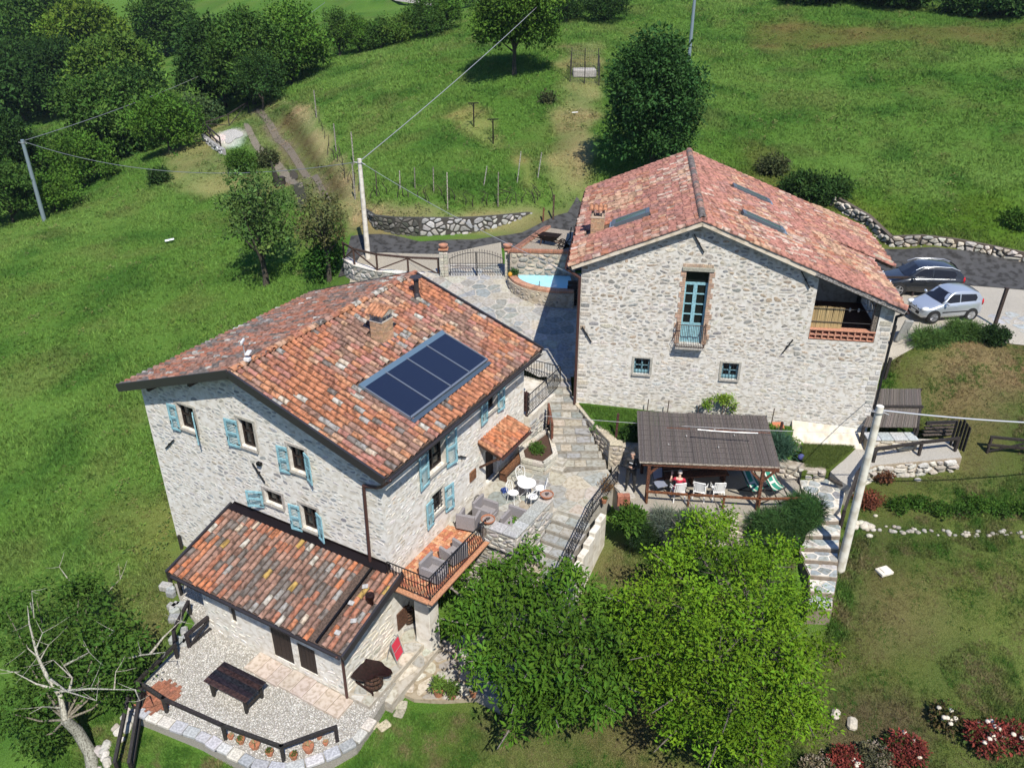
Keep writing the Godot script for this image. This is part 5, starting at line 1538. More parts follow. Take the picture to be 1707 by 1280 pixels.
func seated_woman(at: Vector3, turn: float) -> void:
	var t := thing("person", "person with pale hair in a red top sitting under the pergola with one hand raised", "person", at, turn)
	var sk := C(0.55, 0.36, 0.28); var red := C(0.42, 0.02, 0.05); var tr := C(0.05, 0.05, 0.07)
	var b := mb()
	var bones := [
		[V(0, 0.99, -0.02), V(0, 1.1, 0.0), 0.05, 0.048], [V(0, 0.88, -0.03), V(0, 0.58, 0.0), 0.12, 0.125], [V(-0.13, 0.94, -0.02), V(0.13, 0.94, -0.02), 0.07, 0.07], [V(-0.08, 0.52, 0), V(0.08, 0.52, 0), 0.125, 0.125],
		[V(-0.09, 0.52, 0.05), V(-0.12, 0.52, 0.44), 0.09, 0.064], [V(-0.12, 0.5, 0.45), V(-0.12, 0.1, 0.42), 0.06, 0.045], [V(-0.12, 0.05, 0.4), V(-0.13, 0.035, 0.56), 0.04, 0.032],
		[V(0.09, 0.52, 0.05), V(0.12, 0.52, 0.44), 0.09, 0.064], [V(0.12, 0.5, 0.45), V(0.12, 0.1, 0.42), 0.06, 0.045], [V(0.12, 0.05, 0.4), V(0.13, 0.035, 0.56), 0.04, 0.032],
		[V(0.18, 0.93, -0.02), V(0.31, 0.76, 0.1), 0.056, 0.044], [V(0.31, 0.76, 0.1), V(0.29, 0.98, 0.2), 0.042, 0.03],
		[V(-0.18, 0.93, -0.02), V(-0.24, 0.7, 0.06), 0.056, 0.044], [V(-0.24, 0.7, 0.06), V(-0.14, 0.61, 0.28), 0.042, 0.03]]
	skin(b, bones, 0.02, 0.035, func(p): return sk if p.y > 0.96 and absf(p.x) < 0.12 or p.z > 0.12 and p.y > 0.68 or absf(p.x) > 0.27 else tr if p.y < 0.6 and p.z > 0.08 or p.y < 0.4 else red)
	head(b, V(0, 1.2, 0.03), V(0.25, 0.0, 1), sk, C(0.6, 0.52, 0.46), 0.06)
	hand(b, V(0.29, 0.98, 0.2), V(0.0, 1, 0.15), V(1, 0, 0.2), V(0, 0.1, 1), sk)
	hand(b, V(-0.14, 0.61, 0.28), V(0.3, -0.15, 1), V(-1, 0, 0.3), V(0.1, -1, 0.2), sk)
	part(t, "body", b, M.skin)
	var hb := mb(C(0.5, 0.42, 0.36)); hb.ball(V(0, 1.32, 0.0), V(0.035, 0.06, 0.035), 8); part(t, "hair_bun", hb, M.skin)
var TM := []
const ORD := ["first", "second", "third", "fourth", "fifth", "sixth", "seventh", "eighth", "ninth", "tenth", "eleventh", "twelfth", "thirteenth", "fourteenth", "fifteenth", "sixteenth", "seventeenth", "eighteenth", "nineteenth", "twentieth", "twenty first", "twenty second", "twenty third", "twenty fourth", "twenty fifth", "last"]
func materials() -> void:
	var fine := noise_tex(0.03, C(0.82, 0.82, 0.82), C(1, 1, 1), 3, 5)
	var stain := noise_tex(0.02, C(0.86, 0.84, 0.81), C(1, 1, 1), 5, 6, FastNoiseLite.TYPE_SIMPLEX_SMOOTH, C(0.97, 0.96, 0.95))
	var lichen := noise_tex(0.025, C(0.55, 0.53, 0.5), C(1, 1, 1), 7, 5, FastNoiseLite.TYPE_SIMPLEX_SMOOTH, C(0.95, 0.94, 0.93))
	var grass := noise_tex(0.05, C(0.62, 0.66, 0.58), C(1, 1, 1), 9, 6, FastNoiseLite.TYPE_SIMPLEX_SMOOTH, C(0.85, 0.88, 0.82), 512)
	var wood := noise_tex(0.02, C(0.6, 0.58, 0.56), C(1, 1, 1), 11, 5)
	var grit := noise_tex(0.22, C(0.52, 0.5, 0.47), C(1, 1, 1), 13, 3, FastNoiseLite.TYPE_CELLULAR, C(0.86, 0.85, 0.83), 512)
	mat("mortar", Color.WHITE, 0.95, 0, stain, 0.7, 2.0)
	mat("stone", Color.WHITE, 0.9, 0, fine, 1.3, 0.6)
	mat("plaster", Color.WHITE, 0.9, 0, stain, 0.45, 0.6)
	mat("flag", Color.WHITE, 0.85, 0, stain, 0.9, 1.0)
	mat("tile", Color.WHITE, 0.85, 0, lichen, 0.6, 0.4)
	mat("meadow", Color.WHITE, 1.0, 0, grass, 0.8, 2.0).metallic_specular = 0.1
	mat("gravel", Color.WHITE, 0.95, 0, grit, 0.6, 3.0)
	mat("asphalt", Color.WHITE, 0.9, 0, lichen, 0.28, 0.3)
	mat("bark", Color.WHITE, 0.95, 0, lichen, 2.0, 2.0)
	mat("plainwood", Color.WHITE, 0.8, 0, wood, 2.0)
	mat("darkwood", lin(0.03, 0.018, 0.014), 0.6, 0, wood, 2.0)
	mat("redwood", lin(0.26, 0.115, 0.05), 0.6, 0, wood, 2.0)
	mat("shutter", lin(0.27, 0.50, 0.57), 0.55, 0, fine, 1.0)
	mat("iron", lin(0.022, 0.022, 0.025), 0.5, 0.4)
	mat("rust", lin(0.09, 0.05, 0.04), 0.7, 0.3)
	mat("verge", lin(0.035, 0.032, 0.036), 0.45, 0.2)
	mat("brownpipe", lin(0.075, 0.035, 0.03), 0.45, 0.2)
	mat("metal", Color.WHITE, 0.4, 0.5)
	mat("alloy", Color.WHITE, 0.3, 0.8)
	mat("collector", Color.WHITE, 0.12, 0.0).metallic_specular = 0.6
	mat("pane", lin(0.012, 0.014, 0.014), 0.08)
	mat("paint", lin(0.8, 0.8, 0.78), 0.4)
	mat("clay", Color.WHITE, 0.8, 0, fine, 3.0)
	mat("straw", Color.WHITE, 0.9)
	mat("polished", Color.WHITE, 0.28, 0, wood, 1.5)
	mat("mat_reed", Color.WHITE, 0.95, 0, noise_tex(0.05, C(0.55, 0.53, 0.52), C(1, 1, 1), 21, 4), 2.5)
	mat("cloth", Color.WHITE, 0.9)
	mat("wicker", Color.WHITE, 0.85, 0, grit, 3.0, 0.5)
	mat("skin", Color.WHITE, 0.7)
	mat("rubber", Color.WHITE, 0.8)
	mat("lampglass", Color.WHITE, 0.1)
	mat("carglass", Color.WHITE, 0.05)
	mat("leafmat", Color.WHITE, 0.7)
	var lf := mat("leaf", Color.WHITE, 0.72)
	lf.metallic_specular = 0.16
	lf.backlight_enabled = true; lf.backlight = C(0.5, 0.56, 0.22)
	var gr := mat("blade", Color.WHITE, 0.8)
	gr.metallic_specular = 0.1; gr.backlight_enabled = true; gr.backlight = C(0.5, 0.5, 0.3)
	mat("silver", lin(0.5, 0.54, 0.58), 0.28, 0.55)
	mat("graphite", lin(0.035, 0.038, 0.042), 0.22, 0.4)
	for m in ["silver", "graphite"]:
		M[m].clearcoat_enabled = true; M[m].clearcoat = 0.8; M[m].clearcoat_roughness = 0.05
	var wtr := mat("water", C(0.62, 0.84, 0.9), 0.06)
	for c in [[0.45, 0.185, 0.095], [0.37, 0.155, 0.095], [0.48, 0.225, 0.12], [0.48, 0.30, 0.20], [0.34, 0.20, 0.15], [0.25, 0.145, 0.11], [0.50, 0.42, 0.33], [0.31, 0.30, 0.285], [0.47, 0.45, 0.40], [0.175, 0.15, 0.135], [0.48, 0.175, 0.08], [0.42, 0.28, 0.08], [0.39, 0.18, 0.14], [0.47, 0.32, 0.255], [0.50, 0.38, 0.315], [0.43, 0.215, 0.15], [0.33, 0.17, 0.14]]:
		var k := TM.size()
		TM.append(mat("tile_%d" % k, lin(c[0], c[1], c[2]), 0.85, 0, lichen, 0.6, 0.4, false))
func _ready() -> void:
	R.seed = 7
	bumpy.seed = 3; bumpy.frequency = 0.06; bumpy.fractal_octaves = 3
	patchy.seed = 8; patchy.frequency = 0.035; patchy.fractal_octaves = 4
	var cam := Camera3D.new(); cam.name = "camera"
	cam.position = EYE; cam.rotation.x = deg_to_rad(-28.254); cam.fov = 50.30; cam.far = 900.0; cam.near = 0.1
	add_child(cam); cam.current = true
	var sky := ProceduralSkyMaterial.new()
	sky.sky_top_color = C(0.30, 0.47, 0.75); sky.sky_horizon_color = C(0.72, 0.79, 0.87); sky.sky_curve = 0.2
	sky.ground_bottom_color = C(0.2, 0.25, 0.12); sky.ground_horizon_color = C(0.6, 0.66, 0.66)
	var env := Environment.new()
	env.background_mode = Environment.BG_SKY; env.sky = Sky.new(); env.sky.sky_material = sky
	env.background_energy_multiplier = 0.82
	env.tonemap_mode = Environment.TONE_MAPPER_LINEAR; env.tonemap_exposure = 1.42
	env.sdfgi_enabled = true; env.ssao_enabled = true; env.ssil_enabled = true
	env.fog_enabled = true; env.fog_density = 0.00012; env.fog_light_color = C(0.62, 0.70, 0.74)
	var we := WorldEnvironment.new(); we.name = "environment"; we.environment = env; add_child(we)
	var sun := DirectionalLight3D.new(); sun.name = "sun"
	sun.light_energy = 1.45; sun.light_color = C(1.0, 0.975, 0.93); sun.light_angular_distance = 0.5; sun.shadow_enabled = true
	add_child(sun)
	var el := deg_to_rad(53.0); var az := deg_to_rad(17.0)
	sun.look_at_from_position(V(cos(el) * sin(az), sin(el), cos(el) * cos(az)) * 100.0, Vector3.ZERO)
	materials()
	make_tiles()
	clumps.far = clump(18, 0.75, 0.42, 0.24)
	clumps.dark = clump(22, 0.7, 0.40, 0.22)
	clumps.near = clump(13, 0.22, 0.125, 0.062, 0.25)
	clumps.cherry = clump(13, 0.24, 0.19, 0.078, 0.8)
	clumps.bush = clump(16, 0.16, 0.11, 0.05)
	clumps.needle = clump(34, 0.2, 0.24, 0.016)
	lay_of_land()
	farmhouse()
	solar()
	lean_to()
	big_house()
	terraces()
	courtyard()
	roadside()
	pergola()
	garden_right()
	parked()
	patio()
	terrace_things()
	poles_and_wires()
	vines()
	plants()
	trees()
	people()
	grass()
func lay_of_land() -> void:
	knots = [
		V(-13.64, -2.8, -26.49), V(-15.24, -3.6, -24.03), V(-20.8, -4.6, -25.1), V(-24.05, -3.3, -31.69), V(-18.05, -2.3, -30.73), V(-27.31, -1.8, -38.43), V(-21.03, -1.3, -37.49), V(-32.3, -0.9, -47.94), V(-21.91, -0.1, -46), V(-14.89, 0.5, -44.54), V(-38.85, -0.9, -59.83), V(-35.18, -0.2, -67.14), V(-24.2, 0.3, -55.66), V(-20.76, 1, -59.7), V(-14.51, 0.9, -47.42),
		V(-26.92, 2.2, -70.64), V(-18.5, 2.2, -60.28), V(-14.2, 3, -57.38), V(-14.37, 3.15, -63.66), V(-20.86, 3.4, -75.85), V(-26.1, 3.6, -84.98), V(-30.18, 2.4, -75.53), V(-26.75, 3.3, -79.05), V(-13, 1.6, -47.64), V(-10.42, 2.2, -45.98),
		V(-51.29, -3.5, -88.02), V(-49.5, -3, -97.14), V(-43.82, -0.5, -101.97), V(-72.23, -3, -129.11), V(-97.56, -1, -170.46), V(-48.49, 3.5, -124.9), V(-112.28, 5, -208.79), V(-51.93, 7.5, -171.1), V(-30.65, 8.5, -156.03), V(-19, 9.5, -155.19), V(-39.66, 2, -108.17),
		V(28.98, 4.3, -45.15), V(29.43, 5.1, -49.78), V(25.34, 5.3, -53.36), V(20.53, 7, -64.8), V(24.62, 9.5, -80.29), V(35.39, 7.4, -62.61), V(45.35, 11.2, -84), V(28.61, 12.5, -95.73), V(55.72, 12.6, -99.71), V(21.45, 4.2, -47.77), V(23.86, 4.2, -44.38),
		V(0.63, 4.6, -51.59), V(-5.68, 4.75, -49.69), V(-7.99, 4.6, -50.22), V(-5.95, 5.1, -52.62), V(-5.77, 5.8, -59.92), V(-1.43, 6, -60.98), V(3.19, 5.9, -57.57), V(2.99, 5, -53), V(5.68, 8, -69.65), V(7.91, 6, -55.36), V(0.23, 9, -74.26), V(-8.16, 7.5, -76.12), V(-16.78, 6, -75.93), V(-23.08, 5.2, -85.78), V(-21.02, 4.6, -79.41), V(-13.37, 4.7, -62.91), V(-10.19, 4.6, -54.53), V(-9.64, 4.2, -50.95), V(-12.75, 8.2, -86.66), V(-6.16, 10, -97.18), V(4.6, 12, -103.26), V(17.5, 10.4, -86.8), V(20.19, 12.7, -102.08), V(5.66, 4.3, -51.97), V(3.62, 3.9, -50),
		V(-5.5, 3.15, -47), V(-9.14, 3.05, -47.3), V(0.61, 3.25, -48.41), V(4.05, 3.3, -50.45), V(22.05, 3.3, -44.43), V(24.36, 3.2, -42.08), V(27.05, 3.2, -40.64), V(-3.9, 3.05, -44.63), V(-7.35, 3, -44.77),
		V(22.55, 2.95, -38.2), V(24.95, 2.95, -37.06), V(19.17, 2.8, -34.58), V(21.63, 2.8, -33.93), V(22.63, 2.35, -32.99), V(18.85, 2.1, -32.3), V(19.83, 1.7, -30.82), V(21.18, 1.4, -29.8), V(17.65, 1.3, -31.54), V(19.57, 0.2, -27.53), V(16.98, -0.1, -27.54), V(15.1, -0.1, -27.11), V(14.38, -0.7, -24.45), V(18.85, -0.45, -24.49), V(12.67, -0.7, -24.1), V(13.51, -1.2, -22.91), V(12.2, -1.5, -22.4), V(17.69, -1.5, -21.79), V(14.71, -2.2, -19.19), V(11.23, -2.5, -19.21), V(14.65, -2.9, -16.77), V(10.19, -3.2, -17),
		V(3.55, -1.6, -24.14), V(5.52, -1.7, -23.58), V(8.83, -1.6, -23.47), V(6.14, -2.9, -20.35), V(2.77, -3.5, -17.23), V(-0.07, -3.4, -18.76), V(-2.96, -3.45, -17.86), V(-5.45, -3.5, -16.7), V(-8.47, -3.65, -16.81), V(-12.24, -3.5, -18.37), V(-14.62, -3.9, -19.94), V(-12.44, -4, -17.18), V(-17.88, -5, -19.6), V(-0.06, -4.6, -15), V(12.92, -3.9, -14.55), V(-13.78, -5.2, -15.38), V(-12.51, -3.1, -22.56), V(-4.52, -3.35, -18.01),
		V(0.5, -3, -23.11), V(-0.59, -3.2, -19.13), V(1.59, -1.2, -27.09), V(-5.22, -2.5, -25.18), V(-8.16, -3.3, -19.94), V(-2.04, 0.4, -30.84), V(-7.27, -0.3, -33.78), V(-10.35, -1.2, -30.35), V(-12.79, -2.9, -25.99), V(-1.93, 1.1, -33.08), V(-4.93, 0.8, -35.91),
		V(5, -0.9, -26), V(9, -0.9, -26), V(5, -0.6, -28), V(9, -0.6, -28), V(3.0, -0.4, -28.5), V(1.0, 0.9, -33), V(0, 1.9, -37), V(-2, 2.6, -41), V(2, 2.4, -40), V(8, 0.6, -31), V(8, 1.8, -38), V(8, 3.0, -44), V(15, 3.0, -43), V(16, 2.6, -38), V(16.5, 2.0, -34), V(15.5, 0.5, -31), V(13, -0.2, -28), V(17, -0.1, -28.5), V(12, -0.6, -25.5),
		V(-70, -9, -20), V(-120, -16, -60), V(60, 1, -20), V(100, 6, -60), V(-120, 4, -160), V(-120, 24, -260), V(0, 26, -260), V(110, 30, -240), V(0, 15.0, -170), V(80, 17, -120), V(120, 25, -160), V(-60, 9, -190), V(60, 24, -180), V(0, -7.5, -6), V(40, -4, -8), V(-40, -9, -8)]
	build_land()
	# mown, bare and worn places
	var straw := C(0.30, 0.255, 0.13); var mown := C(0.195, 0.215, 0.065); var dirt := C(0.215, 0.17, 0.11)
	zone(pv([-30.74, -72.67, -31.27, -78.59, -30.88, -85.13, -29.85, -88.29, -26.42, -81.32, -26.7, -78.07, -24.31, -72.67, -20.73, -68.73, -18.63, -64.78, -18.81, -61.55, -21.58, -64.78, -23.96, -64.78, -26.88, -66.31]), C(0.235, 0.235, 0.10), 0.9, 0.85)
	zone(pv([-28.09, -83.46, -27.71, -88.33, -25.35, -90.08, -20.29, -80.47, -15.45, -69.13, -11.43, -56.3, -10.47, -52.01, -13.01, -52.01, -15.5, -59.51, -19.43, -68.05, -24.44, -75.05]), C(0.185, 0.21, 0.075), 0.8, 0.95)
	zone(pv([-26.91, -87.77, -26.04, -87.77, -22.97, -80.24, -19.15, -72.11, -15.7, -64.56, -13.12, -57.49, -11.93, -53.73, -12.37, -53.73, -14.01, -58.3, -16.41, -64.56, -19.87, -71.87, -23.06, -77.99]), C(0.19, 0.155, 0.115), 0.25, 0.95)
	zone(pv([-25.89, -80.76, -25.48, -81.35, -22.16, -73.79, -19.1, -68.7, -16.31, -63.06, -14.44, -57.07, -14.78, -56.91, -16.43, -61.59, -18.96, -66.58, -22.41, -72.58]), C(0.24, 0.205, 0.155), 0.22, 0.95)
	zone(pv([-16.91, -62.75, -16.19, -62.39, -14.37, -57.02, -14.02, -54.34, -14.86, -55.51]), C(0.05, 0.055, 0.03), 0.25, 0.95)
	zone(pv([-18.3, -67.01, -17.62, -67.01, -16.77, -64.61, -17.53, -64.61]), C(0.07, 0.065, 0.04), 0.25, 0.9)
	zone(pv([-26.91, -88.92, -25.25, -88.57, -24.07, -85.21, -25.49, -84.89]), C(0.06, 0.055, 0.04), 0.3, 0.9)
	zone(pv([-27.6, -79.61, -26.41, -80.19, -24.36, -77.41, -24.11, -74.29, -25.82, -74.29]), C(0.62, 0.62, 0.6), 0.45, 0.85)
	zone(pv([-22.93, -84.88, -19.96, -80.95, -17.59, -76.48, -13.43, -64.38, -10.27, -54.53, -8.83, -48.91, -9.41, -48.91, -11.85, -56.12, -15.74, -67.63, -19.22, -76.48]), C(0.33, 0.28, 0.15), 0.5, 0.95)
	zone(pv([-25.09, -87.05, -23.36, -84.36, -19.57, -77.69, -14.21, -63.98, -10.99, -53.76, -11.36, -53.18, -14.37, -62.05, -19.01, -73.41]), C(0.10, 0.085, 0.04), 0.35, 0.95)
	zone(pv([-9.07, -50.54, -8.02, -50.54, -3.45, -49.47, 1.01, -51.23, 3.25, -50.54, 3.87, -48.57, 3.06, -47.09, -0.13, -48.32, -5.45, -47.33, -8.61, -47.57]), straw, 0.45, 0.95)
	zone(pv([-4.85, -67.02, -3.14, -69.5, -2, -67.75, -0.51, -61.46, 1.02, -52.51, 1.79, -46.88, 2.37, -48.19, 1.59, -52.51, 0.28, -60.44, -1.01, -59.46, -3.33, -63.14]), C(0.25, 0.25, 0.09), 0.5, 0.9)
	zone(pv([4.51, -84.29, 8.81, -86.17, 7.84, -75.93, 6.24, -66.5, 5.17, -59, 4.63, -52.11, 4.37, -46.52, 2.58, -45.29, 1.78, -46.52, 2.54, -52.11, 2.54, -57.13, 3.34, -65.33, 4.28, -74.44]), C(0.24, 0.235, 0.10), 0.6, 0.95)
	zone(pv([5.56, -70.26, 6.81, -70.26, 5.23, -57.13, 4.65, -47.82, 3.68, -46.52, 4.2, -57.13]), straw, 0.8, 0.8)
	zone(pv([20.25, -51.63, 21.92, -49, 24.25, -45.24, 27.7, -42.34, 26.41, -40.01, 22.7, -41.86, 19.81, -44.38, 18.73, -47.17]), C(0.22, 0.19, 0.085), 1.0, 0.9)
	zone(pv([14.69, -58.42, 17.69, -54.14, 23.75, -49.68, 32.14, -51.09, 27.97, -43.53, 23.07, -44.08, 18.93, -46.43, 14.54, -52.57]), C(0.085, 0.165, 0.018), 1.5, 0.8)
	zone(pv([16.76, -59.67, 17.89, -54.54, 19.87, -48.81, 16.05, -48.17, 14.68, -54.54]), C(0.11, 0.12, 0.035), 1.2, 0.7)
	zone(pv([25, -92.08, 36.05, -88.02, 52.68, -90.01, 47.18, -80.02, 36.78, -82.53, 23.01, -84.29]), C(0.15, 0.105, 0.045), 1.2, 0.6)
	zone(pv([30.82, -112.56, 37.08, -110.82, 35, -104.33, 28.26, -102.82]), C(0.14, 0.12, 0.05), 1.0, 0.5)
	zone(pv([-9.15, -48.8, -7.7, -47.41, -5.49, -46.96, -1.92, -47.18, 1.76, -50.02, 3.77, -52.08, 4.75, -52.08, 4.94, -49.77, 3.27, -50.02, 0.6, -47.87, -2.25, -46.52, -5.41, -46.08, -8.96, -46.3]), C(0.19, 0.175, 0.08), 0.4, 0.95)
	# the lower lawns: mown, dry and patchy
	var lawn := C(0.118, 0.14, 0.042)
	zone(pv([14.3, -29.93, 18.82, -35.93, 20.83, -39.29, 23.79, -41.54, 29.18, -42.34, 23.66, -28.12, 14.15, -12.57, 0.7, -12.57, -4.74, -14.41, -6.03, -14.41, -10.76, -16.15, -10.87, -14.41, -10.51, -12.57, -4.39, -12.57, -2.76, -17.22, 0.95, -21.04, 3.52, -24.22, 7.56, -23.2, 10.75, -21.04]), lawn, 0.8, 0.95)
	zone(pv([18.91, -34.09, 21.17, -34.72, 24.56, -35.37, 21.11, -29.11, 19.45, -29.11, 18.17, -30.64]), C(0.225, 0.175, 0.095), 1.4, 0.85)
	zone(pv([19.04, -36.49, 20.54, -37.17, 19.13, -33.96, 18.04, -33.37]), C(0.10, 0.15, 0.03), 0.8, 0.7)
	zone(pv([18.61, -30.62, 22.21, -30.13, 20.46, -26.97, 17.9, -26.97]), C(0.13, 0.105, 0.05), 1.2, 0.7)
	zone(pv([13.13, -25.19, 14.68, -24.47, 14.27, -22.46, 11.89, -21.25]), C(0.15, 0.13, 0.06), 0.9, 0.7)
	zone(pv([12.34, -21.64, 14.39, -21.94, 14.48, -20.24, 12.33, -19.98]), C(0.17, 0.135, 0.075), 0.9, 0.6)
	zone(pv([14.41, -22.86, 19.04, -23.18, 16.88, -19.22, 13.98, -18.97]), C(0.105, 0.16, 0.04), 1.6, 0.45)
	zone(pv([10.54, -18.66, 12.6, -18.42, 13.25, -17.28, 11.24, -16.02, 9.52, -16.22]), C(0.10, 0.08, 0.05), 0.6, 0.85)
	zone(pv([-0.68, -19.25, 2.91, -18.76, 4.2, -16.73, 0.85, -16.31, -1.02, -17.6]), C(0.16, 0.14, 0.065), 1.2, 0.7)
	zone(pv([-4.63, -18.76, -1.86, -18.88, -1.01, -17.38, -3.99, -16.94]), C(0.085, 0.15, 0.028), 1.0, 0.6)
	zone(pv([3.18, -25.02, 4.83, -25.21, 4.11, -23.14, 2.9, -23.14]), C(0.16, 0.14, 0.07), 0.5, 0.7)
	zone(pv([-16.5, -28.56, -14.83, -28.98, -13.43, -25.8, -13.13, -23.07, -14.84, -23.39]), C(0.185, 0.185, 0.062), 1.4, 0.8)
	zone(pv([-14.94, -25.07, -13.59, -25.42, -12.29, -22.45, -12.83, -21, -13.71, -21.86]), C(0.17, 0.155, 0.07), 0.8, 0.7)
	land_mesh()
func terraces() -> void:
	var pale := [C(0.35, 0.345, 0.31), C(0.32, 0.32, 0.295), C(0.285, 0.29, 0.275), C(0.38, 0.355, 0.3), C(0.33, 0.335, 0.325), C(0.27, 0.29, 0.275), C(0.39, 0.35, 0.28)]
	var flat := func(_x, _z): return 0.005
	var t := thing("terrace", "flagstone terrace with a landing in front of the farmhouse door", "terrace")
	var poly := pv([-1.03, -26.64, -1.41, -25.27, -1.55, -24.35, -0.4, -23.13, 1.74, -25, 2.72, -24.49, 4.13, -26.72, 3.9, -27.74, 2.1, -27.48, 1.44, -27.91, 0.66, -28.53])
	var b := mb(C(0.40, 0.385, 0.34))
	b.prism(poly, -3.8, 0.0)
	part(t, "base", b, M.mortar)
	flags(t, "flagstone", Geometry2D.offset_polygon(poly, -0.02)[0], flat, 0.62, 0.55, 110, pale, 0.014, 0.016, [], 0.5, 0.25)
	var w1 := Node3D.new(); w1.name = "retaining_face"; t.add_child(w1); w1.transform = T1
	var xs := Transform3D(Basis(V(0, 0, 1), Vector3.UP, V(-1, 0, 0)), V(3.46, 0, 0))
	var fb := mb(C(0.42, 0.39, 0.33)); fb.b(V(3.56, -1.9, 1.45), V(0.2, 3.8, 2.9)); part(w1, "core", fb, M.mortar)
	stones(w1, "stone", xs, PackedVector2Array([Vector2(0.02, -3.6), Vector2(2.9, -3.6), Vector2(2.9, 0.0), Vector2(0.02, 0.0)]), [], 0.34, 0.16, 90, [C(0.33, 0.32, 0.29), C(0.4, 0.37, 0.32), C(0.27, 0.26, 0.25), C(0.45, 0.41, 0.35)], 0.02, 0.04)
	# parapet on the terrace edge, capped with big flat stones; pts in the farmhouse frame
	var q := func(x: float, z: float) -> Array:
		var p := T1 * V(x, 0, z)
		return [p.x, p.z]
	var pal := [C(0.36, 0.35, 0.33), C(0.44, 0.42, 0.39), C(0.3, 0.3, 0.29), C(0.5, 0.47, 0.42), C(0.4, 0.37, 0.31)]
	var a: Array = q.call(6.05, 3.05); var c: Array = q.call(3.35, 2.95); var d: Array = q.call(3.35, 1.55)
	line_wall("terrace_parapet", "low rubble wall with flat grey cap stones along the terrace edge above the stairs", [a + [-3.0, 0.6], c + [-3.4, 0.6]], 0.42, 0.32, 0.17, 260, pal, C(0.5, 0.47, 0.41), 0.018, 0.05, "", C(0.42, 0.42, 0.4), -1.0)
	line_wall("terrace_parapet", "short rubble wall end with a terracotta bowl on it at the head of the balcony", [c + [-0.2, 0.6], d + [-0.2, 0.6]], 0.4, 0.3, 0.16, 120, pal, C(0.42, 0.39, 0.34), 0.018, 0.05, "", C(0.42, 0.41, 0.39), -1.0)
	# lower stairs
	var s := thing("stone_stairs", "lower flight of grey stone steps descending below the terrace landing", "stairs")
	s.transform = T1
	for k in 16:
		var x1 := 6.3 - k * 0.42
		var y := -0.18 * (k + 1)
		var sb := mb(C(0.29, 0.27, 0.235)); sb.b(V(x1 - 0.23, y - 0.65, 3.78), V(0.46, 1.25, 1.4)); part(s, "step", sb, M.mortar)
		var z := 3.08
		while z < 4.4:
			var w := minf(rr(0.4, 0.65), 4.5 - z)
			var tb := mb(vary(pale[R.randi() % pale.size()], 0.15, 0.04)); tb.bevel(X(V(x1 - 0.2, y - 0.02 + rr(-0.005, 0.005), z + w * 0.5)), V(0.45, 0.06, w - 0.02), 0.012); part(s, "tread", tb, M.flag)
			z += w
	var rl := thing("iron_railing", "black iron railing down the outer edge of the lower stone stairs", "railing")
	rl.transform = T1
	railing(rl, "rail", [V(9.0, 0.02, 4.42), V(6.5, 0.02, 4.45), V(4.4, -0.75, 4.5), V(1.2, -2.1, 4.52)], 0.85, 0.13, M.iron, 0.008, [1.0, 0.55, 0.1])
	var ww := thing("white_wall", "white plastered side wall of the lower stairs with an uneven top", "wall")
	ww.transform = T1
	var wb := mb(C(0.66, 0.63, 0.56))
	for k in 12:
		var x := 6.9 - k * 0.5
		wb.bevel(X(V(x - 0.25, -0.02 - k * 0.19 - 1.2 + rr(-0.03, 0.03), 4.74)), V(0.53, 2.4, 0.26), 0.03)
	part(ww, "plaster", wb, M.plaster)
	# upper stairs from the landing to the courtyard, in world axes
	var u := thing("stone_stairs", "upper flight of pale grey stone steps climbing between the two houses", "stairs")
	for k in 12:
		var f := k / 12.0
		var z0 := -27.62 - k * 0.4 - (0.12 if k < 2 else 0.0)
		var xl := lerpf(1.5, 1.34, f) + (0.2 if k > 2 else -0.1 + 0.12 * k); var xr := lerpf(3.85, 2.62, minf(1.0, f * 1.35))
		var y := 0.16 * (k + 1)
		var sb := mb(C(0.29, 0.27, 0.235)); sb.b(V((xl + xr) * 0.5, y - 0.6, z0 - 0.24), V(xr - xl, 1.16, 0.5)); part(u, "step", sb, M.mortar)
		var x := xl
		while x < xr - 0.1:
			var w := minf(rr(0.4, 0.75), xr - x)
			var tb := mb(vary(pale[R.randi() % pale.size()], 0.14, 0.04)); tb.bevel(X(V(x + w * 0.5, y - 0.02 + rr(-0.004, 0.004), z0 - 0.2)), V(w - 0.015, 0.06, 0.43), 0.012); part(u, "tread", tb, M.flag)
			x += w
	for k in 2:   # the splayed lowest steps on the left
		var sb := mb(C(0.43, 0.41, 0.36)); sb.box(Transform3D(Basis(Vector3.UP, -0.5), V(1.72 + k * 0.05, 0.08 + k * 0.16, -27.72 - k * 0.3)), V(0.9, 0.16, 0.42)); part(u, "corner_step", sb, M.flag)
	# planting bed between canopy and steps
	var pb := thing("raised_bed", "small raised bed of dark bark mulch in a white stone kerb beside the upper steps", "planter")
	var pp := pv([0.36, -28.41, 1.58, -29.98, 1.77, -28.01, 1.26, -27.31, 0.45, -27.65])
	var mm := mb(C(0.13, 0.07, 0.045)); mm.prism(Geometry2D.offset_polygon(pp, -0.12)[0], -0.3, 0.5); part(pb, "mulch", mm, M.gravel)
	for i in pp.size():
		var e0 := pp[i]; var e1 := pp[(i + 1) % pp.size()]
		var n := maxi(1, int(e0.distance_to(e1) / 0.4))
		for k in n:
			for j in 3:
				var g0 := e0.lerp(e1, float(k) / n); var g1 := e0.lerp(e1, float(k + 1) / n)
				var kb := mb(vary(C(0.56, 0.52, 0.44), 0.15, 0.05)); kb.bar(V(g0.x, 0.1 + j * 0.2, g0.y), V(g1.x, 0.1 + j * 0.2, g1.y), 0.19, 0.15); part(pb, "kerb_stone", kb, M.stone)
	rail_fence("handrail", "reddish timber handrail on two posts beside the upper steps", [V(1.67, 0.6, -29.08), V(1.55, 1, -29.97)], 0.75, 0.09, C(0.2, 0.07, 0.04), [1.0])
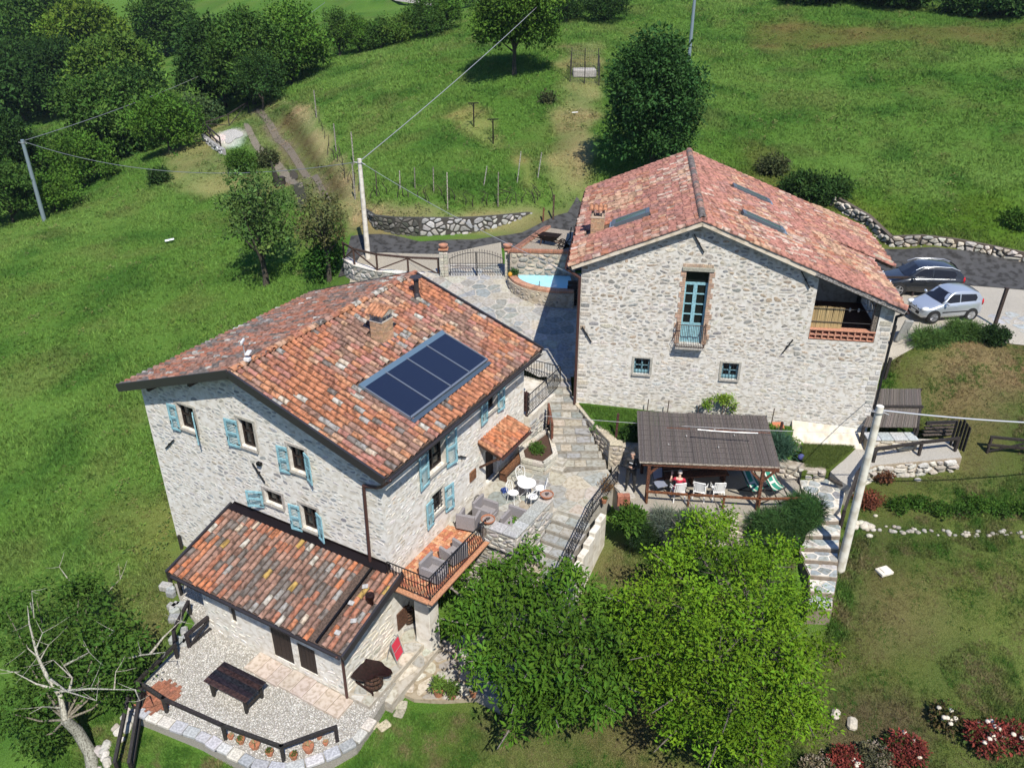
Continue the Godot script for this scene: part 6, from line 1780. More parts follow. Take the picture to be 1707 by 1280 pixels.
	# yard behind the farmhouse, level with the foot of the courtyard, with its iron railing
	var y2 := thing("upper_landing", "raised landing with a white edge behind the end of the farmhouse", "landing")
	y2.transform = T1
	var yb := mb(C(0.6, 0.57, 0.5)); yb.b(V(10.95, 0.55, -1.5), V(3.2, 2.1, 3.5)); part(y2, "slab", yb, M.plaster)
	var ys := X(V(9.35, 0, 0.25))
	stones(y2, "stone", ys, PackedVector2Array([Vector2(0.02, 0.0), Vector2(3.1, 0.0), Vector2(3.1, 1.35), Vector2(0.02, 1.35)]), [], 0.4, 0.15, 50, [C(0.42, 0.41, 0.38), C(0.36, 0.36, 0.34), C(0.5, 0.47, 0.41)], 0.015, 0.04)
	railing(y2, "iron_railing", [V(9.4, 1.6, 0.15), V(12.4, 1.6, 0.15), V(12.4, 1.6, -2.6)], 1.0, 0.13, M.iron, 0.009)
	var rk := mb(C(0.06, 0.025, 0.02))
	for k in 4: rk.b(V(9.5, 1.9 + k * 0.22, -0.1), V(0.2, 0.16, 0.42))
	rk.bar(V(9.4, 1.6, 0.08), V(9.4, 2.8, 0.08), 0.05)
	single("wall_rack", T1_mb(rk), M.plainwood, "dark wooden rack hung at the far corner of the farmhouse", "rack")
func T1_mb(b: MB) -> MB:
	return mb().add(b, T1)
func yard(_x: float, z: float) -> float:
	return 1.86 + clampf(-z - 32.3, 0, 20) * 0.152
func courtyard() -> void:
	var pal := [C(0.34, 0.335, 0.31), C(0.30, 0.305, 0.29), C(0.37, 0.35, 0.30), C(0.27, 0.285, 0.28), C(0.39, 0.37, 0.33)]
	var t := thing("courtyard", "flagstone courtyard sloping up from the steps to the iron gate", "courtyard")
	var poly := PackedVector2Array([Vector2(1.2, -32.3), Vector2(2.75, -32.3), Vector2(4.1, -41.6), Vector2(3.0, -41.4), Vector2(-0.35, -41.5), Vector2(-0.4, -42.6), Vector2(-3.5, -42.6), Vector2(-5.5, -41.0), Vector2(-3.0, -36.5), Vector2(0.6, -32.8)])
	tag(t, "", "", "", "structure")
	t.remove_meta("category")
	var b := mb(C(0.42, 0.40, 0.36))
	sheet(b, poly, func(x, z): return yard(x, z))
	part(t, "bed", b, M.mortar)
	flags(t, "flagstone", Geometry2D.offset_polygon(poly, -0.03)[0], func(x, z): return yard(x, z), 0.6, 0.52, 240, pal, 0.022, 0.014, [], 0.2, 0.25)
	# gate
	var gy0 := 3.06
	var g := thing("iron_gate", "black wrought iron double gate with an arched top between two pillars", "gate", V(0, gy0, -41.3))
	for k in 2:
		var leaf := Node3D.new(); leaf.name = "gate_leaf"; g.add_child(leaf, true)
		var x0 := -3.3 if k == 0 else -1.86; var x1 := -1.92 if k == 0 else -0.48
		var f := mb()
		for y in [0.08, 0.72, 0.86]: f.bar(V(x0, y, 0), V(x1, y, 0), 0.035, 0.025)
		for x in [x0, x1]: f.bar(V(x, 0, 0), V(x, 1.15 if absf(x + 1.89) > 0.5 else 1.5, 0), 0.045)
		var ps := []
		for i in 9:
			var x := lerpf(x0, x1, i / 8.0)
			ps.append(V(x, 1.12 + 0.36 * (1 - pow((x + 1.89) / 1.42, 2)), 0))
		f.tube(ps, 0.02, 0.02, 5)
		part(leaf, "frame", f, M.iron)
		for i in range(1, 10):
			var x := lerpf(x0, x1, i / 10.0)
			var bb := mb(); var top := 1.24 + 0.36 * (1 - pow((x + 1.89) / 1.42, 2))
			bb.bar(V(x, 0.08, 0), V(x, top, 0), 0.018); bb.cyl(V(x, top, 0), V(x, top + 0.09, 0), 0.022, 0.0, 5)
			part(leaf, "bar", bb, M.iron)
	for e in [[-3.62, "left gate pillar of pale stone topped by a terracotta bowl", 0.46], [-0.22, "right gate pillar with a terracotta bowl joined to the rough wall", 0.34]]:
		var p := thing("gate_pillar", e[1], "pillar", V(e[0], gy0, -41.35))
		for k in 11:
			for j in 2:
				var pb := mb(vary(C(0.5, 0.47, 0.39), 0.16, 0.05)); var wq: float = e[2]
				pb.bevel(X(V((-0.25 + 0.5 * j) * wq * (1.0 if k & 1 else 0.96), -0.25 + k * 0.17, 0)), V(wq * 0.5 - 0.01, 0.155, 0.46), 0.02); part(p, "stone", pb, M.stone)
		var cp := mb(C(0.42, 0.2, 0.11)); cp.bevel(X(V(0, 1.66, 0)), V(e[2] + 0.06, 0.07, 0.54), 0.02); part(p, "cap", cp, M.stone)
		var bo := mb(C(0.5, 0.25, 0.16)); bo.lathe(X(V(0, 1.7, 0)), [Vector2(0.15, 0), Vector2(0.24, 0.14), Vector2(0.25, 0.2), Vector2(0.18, 0.2), Vector2(0.14, 0.1), Vector2(0, 0.1)], 16); part(p, "bowl", bo, M.clay)
	# terrace with the old barrow above the fountain
	var r := thing("raised_yard", "raised sandy yard behind a rough stone wall with a brick coping above the fountain", "yard wall")
	var ry := PackedVector2Array([Vector2(-0.1, -40.75), Vector2(3.1, -40.5), Vector2(3.6, -44.6), Vector2(2.1, -45.3)])
	var rb := mb(C(0.56, 0.49, 0.4)); rb.prism(ry, 1.5, 4.62); part(r, "sand", rb, M.gravel)
	var wx := Transform3D(Basis(V(1, 0, 0.075).normalized(), Vector3.UP, V(-0.075, 0, 1).normalized()), V(-0.1, 0, -40.7))
	var cb2 := mb(C(0.4, 0.36, 0.3)); cb2.box(wx * X(V(1.7, 3.8, 0.0)), V(3.4, 2.0, 0.1)); part(r, "core", cb2, M.mortar)
	stones(r, "stone", wx * X(V(0, 0, 0.05)), PackedVector2Array([Vector2(0.02, 2.9), Vector2(3.38, 2.9), Vector2(3.38, 4.75), Vector2(0.02, 4.75)]), [], 0.4, 0.26, 80, [C(0.3, 0.28, 0.25), C(0.42, 0.38, 0.32), C(0.26, 0.25, 0.23), C(0.47, 0.42, 0.34)], 0.02, 0.06)
	for k in 40:
		var bb := mb(vary(C(0.38, 0.17, 0.1), 0.2, 0.06)); bb.box(wx * X(V(0.045 + k * 0.085, 4.84, -0.06)), V(0.075, 0.12, 0.32)); part(r, "coping_brick", bb, M.stone)
	for k in 44:
		var p0 := V(-0.05, 4.7, -40.95).lerp(V(2.05, 4.7, -45.3), k / 44.0)
		var bb := mb(vary(C(0.38, 0.19, 0.13), 0.2, 0.06)); bb.box(Transform3D(Basis(Vector3.UP, 0.49), p0), V(0.42, 0.12, 0.09)); part(r, "coping_brick", bb, M.stone)
	# fountain basin
	var f := thing("fountain", "curved stone fountain basin with a brick rim full of pale blue water", "fountain")
	var c := Vector2(2.85, -40.55); var ring := []; var yb := 3.62
	for k in 15:
		var a := lerpf(PI, PI * 0.5, k / 14.0)
		ring.append(c + Vector2(cos(a) * 3.1, sin(a) * 2.75 * (0.92 if k > 0 else 1)))
	ring.append(c + Vector2(0.25, 2.53))
	var wat := PackedVector2Array(); var wall := PackedVector2Array()
	for p in ring: wall.append(p); wat.append(c + (p - c) * Vector2(0.82, 0.82))
	wall.append(c + Vector2(0.25, 0)); wat.append(c + Vector2(0.2, 0))
	var core := mb(C(0.46, 0.40, 0.31)); core.prism(wall, 2.2, yb - 0.12); part(f, "basin", core, M.mortar)
	var wb := mb(); wb.prism(wat, yb - 0.2, yb - 0.06); part(f, "water", wb, M.water)
	for k in 15:
		var p: Vector2 = ring[k]; var q: Vector2 = ring[k + 1]
		for j in 2:
			var e0 := p.lerp(q, j * 0.5); var e1 := p.lerp(q, j * 0.5 + 0.5)
			var bb := mb(vary(C(0.5, 0.27, 0.17), 0.2, 0.06))
			var inn := c + ((e0 + e1) * 0.5 - c) * 0.91
			bb.box(Transform3D(Basis(Vector3.UP, -atan2(e1.y - e0.y, e1.x - e0.x)), V(inn.x, yb - 0.04, inn.y)), V(e0.distance_to(e1) * 0.93, 0.12, 0.4)); part(f, "rim_brick", bb, M.stone)
		var mid := (p + q) * 0.5
		var along := (q - p).normalized()
		var xw := Transform3D(Basis(V(along.x, 0, along.y), Vector3.UP, V(-along.y, 0, along.x)), V(p.x, 0, p.y))
		if xw.basis.z.dot(V(mid.x - c.x, 0, mid.y - c.y)) < 0: xw = Transform3D(Basis(V(-along.x, 0, -along.y), Vector3.UP, V(along.y, 0, -along.x)), V(q.x, 0, q.y))
		stones(f, "stone", xw, PackedVector2Array([Vector2(0.0, 2.3), Vector2(p.distance_to(q), 2.3), Vector2(p.distance_to(q), yb - 0.12), Vector2(0, yb - 0.12)]), [], 0.3, 0.16, 8, [C(0.42, 0.36, 0.27), C(0.36, 0.33, 0.28), C(0.48, 0.42, 0.32)], 0.015, 0.03)
	var sp := mb(C(0.25, 0.25, 0.25)); sp.cyl(V(1.4, yb - 0.1, -38.95), V(1.4, yb + 0.22, -38.95), 0.02); part(f, "spout", sp, M.metal)
	var yl := mb(C(0.6, 0.3, 0.03)); yl.ball(V(-0.1, yb + 0.1, -40.2), V(0.12, 0.14, 0.12), 8); part(f, "ornament", yl, M.clay)
	var wd := thing("shed_door", "dark slatted door in the shade beside the big house", "door")
	for k in 6:
		var db := mb(vary(C(0.03, 0.025, 0.022), 0.2)); db.b(V(3.05 + k * 0.02, 2.75 + k * 0.24, -38.3 - k * 0.02), V(0.7, 0.22, 0.06)); part(wd, "plank", db, M.plainwood)
	# old barrow and plough
	var ba := thing("wheelbarrow", "rusty old iron wheelbarrow on the raised sandy yard", "wheelbarrow", V(2.0, 4.62, -42.3), -0.5)
	var tb := mb(C(0.1, 0.05, 0.04))
	tb.quad(V(-0.55, 0.55, -0.35), V(-0.3, 0.25, -0.2), V(0.3, 0.25, -0.2), V(0.6, 0.6, -0.35)); tb.quad(V(-0.55, 0.55, 0.35), V(0.6, 0.6, 0.35), V(0.3, 0.25, 0.2), V(-0.3, 0.25, 0.2))
	tb.quad(V(-0.3, 0.25, -0.2), V(-0.3, 0.25, 0.2), V(0.3, 0.25, 0.2), V(0.3, 0.25, -0.2)); tb.quad(V(-0.55, 0.55, -0.35), V(-0.55, 0.55, 0.35), V(-0.3, 0.25, 0.2), V(-0.3, 0.25, -0.2)); tb.quad(V(0.6, 0.6, -0.35), V(0.3, 0.25, -0.2), V(0.3, 0.25, 0.2), V(0.6, 0.6, 0.35))
	part(ba, "tray", tb, M.rust)
	for s in [-0.22, 0.22]:
		var hb := mb(C(0.14, 0.08, 0.05)); hb.bar(V(-1.0, 0.42, s * 1.2), V(0.75, 0.22, s * 0.5), 0.05); hb.bar(V(-0.35, 0.36, s), V(-0.42, 0, s), 0.05); part(ba, "handle", hb, M.plainwood)
	var wh := mb(C(0.08, 0.05, 0.04))
	for k in 16:
		var a := k * TAU / 16; wh.bar(V(0.8 + cos(a) * 0.22, 0.22 + sin(a) * 0.22, 0), V(0.8 + cos(a + TAU / 16) * 0.22, 0.22 + sin(a + TAU / 16) * 0.22, 0), 0.05, 0.04, Vector3.BACK)
		if k % 3 == 0: wh.bar(V(0.8, 0.22, 0), V(0.8 + cos(a) * 0.22, 0.22 + sin(a) * 0.22, 0), 0.025)
	part(ba, "wheel", wh, M.rust)
	var pg := thing("old_plough", "rusty old iron plough at the edge of the raised sandy yard by the roof", "plough", V(2.9, 4.62, -41.8), 0.4)
	var pb2 := mb(C(0.06, 0.035, 0.03)); pb2.tube([V(-0.4, 0.1, 0), V(0, 0.3, 0), V(0.2, 0.5, 0), V(0.25, 1.1, 0)], 0.03); pb2.tube([V(-0.4, 0.5, 0.1), V(0, 0.32, 0.05), V(0.5, 0.25, 0)], 0.03); pb2.tri(V(0, 0.3, 0.02), V(-0.2, 0, 0.1), V(0.3, 0, -0.05)); pb2.tri(V(0, 0.3, 0.02), V(0.3, 0, -0.05), V(-0.2, 0, 0.1)); part(pg, "frame", pb2, M.rust)
	var pw := mb(C(0.06, 0.04, 0.03))
	for k in 12:
		var a := k * TAU / 12; pw.bar(V(-0.35 + cos(a) * 0.2, 0.2 + sin(a) * 0.2, 0.15), V(-0.35 + cos(a + TAU / 12) * 0.2, 0.2 + sin(a + TAU / 12) * 0.2, 0.15), 0.035, 0.03, Vector3.BACK)
	part(pg, "wheel", pw, M.rust)
func roadside() -> void:
	var up := func(x, z): return ground(x, z) + 0.06
	var rd := pv([-9.97, -44.15, -9.82, -48.14, -8.78, -47.79, -5.49, -46.89, -2.28, -47.11, 0.61, -48.37, 3.5, -50.68, 4.18, -52.24, 5.05, -50.94, 4.4, -43.36, 3.23, -43.36, -0.66, -46.45, -3.91, -44.86, -6.58, -44.15, -8.58, -43.95])
	var b := mb(C(0.062, 0.060, 0.061)); sheet(b, rd, up, 0.7)
	single("road", b, M.asphalt, "dark asphalt road passing behind the gate", "", "", "structure")
	var r2 := PackedVector2Array([Vector2(9, -43.6), Vector2(16, -44.6), Vector2(21.5, -44.9), Vector2(24.5, -43.6), Vector2(30, -42.2), Vector2(40, -40.5), Vector2(40, -37.6), Vector2(28, -39.2), Vector2(23.6, -40.6), Vector2(18, -41.0), Vector2(9, -42.4)])
	var b2 := mb(C(0.062, 0.060, 0.061)); sheet(b2, r2, up, 0.7)
	single("road", b2, M.asphalt, "dark asphalt road passing behind the two parked cars", "", "", "structure")
	var pk := PackedVector2Array([Vector2(15.5, -38.6), Vector2(18, -41.0), Vector2(23.6, -40.6), Vector2(28, -39.2), Vector2(33, -38.4), Vector2(33, -32.0), Vector2(27, -33.6), Vector2(23.4, -34.0), Vector2(19.5, -34.3), Vector2(16.6, -33.2)])
	var b3 := mb(C(0.70, 0.66, 0.58)); sheet(b3, pk, func(x, z): return ground(x, z) + 0.045, 0.7)
	single("gravel_parking", b3, M.gravel, "pale gravel parking area beside the big house", "", "", "structure")
	var fl := thing("flagstone_strip", "strip of blue grey flagstones set in the parking gravel behind the silver car", "paving")
	flags(fl, "flagstone", PackedVector2Array([Vector2(22.6, -36.6), Vector2(24.5, -37.2), Vector2(29, -35.6), Vector2(29, -33.2), Vector2(24.2, -34.8)]), func(x, z): return ground(x, z) + 0.05, 0.6, 0.5, 40, [C(0.38, 0.4, 0.4), C(0.44, 0.43, 0.4), C(0.35, 0.37, 0.38)], 0.05, 0.01)
	var vg := pv([-9.18, -44.43, -8.87, -45.67, -6.72, -45.25, -3.93, -45.04, -0.66, -46.96, -0.37, -40.85, -3.45, -40.68, -4.07, -42.48, -7.03, -42.48, -9.11, -43.05])
	var b4 := mb(C(0.58, 0.53, 0.44)); sheet(b4, vg, func(x, z): return ground(x, z) + 0.1, 0.6)
	single("concrete_apron", b4, M.gravel, "pale concrete apron between the road and the iron gate", "", "", "structure")
	# mossy verge strip under the wall is earth; the wall itself
	var pts := []
	for e in [V(-9.41, 3.2, -50.39), V(-8.36, 3.1, -48.17), V(-7, 3.1, -47.49), V(-5.54, 3.12, -47.43), V(-3.93, 3.15, -47.56), V(-2.31, 3.18, -47.93), V(-0.87, 3.2, -48.8), V(1, 3.25, -50.11), V(3.59, 3.3, -52.28)]: pts.append(e)
	var hs := [1.15, 1.35, 1.42, 1.42, 1.38, 1.3, 1.15, 0.85, 0.4]
	var w1 := []; var w2 := []
	for i in pts.size():
		var row := [pts[i].x, pts[i].z, ground(pts[i].x, pts[i].z) - 0.3, 3.15 + hs[i] + (0.1 if i > 6 else 0.0)]
		if i < 4: w1.append(row)
		if i > 2: w2.append(row)
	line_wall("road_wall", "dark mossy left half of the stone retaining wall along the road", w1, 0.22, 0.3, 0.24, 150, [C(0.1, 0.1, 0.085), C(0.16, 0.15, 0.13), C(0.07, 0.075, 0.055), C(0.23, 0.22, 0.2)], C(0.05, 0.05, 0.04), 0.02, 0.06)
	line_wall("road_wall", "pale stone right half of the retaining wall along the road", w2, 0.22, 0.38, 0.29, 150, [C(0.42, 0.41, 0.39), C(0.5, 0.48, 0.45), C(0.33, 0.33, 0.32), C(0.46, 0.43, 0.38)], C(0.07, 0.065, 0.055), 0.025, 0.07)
	var dw := []
	for e in [V(19.78, 3.6, -50.49), V(21.09, 3.5, -47.41), V(21.69, 3.4, -45.28), V(23.11, 3.4, -44.55), V(24.77, 3.4, -43.74), V(26.43, 3.4, -43.05), V(28.22, 3.4, -42.1)]: dw.append([e.x, e.z, ground(e.x, e.z) - 0.2, ground(e.x, e.z) + rr(0.5, 0.68)])
	line_wall("dry_stone_wall", "dry wall of pale loose stones at the foot of the bank behind the cars", dw, 0.25, 0.40, 0.25, 200, [C(0.5, 0.47, 0.4), C(0.42, 0.4, 0.36), C(0.56, 0.52, 0.44), C(0.36, 0.33, 0.28), C(0.48, 0.42, 0.33)], C(0.1, 0.08, 0.06), 0.02, 0.12)
	# kerb wall and timber fence left of the gate
	var kw := [[-9.6, -44.2, 1.0, 3.12], [-8.8, -43.1, 1.0, 3.12], [-7.4, -42.2, 1.0, 3.12], [-5.6, -41.7, 1.2, 3.12], [-3.85, -41.5, 1.6, 3.12]]
	line_wall("kerb_wall", "curved rubble wall with a white top below the timber fence left of the gate", kw, 0.35, 0.4, 0.25, 140, [C(0.36, 0.35, 0.33), C(0.45, 0.43, 0.4), C(0.3, 0.29, 0.27)], C(0.4, 0.38, 0.33), 0.02, 0.05, "", C(0.68, 0.64, 0.56))
	rail_fence("timber_fence", "brown timber fence with diagonal braces on the curved wall left of the gate", [V(-9.5, 3.15, -44.15), V(-8.75, 3.15, -43.15), V(-7.35, 3.15, -42.25), V(-5.6, 3.15, -41.75), V(-3.95, 3.15, -41.55)], 0.95, 0.09, C(0.1, 0.055, 0.04), [1.0], 1)
	# little pen on the hill
	var pn := thing("grid_pen", "small wire pen on dark posts beside the dense round tree", "pen")
	var pc := [V(4.9, 8, -72.76), V(7.28, 8, -72.12), V(7.52, 8.6, -76.15), V(5.2, 8.6, -76.15)]
	for i in 4:
		for k in 2:
			var p: Vector3 = pc[i].lerp(pc[(i + 1) % 4], k * 0.5)
			p = on(p.x, p.z); var pb := mb(C(0.04, 0.035, 0.03)); pb.bar(p, p + Vector3.UP * 1.75, 0.07); part(pn, "post", pb, M.plainwood)
		var wi := mb(C(0.1, 0.1, 0.1))
		var a: Vector3 = on(pc[i].x, pc[i].z); var c: Vector3 = on(pc[(i + 1) % 4].x, pc[(i + 1) % 4].z)
		for k in 5: wi.bar(a + Vector3.UP * (0.2 + k * 0.32), c + Vector3.UP * (0.2 + k * 0.32), 0.012)
		for k in 12: wi.bar(a.lerp(c, k / 12.0), a.lerp(c, k / 12.0) + Vector3.UP * 1.6, 0.012)
		part(pn, "wire", wi, M.metal)
	var sl := mb(C(0.4, 0.38, 0.35)); var sc: Vector3 = (pc[0] + pc[2]) * 0.5; sl.bevel(X(on(sc.x, sc.z, 0.25)), V(2.0, 0.7, 1.2), 0.1)
	single("stone_trough", sl, M.stone, "pale stone trough inside the small wire pen", "trough")
	# the far path at the top
	var fp := []
	for e in [V(-30.02, 9.2, -178.04), V(-20.65, 9.4, -160.07), V(-12.22, 9.8, -138.99)]: fp.append(e)
	var pw := mb(C(0.5, 0.48, 0.44))
	for i in 2: pw.quad(on(fp[i].x, fp[i].z, 0.4) , on(fp[i].x, fp[i].z - 2.2, 0.5), on(fp[i + 1].x, fp[i + 1].z - 2.2, 0.5), on(fp[i + 1].x, fp[i + 1].z, 0.4))
	single("path", pw, M.gravel, "pale track crossing the far slope at the top", "", "", "structure")
	# low wall and rail by the farm track
	var lw := []
	for e in [V(-29, 2.6, -78.16), V(-27.17, 2.6, -75.1), V(-25.39, 2.6, -72.71)]: lw.append([e.x, e.z, ground(e.x, e.z) - 0.3, ground(e.x, e.z) + 0.55])
	line_wall("track_wall", "short low grey wall beside the farm track", lw, 0.3, 0.5, 0.3, 40, [C(0.4, 0.4, 0.4), C(0.33, 0.33, 0.34), C(0.5, 0.5, 0.48)], C(0.3, 0.3, 0.3), 0.03, 0.08)
	var fpts := []
	for e in [V(-29.65, 2.7, -80.67), V(-27.65, 2.7, -76.64), V(-25.78, 2.7, -73.67)]: fpts.append(on(e.x, e.z))
	rail_fence("track_fence", "dark rail fence on the low grey wall by the farm track", fpts, 1.3, 0.1, C(0.05, 0.04, 0.035), [1.0, 0.55], 1)
	fpts = []
	for e in [V(-29.99, 3, -82.03), V(-27.61, 3.3, -82.24), V(-27.05, 3.5, -87.2)]: fpts.append(on(e.x, e.z))
	rail_fence("track_fence", "thin dark fence along the edge of the farm track under the trees", fpts, 1.1, 0.09, C(0.06, 0.045, 0.04), [1.0], 2)
	var k := 0
	for e in [[pv([-26.66, -87.77, -26.17, -87.77, -23.24, -80.83, -19.42, -72.59, -16.02, -65.15, -13.31, -57.81, -12.01, -53.73, -12.33, -53.73, -13.88, -58.3, -16.27, -64.36, -19.61, -71.64, -23.19, -79.1]), C(0.24, 0.205, 0.155), "right wheel rut of the farm track"], [pv([-25.89, -80.76, -25.68, -81.64, -22.41, -74.29, -19.25, -68.91, -16.49, -63.43, -14.55, -57.38, -14.73, -57.07, -16.43, -61.77, -18.91, -66.58, -22.24, -72.34]), C(0.3, 0.265, 0.205), "left wheel rut of the farm track"], [pv([-16.87, -62.57, -16.14, -62.2, -14.41, -57.02, -14.1, -54.49, -14.79, -55.36]), C(0.06, 0.06, 0.035), "dark mossy puddle beside the farm track"], [pv([-18.3, -67.01, -17.77, -67.22, -16.91, -65, -17.44, -64.61]), C(0.08, 0.07, 0.05), "small dark puddle on the farm track"], [pv([-27.22, -78.77, -26.92, -79.61, -26.15, -79.33, -24.77, -77.68, -24.98, -76.87, -25.53, -76.87, -25.57, -75.56, -26.27, -76.08, -26.41, -77.41]), C(0.66, 0.66, 0.64), "patch of white gravel beside the farm track"]]:
		var sb := mb(e[1]); sheet(sb, rounded(rounded(e[0])), func(x, z): return ground(x, z) + 0.05 + 0.003 * k, 0.7); single(["wheel_rut", "wheel_rut", "puddle", "puddle", "gravel_patch"][k], sb, M.gravel, e[2], "", "", "structure"); k += 1
	var st: Vector3 = V(-18.48, 2.9, -64.3)
	var tb := mb(C(0.05, 0.04, 0.035)); tb.cyl(on(st.x, st.z, -0.1), on(st.x - 0.3, st.z, 1.9), 0.35, 0.06, 8); tb.cyl(on(st.x + 0.4, st.z + 0.5, -0.1), on(st.x + 0.5, st.z + 0.5, 0.7), 0.4, 0.25, 8)
	single("tree_stump", tb, M.bark, "charred dark stump beside the farm track above the bushy tree", "stump")
func pergola() -> void:
	var t := thing("pergola", "timber pergola with a grey reed mat roof in front of the big house", "pergola")
	var fp := [V(5.15, 0, -25.55), V(9.28, 0, -25.05)]; var bp := [V(5.25, 0, -27.45), V(9.4, 0, -26.95)]
	var wood := C(0.17, 0.065, 0.032)
	for p in fp:
		var b := mb(wood); b.bevel(X(p + V(0, 0.9, 0)), V(0.12, 1.84, 0.12), 0.012); part(t, "post", b, M.plainwood)
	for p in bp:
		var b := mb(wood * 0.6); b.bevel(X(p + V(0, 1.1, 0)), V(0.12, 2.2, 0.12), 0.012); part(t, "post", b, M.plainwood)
	for e in [[fp[0] + V(-0.25, 1.76, 0), fp[1] + V(0.6, 1.76, -0.05)], [bp[0] + V(-0.25, 2.16, 0), bp[1] + V(0.6, 2.16, 0)]]:
		var b := mb(wood); b.bar(e[0], e[1], 0.11, 0.15); part(t, "beam", b, M.plainwood)
	for e in [[fp[0], 1], [fp[1], -1], [fp[1], 1]]:
		var b := mb(wood); b.bar(e[0] + V(0, 1.25, 0), e[0] + V(0.42 * e[1], 1.7, 0), 0.07); part(t, "knee_brace", b, M.plainwood)
	var f0 := V(4.76, 1.86, -25.52); var f1 := V(9.9, 1.86, -25.17); var b0 := V(5.02, 2.4, -28.3); var b1 := V(10.05, 2.4, -27.92)
	for k in 8:
		var u := (k + 0.3) / 7.6
		var b := mb(wood); b.bar(f0.lerp(f1, u) + V(0, -0.06, 0.0), b0.lerp(b1, u) + V(0, -0.06, 0), 0.07, 0.09); part(t, "rafter", b, M.plainwood)
	# reed mats: strips of thin canes lying down the slope, in overlapping rolls
	var roof := Node3D.new(); roof.name = "reed_roof"; t.add_child(roof)
	var cuts := [0.0, 0.215, 0.40, 0.535, 0.755, 1.0]
	for s in 5:
		var mt := mb()
		var n := int((cuts[s + 1] - cuts[s]) * 230)
		var lift := 0.0 if s & 1 else 0.018
		for k in n:
			var u0: float = lerpf(cuts[s] - 0.004, cuts[s + 1] + 0.004, float(k) / n); var u1: float = lerpf(cuts[s] - 0.004, cuts[s + 1] + 0.004, (k + 0.86) / n)
			mt.col = vary(C(0.155, 0.135, 0.125), 0.28, 0.05) * (0.6 if R.randf() < 0.05 else 1.0)
			var e := rr(-0.03, 0.03)
			var v0: Vector3 = f0.lerp(f1, u0) + V(0, lift, 0.03 + e); var v1: Vector3 = f0.lerp(f1, u1) + V(0, lift, 0.03 + e)
			var w0: Vector3 = b0.lerp(b1, u0) + V(0, lift, e); var w1: Vector3 = b0.lerp(b1, u1) + V(0, lift, e)
			var dn := V(0, -0.02, 0); var h := V(0, rr(0.0, 0.008), 0)
			mt.quad(v0 + h, v1 + h, w1 + h, w0 + h); mt.quad(v0 + dn, w0 + dn, w1 + dn, v1 + dn); mt.quad(v0 + dn, v1 + dn, v1 + h, v0 + h)
			mt.quad(v1 + dn, w1 + dn, w1 + h, v1 + h); mt.quad(v0 + dn, v0 + h, w0 + h, w0 + dn)
		tag(part(roof, "reed_mat", mt, M.mat_reed), "", "", "", "stuff")
	for k in 11:
		var u := k / 10.0
		var b := mb(C(0.1, 0.085, 0.08)); b.bar(f0.lerp(b0, u) + V(0, 0.035, 0), f1.lerp(b1, u) + V(0, 0.035, 0), 0.008); part(roof, "binding_wire", b, M.straw)
	var br := mb(C(0.42, 0.37, 0.3)); br.bar(f0 + V(0, -0.01, 0.06), f1 + V(0, -0.01, 0.06), 0.05, 0.05); part(roof, "edge_batten", br, M.plainwood)
	var bl := mb(C(0.38, 0.36, 0.33))
	for e in [[0.58, 0.65], [0.585, 0.3], [0.72, 0.55], [0.36, 0.5], [0.22, 0.32]]: bl.bevel(X(f0.lerp(f1, e[0]).lerp(b0.lerp(b1, e[0]), e[1]) + V(0, 0.06, 0)), V(0.05, 0.05, 0.1), 0.015)
	part(roof, "weight_stone", bl, M.stone)
	rail_fence("pergola_rail", "low orange brown timber rail along the front of the pergola terrace", [V(5.15, 0, -25.42), V(6.7, 0, -25.22), V(8.0, 0, -25.1), V(9.3, 0, -24.95), V(10.95, 0, -25.0)], 0.55, 0.07, C(0.23, 0.085, 0.035), [1.0])
	# its floor and walls
	var fl := PackedVector2Array([Vector2(4.0, -26.6), Vector2(4.1, -27.95), Vector2(11.2, -27.5), Vector2(11.6, -25.6), Vector2(11.0, -24.7), Vector2(4.9, -24.9), Vector2(4.3, -25.6)])
	var b := mb(C(0.62, 0.58, 0.5)); b.prism(fl, -1.9, 0.0)
	single("pergola_terrace", b, M.gravel, "pale gravel floor of the terrace under the pergola", "", "", "structure")
	var st := PackedVector2Array([Vector2(4.0, -26.55), Vector2(4.4, -25.6), Vector2(4.8, -25.7), Vector2(4.6, -26.6)])
	var lb := mb(C(0.44, 0.42, 0.38)); lb.prism(st, 0.0, 0.06); single("stone_slab", lb, M.flag, "grey stone slab beside the railing where the person in black stands", "slab")
	var pal := [C(0.44, 0.39, 0.31), C(0.5, 0.45, 0.36), C(0.36, 0.33, 0.28), C(0.55, 0.5, 0.4)]
	line_wall("garden_wall", "stone wall behind the pergola holding the grassy bed below the big house", [[4.35, -28.05, -0.3, 0.98], [10.6, -27.6, -0.3, 0.95]], 0.35, 0.38, 0.2, 110, pal, C(0.4, 0.36, 0.29))
	line_wall("stair_wall", "stone wall with pale cap stones rising along the right side of the upper steps", [[4.06, -28.12, -0.2, 0.96], [3.25, -29.75, 0.3, 1.12], [2.72, -30.85, 0.8, 1.3]], 0.28, 0.34, 0.18, 120, pal, C(0.4, 0.36, 0.29), 0.02, 0.04, "", C(0.52, 0.46, 0.35), -1.0)
	line_wall("wall_end", "stone end pier of the garden wall beside the person in black", [[3.95, -28.0, -0.2, 0.98], [4.5, -27.95, -0.2, 0.98]], 0.3, 0.3, 0.18, 60, pal, C(0.4, 0.36, 0.29), 0.02, 0.04, "", C(0.52, 0.46, 0.35))
	line_wall("hedge_wall", "low rubble wall below the pergola terrace behind the shrubs", [[4.5, -24.6, -2.0, -0.02], [11.2, -24.45, -2.0, -0.02]], 0.4, 0.36, 0.2, 100, pal, C(0.42, 0.38, 0.3))
